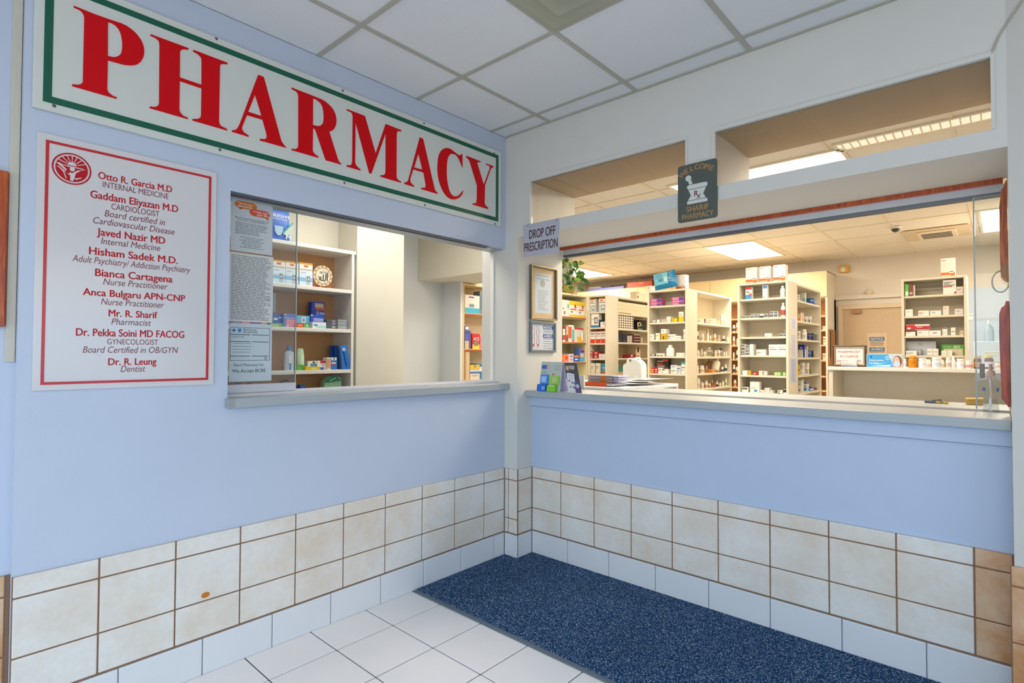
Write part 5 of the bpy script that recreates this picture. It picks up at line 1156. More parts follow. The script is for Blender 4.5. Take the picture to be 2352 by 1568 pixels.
# shelf tower
G5 = 'cartons on the shelf tower'
zz = zU5
stock('shelf tower', G5, zz, '-y', U5Y, [
 (0, ZC, [('box', 141, 212, 647, '5fb336', [(.15,.05,.85,.4,'dcebd0')], 'lime green carton marked 662', dict(texts=[('662', .5, .22, .7, .2, 'f2f6ee')], lim=(1.7605, 9))), ('box', 217, 293, 650, '7c2c34', (), 'maroon carton marked 662', dict(texts=[('662', .5, .25, .7, .2, 'f2eaea')])), ('box', 297, 322, 665, 'e4d5c0', (), 'thin cream carton'), ('box', 828, 1062, 517, W, [(.06,.80,.75,.85,'4f5560'),(.06,.70,.5,.75,'4f5560'),(.06,.6,.9,.65,'4f5560'),(.04,.49,.72,.57,'b04a3c'),(.85,.02,1,.14,'a84038')], 'large white carton with dark lines'), ('box', 1070, 1195, 690, 'e6d3c2', 'w', 'pale pink carton', dict(lim=(0, 2.218)))]),
 (1, ZC, [('box', 150, 284, 1100, W, [(.2,.6,.7,.66,'888888')], 'white carton', dict(lim=(1.7605, 9))), ('box', 384, 580, 1122, W, [(.05,.55,.5,.66,'c0583c'),(.05,.3,.35,.38,'4a4a4a')], 'low white carton'), ('box', 596, 795, 1122, W, [(.15,.6,.5,.7,'6a86a0'),(.15,.4,.5,.48,'8aa0b8')], 'low white carton'), ('box', 830, 936, 1040, 'ead2c6', [(.1,.75,.6,.8,'9a7a70')], 'pale pink tall carton'), ('box', 1042, 1193, 1090, 'e0d8d6', 'w', 'white carton', dict(lim=(0, 2.218)))]),
 (2, ZD, [('box', 152, 316, 88, W, [(.1,.7,.4,.8,'7a6aa8')], 'white carton', dict(lim=(1.7605, 9))), ('box', 347, 550, 65, W, [(.1,.55,.4,.68,'b05048')], 'white carton'), ('box', 555, 755, 65, W, [(.3,.45,.65,.6,'4a5a9c')], 'white carton'), ('box', 781, 864, 20, W, [(.05,.85,.95,.97,'5a4a7c'),(.1,.3,.7,.36,'888888')], 'white upright carton'), ('box', 926, 1005, 15, W, [(.1,.45,.9,.52,'3a4450')], 'white upright carton'), ('box', 1076, 1144, 65, 'dcc6a4', 'w', 'tan carton')]),
 (3, ZD, [('box', 162, 672, 250, 'c3c9d0', [(.4,.8,.55,.83,'80868e'),(.4,.72,.55,.75,'80868e')], 'large pale blue carton', dict(back=.13, depth=.1, lim=(1.7605, 9))), ('box', 160, 425, 385, 'b4bcc2', [(.03,.05,.97,.95,'6a7278'),(.08,.1,.94,.88,'b4bcc2')], 'grey framed carton', dict(back=.09, depth=.03, lim=(1.7605, 9))), ('box', 150, 338, 415, W, [(0,.5,.7,.6,'5a6a62'),(.0,.3,.65,.36,'3f7a5a')], 'white carton with green line', dict(lim=(1.7605, 9), depth=.05)), ('box', 520, 612, 378, W, [(.1,.5,.8,.58,'b05048'),(0,0,1,.06,'6ab0a0')], 'small white carton'), ('box', 616, 710, 378, W, [(.1,.5,.8,.58,'b05048'),(0,0,1,.06,'6ab0a0')], 'small white carton'), ('box', 762, 855, 410, W, [(.2,.4,.7,.46,'999999')], 'small white carton', dict(depth=.05)), ('box', 862, 948, 408, W, [(.2,.4,.7,.46,'999999')], 'small white carton', dict(depth=.05)), ('box', 768, 1150, 305, '4fa02c', [(.1,0,.95,.62,'d8ccb0'),(.15,.2,.6,.26,'8a8070')], 'green carton marked 662', dict(back=.10, depth=.07, lim=(1.7605, 2.218), texts=[('662', .68, .8, .28, .22, 'f0f4ea'), ('Gammagard', .28, .8, .3, .08, 'e0eedd')]))]),
], bounds=(1.7605, 2.219))
# long red carton lying on two white ones
a, b = at(2060+165/7.84, 570+1400/7.84, 1, U5Y+.022), at(2060+588/7.84, 570+1362/7.84, 1, U5Y+.022)
zt = at(2060+250/7.468, 750+65/7.468, 1, U5Y+.022).z + .002
mb = printed_box('carton', max(a.x, 1.762), b.x, U5Y+.022, U5Y+.10, zt+.0005, b.z, '-y', 'd9d2cc', [(0,.0,.38,1,'b8242a'),(.38,.1,1,.68,'b02428'),(0,.8,.38,1,'cf5a3a'),(.05,.2,.2,.45,'e8d8d0'),(.45,.45,.7,.55,'e8c8c8')], texts=())
tag(mb.build('carton'), 'long red and white carton lying across white cartons in the shelf tower', 'box', G5)
a, b = at(2060+790/7.84, 570+475/7.84, 1, U5Y+.05), at(2060+1045/7.84, 570+168/7.84, 1, U5Y+.05)
OB = [(0,0,1,.24,'c96a2c'), (.05,.88,.4,.91,'7a7a80'), (.6,.2,.9,.24,'e8e4de'), (.62,.25,.88,.29,'565a66'), (.05,.04,.7,.08,'efe0d2')]
mb = printed_box('carton', a.x, b.x, U5Y+.05, U5Y+.13, 2.0905, b.z, '-y', 'e6d8cc', OB); tag(mb.build('carton'), 'white and orange carton standing alone on top of the shelf tower', 'box', 'white and orange cartons on the shelving tops')
for k, (x0, x1, yt) in enumerate(((302, 535, 210), (592, 825, 185), (887, 1135, 150))):
    f = GY+.03; a, b = at(1680+x0/9.225, 590+500/9.225, 1, f), at(1680+x1/9.225, 590+yt/9.225, 1, f)
    mb = printed_box('carton', a.x, b.x, f, f+.10, GT+.0005, b.z, '-y', 'e2dcd8', OB)
    tag(mb.build('carton'), 'white and orange carton on top of the right end bay, %s of three' % ('leftmost', 'middle', 'rightmost')[k], 'box', 'white and orange cartons on the shelving tops')
f = GY+.13; a, b = at(1470+805/9.8, 600+600/9.8, 1, f), at(1470+1015/9.8, 600+292/9.8, 1, f)
mb = printed_box('carton', a.x, b.x, f, f+.10, GT+.0005, b.z, '-y', 'e0d9d4', OB); tag(mb.build('carton'), 'white and orange carton behind the tilted blue pack', 'box', 'white and orange cartons on the shelving tops')
f = GY+.03; a, b = at(1470+162/9.8, 600+600/9.8, 1, f), at(1470+245/9.8, 600+548/9.8, 1, f)
mb = printed_box('carton', a.x, b.x, f, f+.12, GT+.0005, b.z, '-y', 'e2d8c8', LBL['w']); tag(mb.build('carton'), 'small white carton left of the tilted blue pack', 'box', 'cartons on the middle end bay')
# tilted blue pack of wipes
t = thing('blue_pack', (-.4, GY+.09, GT), 'bright blue soft pack tilted on top of the middle end bay', 'pack')
f = GY+.012
q = [at(1470+x/9.8, 600+y/9.8, 1, f) for x, y in ((292, 655), (800, 545), (730, 168), (252, 290))]
q[0].z = max(q[0].z, GT+.002)
def pillow(mb, q, depth, mat, n=10):
    """puffed pack between four front corners"""
    k = mb.mi(mat)
    for side in (0, 1):
        n0 = len(mb.v)
        for j in range(n+1):
            for i in range(n+1):
                u, v = i/n, j/n
                p = (q[0]*(1-u)+q[1]*u)*(1-v)+(q[3]*(1-u)+q[2]*u)*v
                puff = (max(0, math.sin(math.pi*u))*max(0, math.sin(math.pi*v)))**.45
                mb.v.append(p+Vector((0, depth/2+(depth/2*puff)*(1 if side else -1), 0)))
        for j in range(n):
            for i in range(n):
                a = n0+j*(n+1)+i; mb.f.append((a, a+1, a+n+2, a+n+1)); mb.m.append(k)
mb = MB(); pillow(mb, q, .11, M('1583b8', .25)); mb.build('pack', t, smooth=True)
def onq(u, v, off=-.001): p = (q[0]*(1-u)+q[1]*u)*(1-v)+(q[3]*(1-u)+q[2]*u)*v; return p+Vector((0, off, 0))
mb = MB(); LBp = M('5fb7cf', .3)
mb.quad(onq(.1,.22), onq(.72,.24), onq(.74,.9), onq(.1,.92), LBp)
for k in range(4): mb.quad(onq(.16,.62+.07*k,-.002), onq(.5,.63+.07*k,-.002), onq(.5,.655+.07*k,-.002), onq(.16,.645+.07*k,-.002), M('1a5f8a', .4))
for k in range(5): mb.quad(onq(.76,.35+.12*k,-.002), onq(.96,.36+.12*k,-.002), onq(.96,.375+.12*k,-.002), onq(.76,.365+.12*k,-.002), M('cfe6ee', .4))
mb.quad(onq(.3,.42,-.002), onq(.5,.43,-.002), onq(.5,.58,-.002), onq(.3,.57,-.002), M('1670a8', .4)); mb.quad(onq(.55,.36,-.002), onq(.7,.37,-.002), onq(.7,.66,-.002), onq(.56,.64,-.002), M('b9cfd0', .4))
tag(mb.build('print', t), 'light blue printed panel')
pile('left aisle shelving top', G2S, GT, '+x', -1.218, Z1, 1815, 2190, (1020, 960), 'e8d8c0', [(.05,.3,.2,.7,'a8603c')], 'white carton', where='on the top board', depth=.1, back=.02, bounds=(4.0, 5.2))

# things on top of the wall cabinets
t = thing('wire_tray', (-2.75, 5.36, BTOP), 'silver wire tray on top of the back wall cabinets', 'tray')
a, b = at(1280+752/10.69, 580+975/10.69, 1, 5.32), at(1280+1095/10.69, 580+840/10.69, 1, 5.32)
mb = MB(); mb.tube([(a.x, 5.32, BTOP+.012), (a.x, 5.32, b.z-.02), (a.x+.03, 5.32, b.z), (b.x-.03, 5.32, b.z), (b.x, 5.32, b.z-.02), (b.x, 5.32, BTOP+.012)], .008, CHROME, 6); mb.build('rim', t)
mb = MB(); mb.box(a.x+.01, 5.33, BTOP+.001, b.x-.01, 5.335, b.z-.015, M('8f866f', .4, .4)); mb.box(a.x, 5.335, BTOP+.001, b.x, 5.6, BTOP+.006, M('8f866f', .4, .4)); mb.build('body', t)
t = thing('dark_stand', (-2.35, 5.4, BTOP), 'dark fan shaped stand right of the silver wire tray', 'stand')
a, b = at(1280+1100/10.69, 580+920/10.69, 1, 5.40), at(1280+1210/10.69, 580+820/10.69, 1, 5.40)
mb = MB(); mb.bbox(a.x, 5.40, BTOP+.001, a.x+.06, 5.46, b.z-.02, BLACK, .004); mb.bbox(a.x+.08, 5.40, BTOP+.001, a.x+.12, 5.46, b.z-.02, BLACK, .004); mb.build('leg', t)
mb = MB(); mb.prism([[(a.x-.03, 5.39, b.z-.02), (b.x+.05, 5.39, b.z-.03), (b.x-.02, 5.39, b.z), (a.x-.02, 5.39, b.z+.004)]], (0, .1, 0), M('3d4645', .4)); mb.build('top', t)
t = thing('wire_basket', (-1.95, 5.38, BTOP), 'dark wire basket of brown goods between the stand and orange bin', 'basket')
a, b = at(1280+1285/10.69, 580+890/10.69, 1, 5.34), at(1280+1640/10.69, 580+770/10.69, 1, 5.34)
mb = MB(); mb.tube([(a.x, 5.34, b.z-.01), (b.x, 5.34, b.z-.01), (b.x, 5.6, b.z-.01), (a.x, 5.6, b.z-.01), (a.x, 5.34, b.z-.01)], .006, BLACK, 6)
for k in range(7): xx = a.x+(b.x-a.x)*k/6; mb.tube([(xx, 5.34, BTOP+.006), (xx, 5.34, b.z-.01)], .004, BLACK, 5)
mb.tube([(a.x, 5.34, BTOP+.006), (b.x, 5.34, BTOP+.006)], .005, BLACK, 5); mb.build('wires', t)
rnd = random.Random(3)
for k in range(5):
    mb = MB(); xx = a.x+.06+(b.x-a.x-.12)*k/4; mb.lathe((0,0,0), [(.010, -.028), (.024, -.02), (.03, 0), (.024, .02), (.010, .028)], M('b07a3a', .5), 12)
    zc = BTOP+.042
    for v in mb.v: v.xyz = (xx+v.z, 5.42+v.y, zc+v.x)
    o_ = mb.build('brown_roll', smooth=True); tag(o_, 'brown roll in the wire basket on the wall cabinets, %s from left' % (ORD[k].replace('leftmost', 'first')), 'roll', 'brown rolls in the wire basket')
t = thing('orange_bin', (-1.2, 5.42, BTOP), 'flat orange bin on top of the wall cabinets', 'bin')
a, b = at(1280+1712/10.69, 580+880/10.69, 1, 5.33), at(1280+2330/10.69, 580+675/10.69, 1, 5.33)
mb = MB(); mb.bbox(a.x, 5.33, BTOP+.001, b.x, 5.72, min(b.z, CI-.03), M('b84312', .45), .006); mb.build('bin', t)
mb = MB(); mb.box(a.x+.22, 5.3285, BTOP+.06, a.x+.30, 5.3298, BTOP+.07, M('d8b0a0', .4)); tag(mb.build('label', t), 'pale label')
t = thing('blue_strip', (-2.4, 5.305, BTOP), 'blue paper border strip along the front of the cabinet tops', 'strip')
a, b = at(1280+770/10.69, 580+985/10.69, 1, 5.31), at(1280+1640/10.69, 580+890/10.69, 1, 5.31)
mb = MB(); mb.bbox(a.x, 5.302, BTOP+.001, b.x, 5.306, BTOP+.04, M('5b62a8', .5), .001); mb.build('strip', t)

# bottles on the back wall shelves glimpsed between the bays
GB = 'bottles on the back wall shelves'
for si, xs_ in ((2, ((20, 75), (90, 150))), (3, ((20, 70), (95, 148))), (4, ((25, 60), (85, 148))), (5, ((20, 70), (75, 148))), (6, ((30, 90),))):
    for k, (x0, x1) in enumerate(xs_):
        f = 5.36; zb = BZ[si]; A, B = at(1680+x0/9.225, 800, 1, f), at(1680+x1/9.225, 800, 1, f); r = (B.x-A.x)/2
        t = thing('pill_bottle', ((A.x+B.x)/2, f+r, zb), 'white bottle, %s in the gap left of the right end bay, %s level' % (('first', 'second')[k], ('', '', 'uppermost', 'second', 'third', 'fourth', 'lowest')[si]), 'bottle', GB)
        cap_bottle(t, (A.x+B.x)/2, f+r, zb+.0005, r, .10+.03*((si+k) % 2), M(B_, .4), WHITE, M(('d08050', 'd9c8ae', '4a4450')[(si+k) % 3], .5))
for si, x0, x1, h in ((2, 1935, 2010, .05), (3, 1945, 2015, .11), (4, 1930, 2012, .09)):
    f = 5.36; A, B = at(1680+x0/9.225, 800, 1, f), at(1680+x1/9.225, 800, 1, f)
    mb = printed_box('carton', A.x, B.x, f, f+.1, BZ[si]+.0005, BZ[si]+h, '-y', 'e0cdb0', LBL['wr']); tag(mb.build('carton'), 'white carton in the gap right of the right aisle shelving, %s level' % ('', '', 'upper', 'middle', 'lower')[si], 'box', 'cartons on the back wall shelves')
# ---------------------------------------------------------------- stock behind the small window
ZS1 = (600, 440, 8.7125); ZS2 = (600, 580, 8.7125); ZS3 = (600, 680, 7.129); ZN = (500, 720, 6.533)
GS = 'cartons on the window shelf'
GLU = [(0,.93,1,1,'d59a2a'), (.32,.82,.66,.89,'d8583c'), (0,.14,1,.62,'dbe8f2'), (.1,.55,.5,.58,'7fb2d6'), (0,0,1,.14,'cfe0ee'), (0,.2,1,.36,'8cbfe2'), (.5,.05,.82,.45,'b9c3cb'), (.56,.2,.78,.4,'5a646c'), (.6,.24,.74,.36,'cdd6dc')]
stock('window shelf', GS, zS, '+x', SX, [
 (1, ZS2, [('box', 228, 487, 150, 'ece8e0', GLU, 'white and blue glucose meter carton', dict(depth=.08, texts=[('Blood Glucose Meter', .5, .71, .86, .045, '4a4f55')])), ('box', 493, 745, 178, 'ece8e0', GLU, 'white and blue glucose meter carton', dict(depth=.08, texts=[('Blood Glucose Meter', .5, .71, .86, .045, '4a4f55')])), ('box', 768, 1030, 205, 'ece8e0', GLU, 'white and blue glucose meter carton', dict(depth=.08, texts=[('Blood Glucose Meter', .5, .71, .86, .045, '4a4f55')]))]),
 (2, ZS3, [('box', 192, 350, 298, '3f66c0', [(.1,.55,.5,.72,'e8e8ee'),(.6,.7,.95,.8,'dfe4f0')], 'blue carton', dict(back=.075, depth=.08)), ('box', 362, 580, 290, '5d77c4', [(.22,.05,1,.6,'d98a9a'),(.1,.88,.24,.98,'e0bc3a'),(.25,.08,.4,.14,'eeeeee')], 'blue and pink allergy relief carton', dict(back=.05, depth=.1, texts=[('allergy relief', .5, .70, .8, .08, 'f0eef2')])), ('box', 585, 800, 318, '6fb4dc', [(.36,.42,.66,.88,'eef2f4'),(.42,.5,.6,.8,'8a98a4'),(0,.32,1,.4,'3b4f86')], 'light blue carton', dict(back=.075, depth=.08)),
           ('box', 815, 1030, 302, '1d4fb4', [(.0,.88,.12,1,'e0bc3a'),(.2,.68,.95,.72,'dfe6f4'),(.2,.6,.95,.63,'dfe6f4'),(.2,.52,.95,.55,'dfe6f4')], 'deep blue carton', dict(back=.06, depth=.05)),
           ('box', 840, 1065, 425, 'e6eaec', [(.1,.4,.35,.6,'3f6ab0'),(.25,0,1,.4,'9fd6d8')], 'white carton with pale green base', dict(back=.012, depth=.04)),
           ('box', 146, 352, 440, '62a84e', [(.1,.3,.7,.6,'d8e8c8')], 'flat green carton', dict(back=.012, depth=.055)), ('box', 590, 696, 440, 'd9652a', [(.1,.4,.8,.6,'eac09a')], 'flat orange carton', dict(back=.012, depth=.055)), ('box', 700, 792, 446, '6aa860', [(.4,.3,.7,.6,'dce8d8')], 'flat green carton', dict(back=.012, depth=.055))]),
 (2, ZN, [('box', 226, 345, 92, '8f7ab0', (), 'violet carton', dict(label='violet carton seen between the notices, leftmost of four, window shelf')), ('box', 358, 488, 92, 'd88aa4', (), 'pink carton', dict(label='pink carton seen between the notices, second of four, window shelf')), ('box', 494, 640, 92, '8a6a98', (), 'purple carton', dict(label='purple carton seen between the notices, third of four, window shelf')), ('box', 648, 745, 92, 'd99a6a', (), 'orange carton', dict(label='pale orange carton seen between the notices, rightmost of four, window shelf'))]),
 (3, ZS3, [('box', 726, 960, 1150, 'd9ba28', [(.4,.2,.8,.6,'e8d98a')], 'flat yellow carton', dict(back=.01, depth=.04)), ('box', 762, 915, 1062, 'e6e6e2', [(.27,.0,1,.72,'3f96c8'),(.27,.72,1,1,'eef0ee'),(.5,.75,.78,.95,'3a5a50'),(.45,.08,.9,.22,'e0a83a')], 'white and blue ointment carton', dict(back=.06, depth=.05)),
           ('box', 918, 1072, 1056, 'e4dfd8', [(.3,.72,1,1,'c8303a'),(.3,0,.7,.28,'3a5ac0'),(.4,.5,.7,.56,'555555')], 'red white and blue carton', dict(back=.05, depth=.06)), ('box', 1076, 1240, 1004, 'dfe0dc', [(.0,.1,.35,.9,'d59a64'),(.38,0,1,.98,'2f74c0'),(.45,.78,.95,1,'eef0ee'),(.62,.82,.78,.96,'3a5a50'),(.45,.5,.9,.6,'e8e8ee'),(.5,.36,.85,.44,'d8483a')], 'orange and blue ointment carton', dict(back=.03, depth=.06))]),
], bounds=(-1.337, -.459), top=2.5)
for k, yts in enumerate(((470, 428, 390), (470, 424, 384))):
    pile('window shelf', GS, zS[2], '+x', SX, ZS3, (1075, 1250)[k], (1245, 1412)[k], yts, ('5a5c66', '8a939c')[k], [(.5,.25,.8,.7,'a8aeb8'), (.1,.3,.4,.5,'c8b45a' if k else '4a4c56')], ('dark grey carton', 'light grey carton')[k], where='right end of third shelf', depth=.09)
# leaning cotton swab pack
t = thing('swab_pack', (SX-.17, -.72, zS[2]), 'tall blue cotton swab pack leaning behind the deep blue carton', 'pack', GS)
f = SX-.14; a, b = at(600+820/7.129, 680+480/7.129, 0, f), at(600+1040/7.129, 680+105/7.129, 0, f)
mb = printed_box('pack', f-.05, f, a.y, b.y, zS[2]+.0005, b.z, '+x', '2343ae', [(.25,.80,.92,.95,'cbb79a'),(.3,.70,1,.80,'d8612e'),(.3,.3,1,.70,'3a44a4')], texts=[('Q-tips', .66, .60, .62, .10, 'eef0f6')]); mb.build('pack_box', t)
# glass decorated plate on a wooden stand
t = thing('round_plate', (SX-.08, -.67, zS[1]), 'round cream plate with gold rim and dark calligraphy on a wooden stand', 'plate')
f = SX-.07; c0 = at(600+1235/8.7125, 580+465/8.7125, 0, f); e = at(600+1425/8.7125, 580+465/8.7125, 0, f); R0 = e.y-c0.y
c0.z = max(c0.z, zS[1]+R0+.008)
def face_x(mb, prof, mat, seg=36):
    n = len(mb.v); mb.lathe((0, 0, 0), prof, mat, seg)
    for v in mb.v[n:]: v.xyz = (f+v.z-.0, c0.y+v.x, c0.z+v.y)
mb = MB(); face_x(mb, [(R0*.9, -.012), (R0, -.004), (R0*.98, .002), (R0*.80, .0), (R0*.76, .003)], M('e2dccb', .2)); mb.build('plate', t, smooth=True)
mb = MB()
for k in range(26):
    a = 2*math.pi*k/26; disc(mb, c0.y+R0*.90*math.cos(a), c0.z+R0*.90*math.sin(a), 0, R0*.075, f+.002, .002, M('c89440' if k % 2 else 'f2eee4', .25, .4), 10)
tag(mb.build('rim', t), 'gold and white scalloped rim')
mb = MB(); disc(mb, c0.y, c0.z, R0*.72, R0*.80, f+.003, .001, M('d0a25e', .3, .3)); tag(mb.build('gold_band', t), 'gold band')
mb = MB(); INKP = M('4a4433', .5)
def stroke(pts, r=.0026): mb.tube([(f+.004, c0.y+R0*u, c0.z+R0*v) for u, v in pts], r, INKP, 6)
stroke([(.48,.38),(.44,0),(.42,-.46)], .004); stroke([(.30,.30),(.28,-.1),(.24,-.40),(.10,-.46),(.0,-.38),(.02,-.1),(.04,.12)], .004); stroke([(.02,-.36),(-.12,-.48),(-.24,-.4),(-.22,-.1)], .004)
stroke([(-.22,-.36),(-.34,-.44),(-.42,-.36),(-.36,-.12)], .0035); stroke([(-.18,.2),(.1,.34),(.36,.44)], .002); stroke([(-.3,.2),(-.34,.34),(-.22,.4),(-.14,.3),(-.2,.22)], .0022); stroke([(.0,.42),(.02,.56)], .0022); stroke([(.58,.1),(.6,-.02)], .002); stroke([(-.5,-.05),(-.48,-.16)], .002); stroke([(.1,-.62),(.16,-.58),(.2,-.64)], .002)
tag(mb.build('calligraphy', t), 'dark calligraphy')
mb = MB(); mb.bbox(f-.05, c0.y-R0*.95, zS[1]+.0005, f-.014, c0.y-R0*.2, zS[1]+.022, WOODR, .003); mb.bbox(f-.05, c0.y+R0*.2, zS[1]+.0005, f-.014, c0.y+R0*.62, zS[1]+.02, WOODR, .003); tag(mb.build('stand', t), 'red-brown wooden stand')
# underwear pack on the top shelf
t = thing('underwear_pack', (SX-.07, -1.0, zS[0]), 'blue underwear pack on the top shelf behind the glass edge', 'pack')
f = SX-.03; q2 = [at(600+x/8.7125, 440+y/8.7125, 0, f) for x, y in ((90, 905), (640, 965), (622, 355), (100, 300))]
q2[0].z = q2[1].z = zS[0]+.001
mb = MB(); n0 = 0
pk = MB(); k = pk.mi(M('3a6fd0', .3)); n = 10
for side in (0, 1):
    n0 = len(pk.v)
    for j in range(n+1):
        for i in range(n+1):
            u, v = i/n, j/n; p = (q2[0]*(1-u)+q2[1]*u)*(1-v)+(q2[3]*(1-u)+q2[2]*u)*v
            pk.v.append(p+Vector((-.05+(.05*(math.sin(math.pi*u)*max(0, math.sin(math.pi*min(1, v*.9+.1))))**.3 if True else 0)*(-1 if side else 1), 0, 0)))
    for j in range(n):
        for i in range(n):
            a = n0+j*(n+1)+i; pk.f.append((a, a+1, a+n+2, a+n+1)); pk.m.append(k)
pk.build('pack', t, smooth=True)
onp = lambda u, v: (f+.0015, (q2[0].y*(1-u)+q2[1].y*u), (q2[0].z*(1-v)+q2[3].z*v))
mb = MB(); mb.prism([[onp(.62,.22), onp(.98,.60), onp(.98,.38), onp(.80,.18)]], (.0004, 0, 0), M('cdd6c8', .4)); mb.prism([[onp(.60,.26), onp(.97,.66), onp(.98,.60), onp(.62,.22)]], (.0005, 0, 0), M('2fa896', .4))
mb.prism([[onp(.30,.46), onp(.62,.46), onp(.60,.28), onp(.52,.16), onp(.40,.16), onp(.32,.28)]], (.0004, 0, 0), M('a9c6e2', .4))
put_text(mb, 'tRIGHT', (f+.002,)+onp(.52, .78)[1:], Y, Z, .135, .020, M('e8ecf4', .4), bold=.01); put_text(mb, 'Underwear', (f+.002,)+onp(.48, .69)[1:], Y, Z, .11, .013, M('e8ecf4', .4)); put_text(mb, 'M', (f+.002,)+onp(.82, .14)[1:], Y, Z, .034, .03, M('dfe4e8', .4), bold=.02)
tag(mb.build('print', t), 'white lettering and pale picture')
# mouthwash bottle, green tube, toothbrush packs
p0 = at(600+475/7.129, 680+1185/7.129, 0, SX-.05); e0 = at(600+555/7.129, 680+1000/7.129, 0, SX-.05); r = e0.y-p0.y
tp = at(600+475/7.129, 680+815/7.129, 0, SX-.05).z; h = tp-zS[3]
t = thing('mouthwash_bottle', (SX-.07, p0.y, zS[3]), 'white mouthwash bottle with blue cap behind the glass edge', 'bottle')
mb = MB(); mb.lathe((SX-.07, p0.y, zS[3]+.0005), [(r*.92, 0), (r, .01), (r, h*.68), (r*.94, h*.74), (r*.5, h*.79), (r*.45, h*.82)], M('c9cfdc', .2), 22, sx=.6); mb.build('bottle', t, smooth=True)
mb = MB(); mb.lathe((SX-.07, p0.y, zS[3]+h*.82), [(r*.5, 0), (r*.5, h*.16), (r*.42, h*.18)], M('3f80c4', .3), 18, sx=.8); mb.build('cap', t, smooth=True)
mb = MB(); x_ = SX-.07+r*.6+.001; mb.quad((x_, p0.y-r*.35, zS[3]+h*.12), (x_, p0.y+r*.3, zS[3]+h*.12), (x_, p0.y+r*.3, zS[3]+h*.62), (x_, p0.y-r*.35, zS[3]+h*.62), M('dfe2e8', .4)); mb.quad((x_+.0005, p0.y-r*.25, zS[3]+h*.03), (x_+.0005, p0.y+r*.2, zS[3]+h*.03), (x_+.0005, p0.y+r*.2, zS[3]+h*.3), (x_+.0005, p0.y-r*.25, zS[3]+h*.3), M('4f86c4', .4)); mb.build('label', t)
a, b = at(600+582/7.129, 680+1185/7.129, 0, SX-.05), at(600+718/7.129, 680+855/7.129, 0, SX-.05)
t = thing('lotion_tube', (SX-.06, (a.y+b.y)/2, zS[3]), 'pale green squeeze tube standing on its lime green cap', 'tube')
cy = (a.y+b.y)/2; r = (b.y-a.y)/2; h = b.z-zS[3]
mb = MB(); mb.lathe((SX-.06, cy, zS[3]+.0005), [(r*.94, 0), (r, .005), (r, h*.24), (r*.9, h*.25)], M('6cc95c', .35), 20, sx=.6); mb.build('cap', t, smooth=True)
mb = MB(); n = len(mb.v)
for j in range(9):
    v = j/8; hw = r*(.72+.28*math.sin(math.pi*v*.9+.4)); th_ = .028*(1-v)+.003
    for i in range(16): a_ = 2*math.pi*i/16; mb.v.append(Vector((SX-.06+th_*math.cos(a_), cy+hw*.95*math.sin(a_), zS[3]+h*.25+h*.75*v)))
k = mb.mi(M('b9d8b4', .25))
for j in range(8):
    for i in range(16): mb.f.append((j*16+i, j*16+(i+1) % 16, (j+1)*16+(i+1) % 16, (j+1)*16+i)); mb.m.append(k)
mb.f.append(tuple(8*16+i for i in range(16))); mb.m.append(k); mb.build('tube', t, smooth=True)
for k, (x0, x1, bk, c_, lab) in enumerate(((1098, 1190, .17, '1c4fa4', 'dark blue toothbrush pack leaning at the back, left of three'), (1170, 1262, .15, '1f58b0', 'dark blue toothbrush pack leaning at the back, middle of three'), (1258, 1405, .022, '2a78cc', 'bright blue toothbrush pack at the right end of the fourth shelf'))):
    f = SX-bk; a, b = at(600+x0/7.129, 680+1150/7.129, 0, f), at(600+x1/7.129, 680+808/7.129, 0, f); dz = b.z-zS[3]; lean = .03 if k == 2 else .012
    t = thing('toothbrush_pack', (f, (a.y+b.y)/2, zS[3]), lab, 'pack', 'toothbrush packs on the window shelf')
    mb = MB(); mb.prism([[(f, a.y+lean, zS[3]+.001), (f, b.y+lean, zS[3]+.001), (f, b.y-.004, b.z-.012), (f, b.y-.014, b.z), (f, a.y+.006, b.z)]], (.012, 0, 0), M(c_, .25)); mb.build('card', t)
    if k == 2:
        mb = MB(); cy = (a.y+b.y)/2; mb.tube([(f+.016, cy+lean, zS[3]+.02), (f+.016, cy+.01, zS[3]+dz*.5), (f+.016, cy-.002, zS[3]+dz*.85)], .0035, M('1d49a0', .3), 8); mb.bbox(f+.012, cy-.014, zS[3]+dz*.76, f+.02, cy+.012, zS[3]+dz*.9, M('a8c4e6', .3), .003); mb.build('toothbrush', t)
for k, (x0, x1, yt, lab) in enumerate(((550, 592, 1462, 'dark blue jar on the lowest shelf just past the glass edge'), (625, 756, 1452, 'round blue cream jar on the lowest shelf past the glass edge'))):
    f = SX-.05; a, b = at(600+x0/7.129, 680+yt/7.129, 0, f), at(600+x1/7.129, 680+yt/7.129, 0, f); r = (b.y-a.y)/2; h = a.z-zS[4]
    t = thing('cream_jar', (f-r, (a.y+b.y)/2, zS[4]), lab, 'jar', 'jars on the lowest window shelf')
    mb = MB(); mb.lathe((f-r, (a.y+b.y)/2, zS[4]+.0005), [(r*.9, 0), (r*.95, .01), (r*.95, h-.045)], M('2a4f9c', .3), 20); mb.build('jar', t, smooth=True)
    mb = MB(); mb.lathe((f-r, (a.y+b.y)/2, zS[4]+h-.045), [(r, 0), (r, .035), (r*.94, .0445)], M('1f62b4' if k else '2a3f98', .25), 20); mb.build('lid', t, smooth=True)
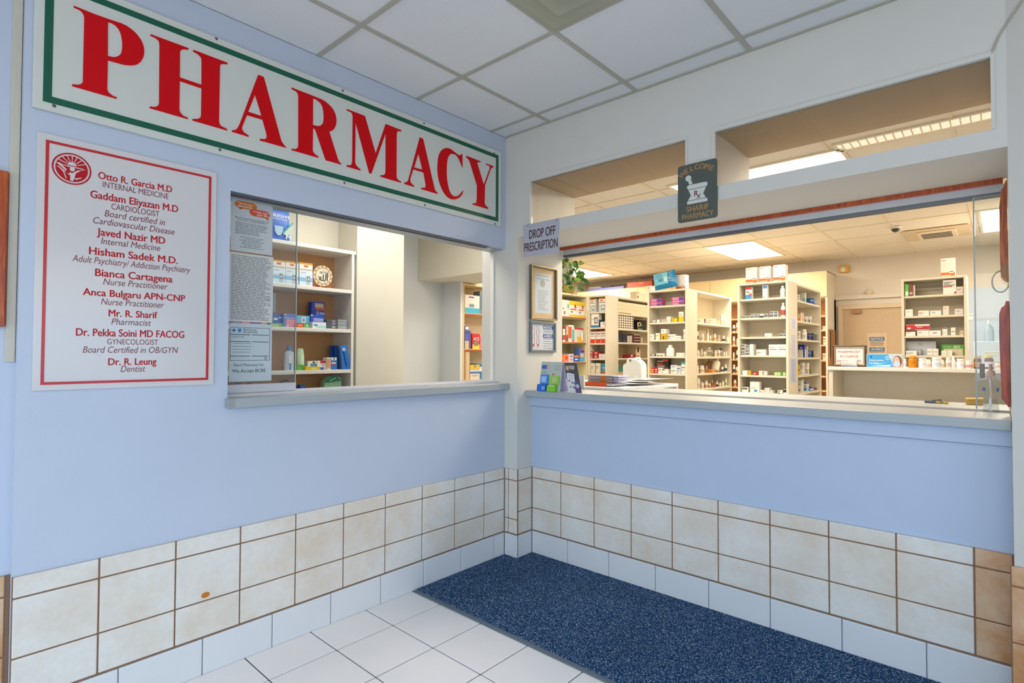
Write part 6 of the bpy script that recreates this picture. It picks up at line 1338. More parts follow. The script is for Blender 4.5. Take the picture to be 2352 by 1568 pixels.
for k, (x0, x1) in enumerate(((275, 385), (450, 545))):
    f = SX-.05; a, b = at(500+x0/6.533, 720+1040/6.533, 0, f), at(500+x1/6.533, 720+1040/6.533, 0, f); r = (b.y-a.y)/2; h = a.z-zS[4]
    t = thing('cream_jar', (f-r, (a.y+b.y)/2, zS[4]), 'lavender blue jar behind the bottom of the insurance sheet, %s of two' % ('left', 'right')[k], 'jar', 'jars on the lowest window shelf')
    mb = MB(); mb.lathe((f-r, (a.y+b.y)/2, zS[4]+.0005), [(r*.95, 0), (r, .01), (r, h-.05)], M('8f9cc8', .3), 18); mb.build('jar', t, smooth=True)
    mb = MB(); mb.lathe((f-r, (a.y+b.y)/2, zS[4]+h-.05), [(r*.9, 0), (r*.9, .045), (r*.82, .05)], M('5f78b8', .3), 18); mb.build('lid', t, smooth=True)
f = SX-.09; a, b = at(600+955/7.129, 680+1500/7.129, 0, f), at(600+1275/7.129, 680+1285/7.129, 0, f)
t = thing('green_bag', (f, (a.y+b.y)/2, zS[4]), 'green patterned bag on the lowest shelf of the window shelving', 'bag')
mb = MB(); mb.prism([[(f, a.y, zS[4]+.001), (f, b.y, zS[4]+.001), (f, b.y-.012, b.z-.03), (f, b.y-.05, b.z), (f, a.y+.035, b.z-.012), (f, a.y+.01, b.z-.05)]], (.05, 0, 0), M('8fbf98', .4)); mb.build('bag', t)
mb = MB(); mb.prism([[(f+.0505, a.y+.012, b.z-.055), (f+.0505, b.y-.012, b.z-.045), (f+.0505, b.y-.05, b.z-.001), (f+.0505, a.y+.036, b.z-.013)]], (.001, 0, 0), M('1f7a58', .4))
for k in range(14): yy = a.y+.05+(b.y-a.y-.10)*(k*.618 % 1); disc(mb, yy, b.z-.018-.026*(k*.37 % 1), 0, .003, f+.0516, .0004, M('d8e8dc', .4), 8)
tag(mb.build('header', t), 'dark green dotted header')
t = thing('wall_hook', (SX-.25, -.86, 1.05), 'small dark bent hook on the tan shelf back below the fourth shelf', 'hook')
p = at(600+365/7.129, 680+1395/7.129, 0, SX-.25); mb = MB(); mb.tube([p+Vector((0, -.03, -.004)), p+Vector((.012, 0, .006)), p+Vector((.012, .03, .006))], .006, M('44434a', .4, .5), 6); mb.tube([p+Vector((-.005, -.018, 0)), p+Vector((0, -.02, -.03))], .005, M('44434a', .4, .5), 6); mb.build('hook', t)

# ---------------------------------------------------------------- wall shelves behind the pillar
ZP = (1060, 580, 4.9)
GW = 'cartons on the wall shelves at the small window'
stock('wall shelves', GW, zA1, '+x', U1X, [
 (0, ZP, [('box', 40, 205, 480, 'e4dcd8', [(0,0,1,.3,'3fb0d0'),(.28,.34,.62,.52,'8a8a92'),(.25,.85,.6,.92,'4a4f70')], 'white and turquoise device carton', dict(lim=(1.03, 9))), ('box', 207, 300, 440, '70838f', [(0,.2,1,.8,'5f727e')], 'tall grey carton')]),
 (1, ZP, [('box', 40, 84, 826, '5a5fb0', [(0,0,1,.35,'c8b89a'),(.1,.85,.9,.97,'e6e6ee'),(0,.68,1,.75,'2c3f9c')], 'blue and tan tall carton', dict(lim=(1.03, 9))), ('box', 87, 108, 880, '6a5a8c', (), 'narrow violet carton'), ('box', 120, 208, 912, 'c4262e', [(.05,0,.95,.3,'d8c840'),(.2,.2,.8,.5,'8a7a74')], 'red bandage carton', dict(texts=[('ACE', .52, .66, .7, .2, 'f4ecec')])), ('box', 211, 300, 936, 'd8848c', [(.1,.4,.9,.8,'8aa0d0')], 'pink carton')]),
 (2, ZP, [('box', 40, 92, 1098, 'd8bd98', [(.1,.05,.2,.95,'7a6a58')], 'tall tan carton', dict(lim=(1.03, 9), depth=.12)), ('box', 170, 300, 1250, '2f78b4', [(.1,.5,.6,.8,'e0e4e8')], 'blue carton', dict(back=.08)), ])], bounds=(1.028, 1.927), top=2.01)
pile('wall shelves', GW, zA1[2], '+x', U1X, ZP, 96, 206, (1360, 1312, 1262), ['d8cfc4', 'c9c9cc', 'd8b93c'], [[(.2,.6,.8,.7,'8a8a8a')], [(0,0,1,.4,'3f70b0')], [(.4,.4,.6,.8,'8a7a3a')]], 'small mixed carton', where='bottom wall shelf')
GP = 'cartons on the shelves under the plant'
VB = [(0,.72,1,1,'e8c21a'), (.1,.43,.85,.5,'c8402c'), (0,0,1,.13,'e0b81a'), (.6,.55,.8,.78,'a8302a'), (.18,.25,.36,.36,'3f62b0')]
stock('plant shelves', GP, zB1, '+x', U1X, [
 (0, Z1, [('box', 125, 288, 1160, 'd6d6ce', [(.2,.1,.45,.3,'7a6a8a'),(.75,.5,1,.75,'6ab0a0'),(.05,.4,.2,.5,'777777')], 'white soft carton'), ('box', 300, 502, 1187, 'e9e4da', VB, 'yellow and white carton'), ('box', 512, 674, 1215, 'e9e4da', VB, 'yellow and white carton')]),
 (1, Z2, [('bot', 128, 195, 592, 'dcd8d2', 'b5463c', 'white tube bottle'), ('box', 203, 272, 500, '8a5a44', [(.2,.4,.9,.95,'c8b0a0')], 'brown carton'), ('box', 276, 410, 495, 'd9dcd8', [(0,.2,.55,.9,'e05a20'),(.62,.1,1,.75,'4fb8bc'),(.6,0,1,.1,'d84a50')], 'orange white and teal carton'), ('box', 424, 640, 568, 'cfd2cc', [(0,.88,1,1,'c8282c'),(.3,0,.95,.38,'e0b41e'),(.76,.1,.98,.7,'e8e4e0')], 'red white and yellow carton')]),
 (2, Z2, [('box', 114, 165, 1210, 'df6a38', [(0,.4,1,.5,'e8c8b8')], 'orange carton'), ('box', 168, 276, 1242, 'e88a3c', [(.3,.4,.8,.9,'c83a2a'),(0,0,1,.3,'e0808a')], 'orange and pink carton', dict(back=.01)), ('box', 280, 405, 1202, 'cfc8d8', [(.3,.6,.7,.8,'8a6ab0'),(.3,.2,.7,.35,'d8586a')], 'pale violet carton', dict(back=.03)), ('box', 410, 520, 1242, '2f5fb8', [(0,.72,1,1,'e0902c'),(.2,.3,.9,.5,'d8e0f0')], 'blue and orange carton', dict(back=.02)), ('box', 540, 662, 1062, '5a72b8', [(.2,.32,.9,.62,'e0c0b0'),(.1,0,1,.28,'4fb0dc'),(.4,.86,1,1,'d8603a'),(.3,.72,.95,.8,'1f2f6a')], 'tall blue baby care carton', dict(back=.03))]),
], bounds=(1.993, 3.173), top=2.05)
# hanging plant on top of the wall shelves
pp = at(1306, 668, 0, U1X-.12); pp.z = 2.0855
t = thing('potted_plant', (pp.x, pp.y, pp.z), 'trailing green plant in a small pot beside the window jamb', 'plant')
mb = MB(); mb.lathe((pp.x, pp.y, pp.z), [(.055, 0), (.06, .005), (.085, .10), (.085, .115)], M('9a8640', .6), 20); mb.build('pot', t, smooth=True)
mb = MB(); rnd = random.Random(11); LF = [M('3f7a2c', .4), M('5a9a3a', .4), M('2c5c2a', .4), M('84a83c', .4)]; ST = MB(); STM = M('4a7a34', .5)
for i in range(90):
    u = rnd.random(); a = rnd.uniform(0, 6.28)
    hgt = .06+.40*u**1.1; rad = rnd.uniform(.03, .20)*(1-.45*u)+.02
    c_ = Vector((pp.x+.03+rad*math.cos(a), pp.y+rad*math.sin(a)*1.1, pp.z+hgt))
    if c_.z < pp.z+.02: c_.z = pp.z+.02
    s_ = rnd.uniform(.05, .085)
    d = Vector((rnd.uniform(.1, 1), rnd.uniform(-1, 1), rnd.uniform(-1.1, .1))).normalized(); n_ = Vector((rnd.uniform(.4, 1), rnd.uniform(-.8, .2), rnd.uniform(-.2, .8))).normalized(); n_ = (n_-d*n_.dot(d)).normalized(); sd = d.cross(n_)
    m_ = LF[rnd.randrange(4)]; k = mb.mi(m_); n0 = len(mb.v)
    prof = ((0, 0, 0), (.12, .42, .02), (.38, .48, .05), (.7, .26, .03), (1, 0, -.06))
    for q_, wv, bend in prof: mb.v += [c_+d*s_*q_-sd*s_*wv*.8+n_*s_*(bend-.07*(wv > 0)), c_+d*s_*q_+n_*s_*bend, c_+d*s_*q_+sd*s_*wv*.8+n_*s_*(bend-.07*(wv > 0))]
    for j in range(4):
        b_ = n0+3*j
        mb.f += [(b_, b_+1, b_+4, b_+3), (b_+1, b_+2, b_+5, b_+4)]; mb.m += [k, k]
    if i % 3 == 0: ST.tube([(pp.x+.02, pp.y, pp.z+.10), (pp.x+.02+(c_.x-pp.x)*.6, pp.y+(c_.y-pp.y)*.6, pp.z+.10+(c_.z-pp.z)*.6), c_], .0028, STM, 5)
mb.build('foliage', t, smooth=True); ST.build('stems', t)

# ---------------------------------------------------------------- raised back counter
ZF = (1890, 750, 8.254); f = CY+.05
def cq(x, y, zm=ZF, ff=None): return at(zm[0]+x/zm[2], zm[1]+y/zm[2], 1, f if ff is None else ff)
a, b = cq(182, 755), cq(828, 348)
t = thing('framed_card', ((a.x+b.x)/2, f, CZ), 'dark framed card reading pharmacist in charge on the back counter', 'picture frame')
FD = M('4a2f1f', .3)
z0, z1 = CZ+.001, b.z
mb = MB()
for q_ in ((a.x, z0, b.x, z0+.022), (a.x, z1-.022, b.x, z1), (a.x, z0+.022, a.x+.025, z1-.022), (b.x-.025, z0+.022, b.x, z1-.022)): mb.bbox(q_[0], f, q_[1], q_[2], f+.02, q_[3], FD, .004)
mb.build('frame', t)
mb = MB(); framebars(mb, 1, f-.001, -.001, a.x+.016, b.x-.016, z0+.014, z1-.014, .006, M('d8b070', .3, .5)); tag(mb.build('gilt_edge', t), 'gilt inner edge')
mb = MB(); mb.box(a.x+.02, f+.004, z0+.018, b.x-.02, f+.008, z1-.018, M('e6dfdc', .5)); MR = M('b0563c', .5); wx = b.x-a.x; hz = z1-z0
put_text(mb, 'PHARMACIST', ((a.x+b.x)/2-.002, f+.0035, z0+hz*.69), X, Z, wx*.65, hz*.10, MR, bold=.01); put_text(mb, 'IN CHARGE', ((a.x+b.x)/2-.002, f+.0035, z0+hz*.48), X, Z, wx*.53, hz*.10, MR, bold=.01); put_text(mb, 'Ali', (a.x+wx*.18, f+.0035, z0+hz*.265), X, Z, wx*.11, hz*.10, MR, bold=.01); put_text(mb, 'RPH', (a.x+wx*.77, f+.0035, z0+hz*.265), X, Z, wx*.13, hz*.10, MR, bold=.01)
mb.build('card', t)
f2 = CY+.02; a, b = cq(335, 758, ff=f2), cq(660, 630, ff=f2)
t = thing('card_holder', ((a.x+b.x)/2, f2, CZ), 'clear holder of white business cards in front of the framed card', 'card holder')
mb = MB(); mb.bbox(a.x+.004, f2+.004, CZ+.006, b.x-.008, f2+.012, b.z, M('e4dcd8', .5), .0005)
lines(mb, ((a.x+b.x)/2-.01, f2+.0035, 0), X, Z, (b.x-a.x)*.7, CZ+.02, b.z-.006, 3, M('8a5a50', .5), .002, .5, seed=2); mb.build('cards', t)
mb = MB(); AC = m_glass('clear_acrylic', (.93, .95, .98), .12); mb.box(a.x, f2, CZ+.0005, b.x, f2+.024, CZ+.005, AC); mb.box(a.x, f2, CZ+.005, b.x, f2+.002, CZ+.018, AC); mb.box(b.x-.006, f2, CZ+.018, b.x, f2+.024, b.z, AC); mb.box(a.x, f2+.002, CZ+.018, a.x+.003, f2+.024, b.z, AC); mb.build('holder', t)
a, b = cq(830, 765), cq(1500, 520)
t = thing('mask_box', ((a.x+b.x)/2, f, CZ), 'light blue disposable face mask box beside the framed card', 'box')
z0, z1 = CZ+.0005, b.z; wx, hz = b.x-a.x, b.z-CZ
mb = MB(); mb.bbox(a.x, f, z0, b.x, f+.10, z1, M('cfe4f0', .35), .0015); mb.build('carton', t)
mb = MB(); fy = f-.0006; U = lambda u, v, d=0: (a.x+wx*u, fy-d, z0+hz*v)
mb.quad(U(.01,.02), U(.78,.02), U(.62,.98), U(.01,.98), M('3f9fe0', .4)); mb.quad(U(.62,.98,.0001), U(.78,.02,.0001), U(.99,.02,.0001), U(.99,.98,.0001), M('b8cfdc', .4))
mb.prism([[U(.05,.25,.0003), U(.4,.2,.0003), U(.68,.5,.0003), U(.45,.32,.0003), U(.2,.3,.0003)]], (0, -.0002, 0), M('7fc4f0', .4)); mb.prism([[U(.1,.08,.0003), U(.65,.06,.0003), U(.7,.2,.0003), U(.35,.14,.0003)]], (0, -.0002, 0), M('d8ecf6', .4))
put_text(mb, 'Disposable', U(.285,.53,.0008), X, Z, wx*.42, hz*.11, WHITE, bold=.015); put_text(mb, 'Face Mask', U(.22,.33,.0008), X, Z, wx*.29, hz*.09, WHITE, bold=.015)
def oval(cu, cv, ru, rv, d, m_): mb.prism([[U(cu+ru*math.cos(k*.2618), cv+rv*math.sin(k*.2618), d) for k in range(24)]], (0, -.0002, 0), m_)
oval(.60, .70, .068, .15, .0003, WHITE); oval(.60, .70, .055, .12, .0006, M('4aa3dc', .4)); put_text(mb, '3', U(.60,.70,.001), X, Z, None, hz*.13, WHITE)
mb.prism([[U(.10,.78,.0004), U(.155,.88,.0004), U(.165,.78,.0004), U(.13,.68,.0004)]], (0, -.0002, 0), M('2a4f90', .4))
oval(.875, .45, .125, .43, .0004, M('8a4a34', .5)); oval(.85, .48, .085, .33, .0007, M('d9b49c', .5)); oval(.86, .28, .088, .22, .001, M('b5cfe8', .5))
mb.prism([[U(.72,.03,.0005), U(.99,.03,.0005), U(.96,.16,.0005), U(.78,.16,.0005)]], (0, -.0002, 0), M('d08a70', .5))
tag(mb.build('print', t), 'blue print with masked woman'); 
GC = 'bottles on the raised back counter'
def ctr(x0, x1, yt, back, body, capc, lab, desc, kind='bot', neck=.66, smoothg=None):
    ff = CY+back; A, B = cq(x0, yt, ZD, ff), cq(x1, yt, ZD, ff); r = (B.x-A.x)/2; h = A.z-CZ
    t = thing('pill_bottle', ((A.x+B.x)/2, ff+r, CZ), desc, 'bottle', GC)
    cap_bottle(t, (A.x+B.x)/2, ff+r, CZ+.0005, r, h, body, M(capc, .35), M(lab, .45) if lab else None, neck)
AMB = m_glass('amber_plastic', (.95, .52, .06), .55, .1); AMB2 = m_glass('dark_amber', (.5, .22, .06), .5, .1)
AMB.node_tree.nodes['Diffuse BSDF'].inputs[0].default_value = (.85, .36, .02, 1); AMB2.node_tree.nodes['Diffuse BSDF'].inputs[0].default_value = (.25, .09, .03, 1)
WB = M('efebe4', .35)
ctr(105, 165, 555, .05, WB, 'eceae6', 'c8ccd4', 'slim white bottle right beside the disposable mask box')
ctr(188, 352, 500, .03, AMB, 'dc8f22', None, 'amber bottle with orange cap right of the mask box')
ctr(362, 500, 538, .03, WB, 'eeeaf2', 'd9dce6', 'wide white bottle just right of the amber bottle', neck=.8)
ctr(490, 582, 562, .12, WB, 'ece4da', 'e0c4b0', 'white bottle half hidden between two wide white bottles', neck=.8)
ctr(590, 765, 530, .03, WB, 'eceaf0', 'c8d4e0', 'widest white bottle in the middle of the back counter', neck=.84)
ctr(740, 812, 570, .13, WB, 'ece4da', 'd8c0b0', 'small white bottle behind the widest white bottle')
ctr(832, 930, 532, .04, WB, 'ece8e4', 'd0b8a8', 'white bottle left of the pointed white bottle')
ctr(1018, 1165, 550, .03, WB, 'eceaf0', 'dcdce8', 'broad white bottle right of the pointed white bottle', neck=.82)
ctr(1172, 1300, 584, .03, WB, 'eceaf0', 'd89a90', 'short white bottle with pink label on the back counter', neck=.8)
ctr(1312, 1450, 500, .05, AMB2, 'dcae20', 'cf8a2c', 'dark amber bottle with yellow cap crossed by the glass edge', neck=.8)
ctr(1495, 1662, 486, .05, AMB2, 'd9c63a', 'cfd2dc', 'dark bottle with pale yellow cap behind the sanitizer', neck=.7)
ctr(1678, 1790, 592, .05, WB, 'e0b888', 'dcb890', 'tan capped jar at the far right of the back counter', neck=.9)
ff = CY+.05; A, B = cq(905, 500, ZD, ff), cq(1015, 500, ZD, ff); r = (B.x-A.x)/2; cx = (A.x+B.x)/2
t = thing('pointed_bottle', (cx, ff+r, CZ), 'white bottle with a pointed nozzle in the back counter row', 'bottle', GC); h = A.z-CZ
mb = MB(); mb.lathe((cx, ff+r, CZ+.0005), [(r*.95, 0), (r, .005), (r, h*.45), (r*.7, h*.62)], WB, 18); mb.build('bottle', t, smooth=True)
mb = MB(); mb.lathe((cx, ff+r, CZ+h*.62), [(r*.72, 0), (r*.5, h*.15), (r*.15, h*.37)], WHITE, 16); mb.build('nozzle', t, smooth=True)
ff = CY+.24; A, B = cq(1326, 690, ZD, ff), cq(1800, 248, ZD, ff)
t = thing('pale_machine', ((A.x+B.x)/2, ff+.1, CZ), 'pale blue boxy machine behind the bottles at the right end of the back counter', 'machine')
mb = MB(); mb.bbox(A.x, ff, CZ+.0005, min(B.x, 2.70), ff+.2, B.z, M('c3cfd8', .4), .006); mb.build('housing', t)
mb = MB(); mb.box(A.x+.05, ff-.002, CZ+.09, A.x+.15, ff-.0005, CZ+.13, M('d6d8c6', .5)); lines(mb, (A.x+.10, ff-.0025, 0), X, Z, .08, CZ+.095, CZ+.115, 3, INK, .002); mb.build('label', t)
zt = B.z; p = at(2060+1655/7.84, 570+1285/7.84, 1, ff+.08); e = at(2060+1750/7.84, 570+1400/7.84, 1, ff+.08); r = e.x-p.x
t = thing('clear_jug', (p.x, ff+.09, zt), 'translucent pale jug standing on the pale blue machine', 'jug')
CJ = m_glass('milky_plastic', (.8, .88, .95), .5, .2); hh = p.z-zt
mb = MB(); mb.lathe((p.x, ff+.09, zt+.001), [(r*.95, 0), (r, .01), (r, hh*.45), (r*.8, hh*.62), (r*.25, hh*.82)], CJ, 20); mb.build('jug', t, smooth=True)
mb = MB(); mb.lathe((p.x, ff+.09, zt+hh*.82), [(r*.28, 0), (r*.28, hh*.17)], WHITE, 14); mb.build('cap', t, smooth=True)
# pale blue panel and notes on the back wall at the right
a = at(2260, 661, 1, 5.79)
mb = MB(); mb.box(1.95, 5.785, 0, 2.748, 5.7995, a.z, M('b9c8dc', .5)); struct(mb, 'trim_9')
for k, (y0, y1) in enumerate(((720, 724), (727, 735))):
    A, B = at(2212, y1, 1, 5.78), at(2235, y0, 1, 5.78); mb = MB(); mb.bbox(A.x, 5.778, A.z, B.x, 5.7845, B.z, M('e8e4e2', .5), .001)
    tag(mb.build('wall_note'), 'small white note on the wall right of the shelf tower, %s of two' % ('upper', 'lower')[k], 'notice', 'notes on the back wall')

# ---------------------------------------------------------------- things on the drop-off counter
CT = 1.092
ZB = (1220, 800, 10.69)
p = at(1220+430/10.69, 800+1052/10.69, 2, CT); fy = p.y
def lean(u, hgt, off=0, tilt=.16): return Vector((u, fy+hgt*tilt-off, CT+.001+hgt))
a = at(1220+190/10.69, 898, 1, fy).x; b = at(1220+705/10.69, 898, 1, fy).x; hb = (at(1262, 831, 1, fy+.02).z-CT)
t = thing('brochure_stand', ((a+b)/2, fy, CT), 'leaflet stand with a blue and a lime green pack on the counter', 'stand')
def lq(mb, u0, u1, v0, v1, off, m_, th=.001):
    pts = [lean(a+(b-a)*u0, hb*v0, off), lean(a+(b-a)*u1, hb*v0, off), lean(a+(b-a)*u1, hb*v1, off), lean(a+(b-a)*u0, hb*v1, off)]
    mb.prism([pts], (0, -th, 0), m_)
mb = MB(); lq(mb, 0, 1, 0, 1, -.003, M('b9c4bc', .5), .003); mb.prism([[Vector((a, fy+.003, CT+.001)), lean(a, hb, -.003), Vector((a, fy+.09, CT+.001))]], (.002, 0, 0), M('b9c4bc', .5)); mb.prism([[Vector((b-.002, fy+.003, CT+.001)), lean(b-.002, hb, -.003), Vector((b-.002, fy+.09, CT+.001))]], (.002, 0, 0), M('9a9cc0', .5)); mb.build('card', t)
mb = MB(); lq(mb, .03, .44, 0, .23, 0, M('1f6ad0', .4), .03); lq(mb, .07, .42, .24, .56, 0, M('4a8fe4', .4), .012); lq(mb, .03, .30, .76, .88, 0, M('2f68cc', .4), .001); lq(mb, .12, .36, .30, .50, .0125, M('9ec4ee', .5), .0005); lq(mb, .26, .4, .05, .17, .0305, M('6fa2de', .5), .0005); tag(mb.build('leaflet_pack', t), 'blue leaflet pack')
mb = MB(); lq(mb, .50, .88, 0, .21, 0, M('7ec832', .4), .03); lq(mb, .54, .93, .24, .52, 0, M('98d040', .4), .012); lq(mb, .64, .86, .30, .48, .0125, M('b4c88a', .5), .0005); lq(mb, .6, .85, .19, .215, .0305, M('e6e6dc', .5), .0005); tag(mb.build('leaflet_pack', t), 'lime green leaflet pack')
mb = MB()
for k in range(4): lq(mb, .08, .28-.03*k, .60+.045*k, .613+.045*k, 0, M('8a928e', .5), .0005); lq(mb, .62, .93, .72+.05*k, .732+.05*k, 0, M('8a928e', .5), .0005)
pts = [lean(a+(b-a)*(.33+.06*math.cos(k*.4)), hb*(.83+.07*math.sin(k*.4)), .0012) for k in range(15)]; mb.prism([pts], (0, -.0006, 0), M('d8a898', .5))
pts = [lean(a+(b-a)*(.62+.05*math.cos(k*.4)), hb*(.575+.035*math.sin(k*.4)), .0012) for k in range(15)]; mb.prism([pts], (0, -.0006, 0), M('d8703a', .5)); mb.build('print', t)
a2 = at(1220+905/10.69, 897, 1, fy).x; b2 = at(1220+1228/10.69, 897, 1, fy).x; h2 = at(1310, 833, 1, fy+.03).z-CT
t = thing('tent_card', ((a2+b2)/2, fy+.01, CT), 'dark and violet folded tent card next to the leaflet stand', 'card'); tl = at(1220+790/10.69, 833, 1, fy+.03).x; tr = at(1220+1095/10.69, 833, 1, fy+.03).x
def tq(u, v, off=0): x0 = a2+(tl-a2)*v; x1 = b2+(tr-b2)*v; return Vector((x0+(x1-x0)*u, fy+.006+h2*v*.18-off, CT+.001+h2*v))
mb = MB(); mb.prism([[tq(0,0), tq(1,0), tq(1,1), tq(0,1)]], (0, .0015, 0), M('4c5058', .45)); mb.prism([[Vector((a2-.03, fy+.10, CT+.001)), tq(0,0), tq(0,1), Vector((tl-.004, fy+.04, CT+h2))]], (0, .0015, 0), M('a3a3c4', .5)); mb.build('card', t)
mb = MB(); mb.prism([[tq(0,0,.0005), tq(.56,0,.0005), tq(.66,.62,.0005), tq(.18,.66,.0005), tq(.06,.62,.0005)]], (0, -.0004, 0), M('d9dbe2', .5)); mb.prism([[tq(.58,0,.0005), tq(.98,0,.0005), tq(.92,.32,.0005), tq(.66,.5,.0005)]], (0, -.0004, 0), M('5f567c', .5))
pts = [tq(.78+.12*math.cos(k*.4), .22+.07*math.sin(k*.4), .001) for k in range(16)]; mb.prism([pts], (0, -.0004, 0), M('b8bce0', .5)); mb.prism([[tq(.06,.76,.0005), tq(.25,.72,.0005), tq(.3,.86,.0005), tq(.1,.9,.0005)]], (0, -.0004, 0), M('d8b0a0', .5)); mb.prism([[tq(.35,.78,.0005), tq(.72,.76,.0005), tq(.78,.9,.0005), tq(.3,.9,.0005)]], (0, -.0004, 0), M('bda48e', .5))
put_text(mb, 'Medical IDs', tq(.40,.57,.0012), X, Z, .035, .006, INKD); put_text(mb, 'Save Lives', tq(.40,.49,.0012), X, Z, .033, .006, INKD)
for u, v in ((.15,.36),(.35,.30),(.5,.28),(.2,.16),(.42,.15),(.5,.12)): mb.prism([[tq(u,v,.001), tq(u+.1,v,.001), tq(u+.1,v+.07,.001), tq(u,v+.06,.001)]], (0, -.0003, 0), M('7a7468' if u < .3 else '5a6478', .5))
mb.build('print', t)
p = at(1336, 892, 2, CT); A, B = at(1331, 892, 1, p.y), at(1341, 862, 1, p.y)
mb = MB(); mb.bbox(A.x-.01, p.y, CT+.0005, B.x, p.y+.015, B.z, M('d5d8de', .5), .001); tag(mb.build('paper_pad'), 'upright white paper pad behind the tent card', 'paper')
# hand sanitizer
ZH = (2052, 820, 6.533)
p = at(2052+1465/6.533, 820+835/6.533, 2, CT); sy = p.y+.03; cx = p.x
hx = lambda x: at(2052+x/6.533, 900, 1, sy).x; hz_ = lambda y: at(2276, 820+y/6.533, 1, sy).z
R = [(1600-1330)/2/6.533*0+ (hx(1600)-hx(1330))/2]
Rm = R[0]
CLR = m_glass('clear_bottle', (.97, .97, .96), .06, .12, 0)
t = thing('hand_sanitizer', (cx, sy, CT), 'clear pump bottle of hand sanitizer at the right end of the counter', 'bottle')
H0 = CT+.0008
zs_ = lambda y: max(H0+.001, hz_(y))
prof = [(Rm*.96, 0), (Rm*.98, .006), (Rm*.86, zs_(740)-H0), (Rm*.76, zs_(620)-H0), (Rm*.76, zs_(520)-H0), (Rm*.92, zs_(420)-H0), (Rm*.99, zs_(365)-H0), (Rm*.88, zs_(325)-H0), (Rm*.5, zs_(295)-H0), (Rm*.46, zs_(283)-H0)]
mb = MB(); mb.lathe((cx, sy, H0), prof, CLR, 28, sy=.75); mb.build('bottle', t, smooth=True)
GEL = m_glass('clear_gel', (.95, .96, .96), .05, .2, 0)
mb = MB(); mb.lathe((cx, sy, H0+.004), [(Rm*.9, 0), (Rm*.82, zs_(740)-H0-.004), (Rm*.72, zs_(630)-H0-.004)], GEL, 24, sy=.72); tag(mb.build('gel', t, smooth=True), 'clear gel')
PK = M('d8c3b4', .4)
mb = MB(); mb.lathe((cx, sy, hz_(283)), [(Rm*.52, 0), (Rm*.52, hz_(215)-hz_(283)), (Rm*.2, hz_(180)-hz_(283)), (Rm*.16, hz_(150)-hz_(283)), (Rm*.24, hz_(120)-hz_(283)), (Rm*.22, hz_(98)-hz_(283))], PK, 20); mb.bbox(cx-Rm*.15, sy-.055, hz_(120), cx+Rm*.15, sy, hz_(100), PK, .003); tag(mb.build('pump', t, smooth=True), 'pale pink pump head')
mb = MB(); mb.tube([(cx-.002, sy, hz_(290)), (cx+.002, sy, hz_(560)), (cx-.004, sy, H0+.012)], .0045, M('e4ded6', .4), 8); tag(mb.build('dip_tube', t), 'white dip tube')
mb = MB()
for u in (1360, 1565): mb.bbox(hx(u)-.004, sy-Rm*.3, hz_(510), hx(u)+.004, sy-Rm*.3+.004, hz_(455), M('2f7ac8', .4), .001)
tag(mb.build('label', t), 'blue label marks')
# small things on the inner counter
CI_ = 1.0905
p = at(2052+600/6.533, 820+690/6.533, 2, CI_)
t = thing('key_bunch', (p.x, p.y, CI_), 'flat grey clip with yellow tags lying on the inner counter', 'clip')
A, B = at(2052+465/6.533, 920, 1, p.y).x, at(2052+735/6.533, 920, 1, p.y).x
mb = MB(); mb.bbox(A, p.y, CI_+.0005, A+.045, p.y+.02, CI_+.012, M('5a6270', .4, .4), .002); mb.tube([(A+.03, p.y+.01, CI_+.012), (A+.07, p.y+.012, CI_+.019), (B-.02, p.y+.012, CI_+.018), (B, p.y+.01, CI_+.006)], .003, M('6a7280', .35, .5), 6); mb.bbox(B-.03, p.y, CI_+.0005, B, p.y+.02, CI_+.008, M('5a6270', .4, .4), .002); mb.build('clip', t)
for k in range(2): mb = MB(); mb.bbox(A+.047+.027*k, p.y-.004, CI_+.0005, A+.070+.027*k, p.y+.014, CI_+.009, M('d0a83a', .4), .002); tag(mb.build('yellow_tag', t), 'yellow tag')
p = at(2052+1180/6.533, 820+712/6.533, 2, CI_); A, B = at(2052+1075/6.533, 925, 1, p.y), at(2052+1345/6.533, 820+622/6.533, 1, p.y)
t = thing('yellow_tray', ((A.x+B.x)/2, p.y, CI_), 'bright yellow counting tray lying behind the glass edge', 'tray')
mb = MB(); mb.prism([[(A.x+.004, p.y, CI_+.001), (B.x, p.y, CI_+.001), (B.x, p.y, B.z), (A.x, p.y, B.z-.005)]], (0, .09, 0), M('d9a80e', .35)); mb.build('tray', t)
mb = MB(); mb.bbox(A.x+.01, p.y-.003, CI_+.018, B.x, p.y-.0005, CI_+.021, M('b07f0a', .4), .0005); mb.build('groove', t)

# ---------------------------------------------------------------- on the desk
p = at(1457, 878, 2, DZ); jy = p.y
A, B = at(1430.5, 850, 1, jy), at(1473, 850, 1, jy); zt = at(1457, 820.5, 1, jy).z; jw = B.x-A.x
t = thing('white_jug', ((A.x+B.x)/2, jy, DZ), 'white plastic gallon jug with moulded handle on the desk', 'jug')
JM = M('dcdad0', .35)
def jp(u, v): return (A.x+jw*u, jy, DZ+.001+(zt-DZ)*v)
mb = MB(); mb.prism([[jp(.02,0), jp(.96,0), jp(1,.05), jp(1,.62), jp(.97,.72), jp(.88,.82), jp(.74,.90), jp(.58,.93), jp(.52,.93), jp(.34,.97), jp(.24,.95), jp(.20,.86), jp(.18,.76), jp(.03,.70), jp(0,.62), jp(0,.05)], [jp(.36,.82), jp(.46,.84), jp(.44,.90), jp(.36,.91)]], (0, .095, 0), JM)
o_ = mb.build('jug', t); bv = o_.modifiers.new('bevel', 'BEVEL'); bv.width = .012; bv.segments = 4; bv.limit_method = 'ANGLE'; bv.angle_limit = math.radians(50)
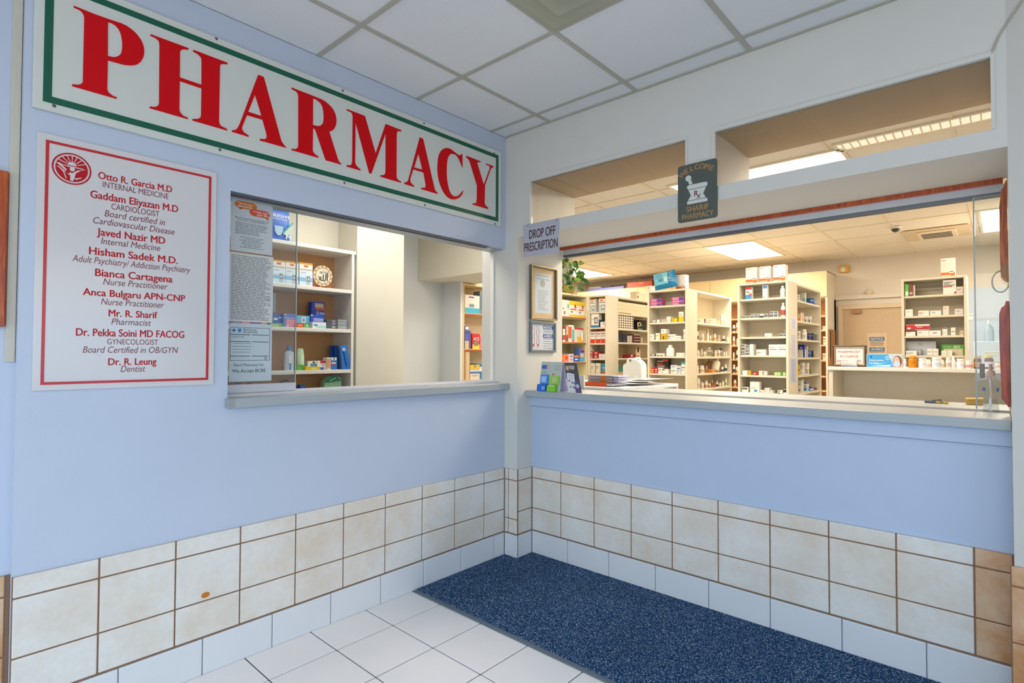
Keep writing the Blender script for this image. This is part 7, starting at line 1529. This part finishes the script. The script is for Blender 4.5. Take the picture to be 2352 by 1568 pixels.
mb = MB(); mb.lathe((A.x+jw*.66, jy+.047, DZ+(zt-DZ)*.925), [(jw*.14, 0), (jw*.14, (zt-DZ)*.07), (jw*.12, (zt-DZ)*.08)], WHITE, 18); mb.build('cap', t, smooth=True)
mb = MB(); mb.quad((A.x+jw*.62, jy-.001, DZ+.02), (A.x+jw*.9, jy-.001, DZ+.02), (A.x+jw*.9, jy-.001, DZ+.06), (A.x+jw*.62, jy-.001, DZ+.06), M('e8e8e2', .5)); mb.quad((A.x+jw*.62, jy-.0015, DZ+.006), (A.x+jw*.9, jy-.0015, DZ+.006), (A.x+jw*.9, jy-.0015, DZ+.03), (A.x+jw*.62, jy-.0015, DZ+.03), M('d9c21e', .5)); tag(mb.build('label', t), 'white and yellow label')
yb = .70
def db(x0, x1, y0, y1, ff): A, B = at(1220+x0/10.69, 800+y1/10.69, 1, ff), at(1220+x1/10.69, 800+y0/10.69, 1, ff); return A.x, A.z, B.x, B.z
x0, z0, x1, z1 = db(1290, 1840, 872, 975, yb)
t = thing('orange_binder', ((x0+x1)/2, yb, DZ), 'orange ring binder lying flat on the desk under booklets', 'binder')
zb = max(z1, DZ+.03)
mb = MB(); mb.bbox(x0, yb, DZ+.0005, x1, yb+.24, zb, M('d9500f', .4), .004); mb.build('cover', t)
mb = MB(); mb.box(x1-.004, yb+.005, DZ+.005, x1+.05, yb+.235, zb-.006, M('b8bcc4', .5)); tag(mb.build('pages', t), 'grey page block')
zc = zb; x0, z0, x1, z1 = db(1385, 1980, 735, 905, yb+.03); zt_ = max(z1, zc+.05); nb = 4
for k in range(nb):
    za, zz = zc+.0005+(zt_-zc)*k/nb, zc+(zt_-zc)*(k+1)/nb
    t = thing('booklet_stack', ((x0+x1)/2, yb+.03, za), 'grey booklet with orange wrapper, %s in the pile on the orange binder' % ('lowest', 'second', 'third', 'topmost')[k], 'booklet', 'booklets piled on the orange binder')
    mb = MB(); mb.bbox(x0+.006*(k % 2), yb+.03, za, x1+.003*(k % 2), yb+.20, zz-.0008, M('8d8494' if k % 2 else 'a9a6a2', .5), .002); mb.build('cover', t)
    mb = MB(); mb.box(x0+(x1-x0)*.55, yb+.0292, za+.0005, x0+(x1-x0)*.76, yb+.0298, zz-.001, M('c8701e', .5)); tag(mb.build('wrapper', t), 'orange wrapper')
    mb = MB(); mb.box(x1+.004, yb+.04, za+.002, x1+.05, yb+.19, zz-.002, M('bcbfe0', .5)); tag(mb.build('pages', t), 'lavender page edges')
rnd = random.Random(5)
for k, (x, y, rz, ww, hh, lab) in enumerate(((.16, 1.16, .5, .28, .21, 'white sheet in front of the plastic jug'), (.39, 1.04, -.2, .22, .28, 'curled white sheet next to the booklet pile on the desk'), (.37, 1.16, .12, .24, .30, 'curled white sheet in the middle of the desk papers'), (.40, 1.29, -.08, .22, .30, 'topmost curled white sheet near the far corner of the desk'))):
    mb = MB(); n = 8; m_ = M('e2dcda' if k % 2 else 'dde0e4', .6); kk = mb.mi(m_); zoff = DZ+.002+.012*k
    for i in range(n+1):
        for j in range(n+1):
            u, v = (i/n-.5)*ww, (j/n-.5)*hh
            zz = zoff + .010*max(0, math.sin(3.0*i/n+k))*(j/n) + .006*(i/n)**3
            mb.v.append(Vector((x+u*math.cos(rz)-v*math.sin(rz), y+u*math.sin(rz)+v*math.cos(rz), zz)))
    for i in range(n):
        for j in range(n): a = i*(n+1)+j; mb.f.append((a, a+n+1, a+n+2, a+1)); mb.m.append(kk)
    o_ = mb.build('paper_sheet', smooth=True); tag(o_, lab, 'paper', 'papers on the desk')
    sd = o_.modifiers.new('thickness', 'SOLIDIFY'); sd.thickness = .0008
x_ = .50; A, B = at(1530, 897, 0, .45), at(1556, 889, 0, .45)
mb = MB(); mb.bbox(.36, A.y-.02, .9505, .46, B.y+.06, .99, M('93a4da', .6), .006); tag(mb.build('blue_folder'), 'pale blue folded paper in the cubby under the desk top', 'paper')
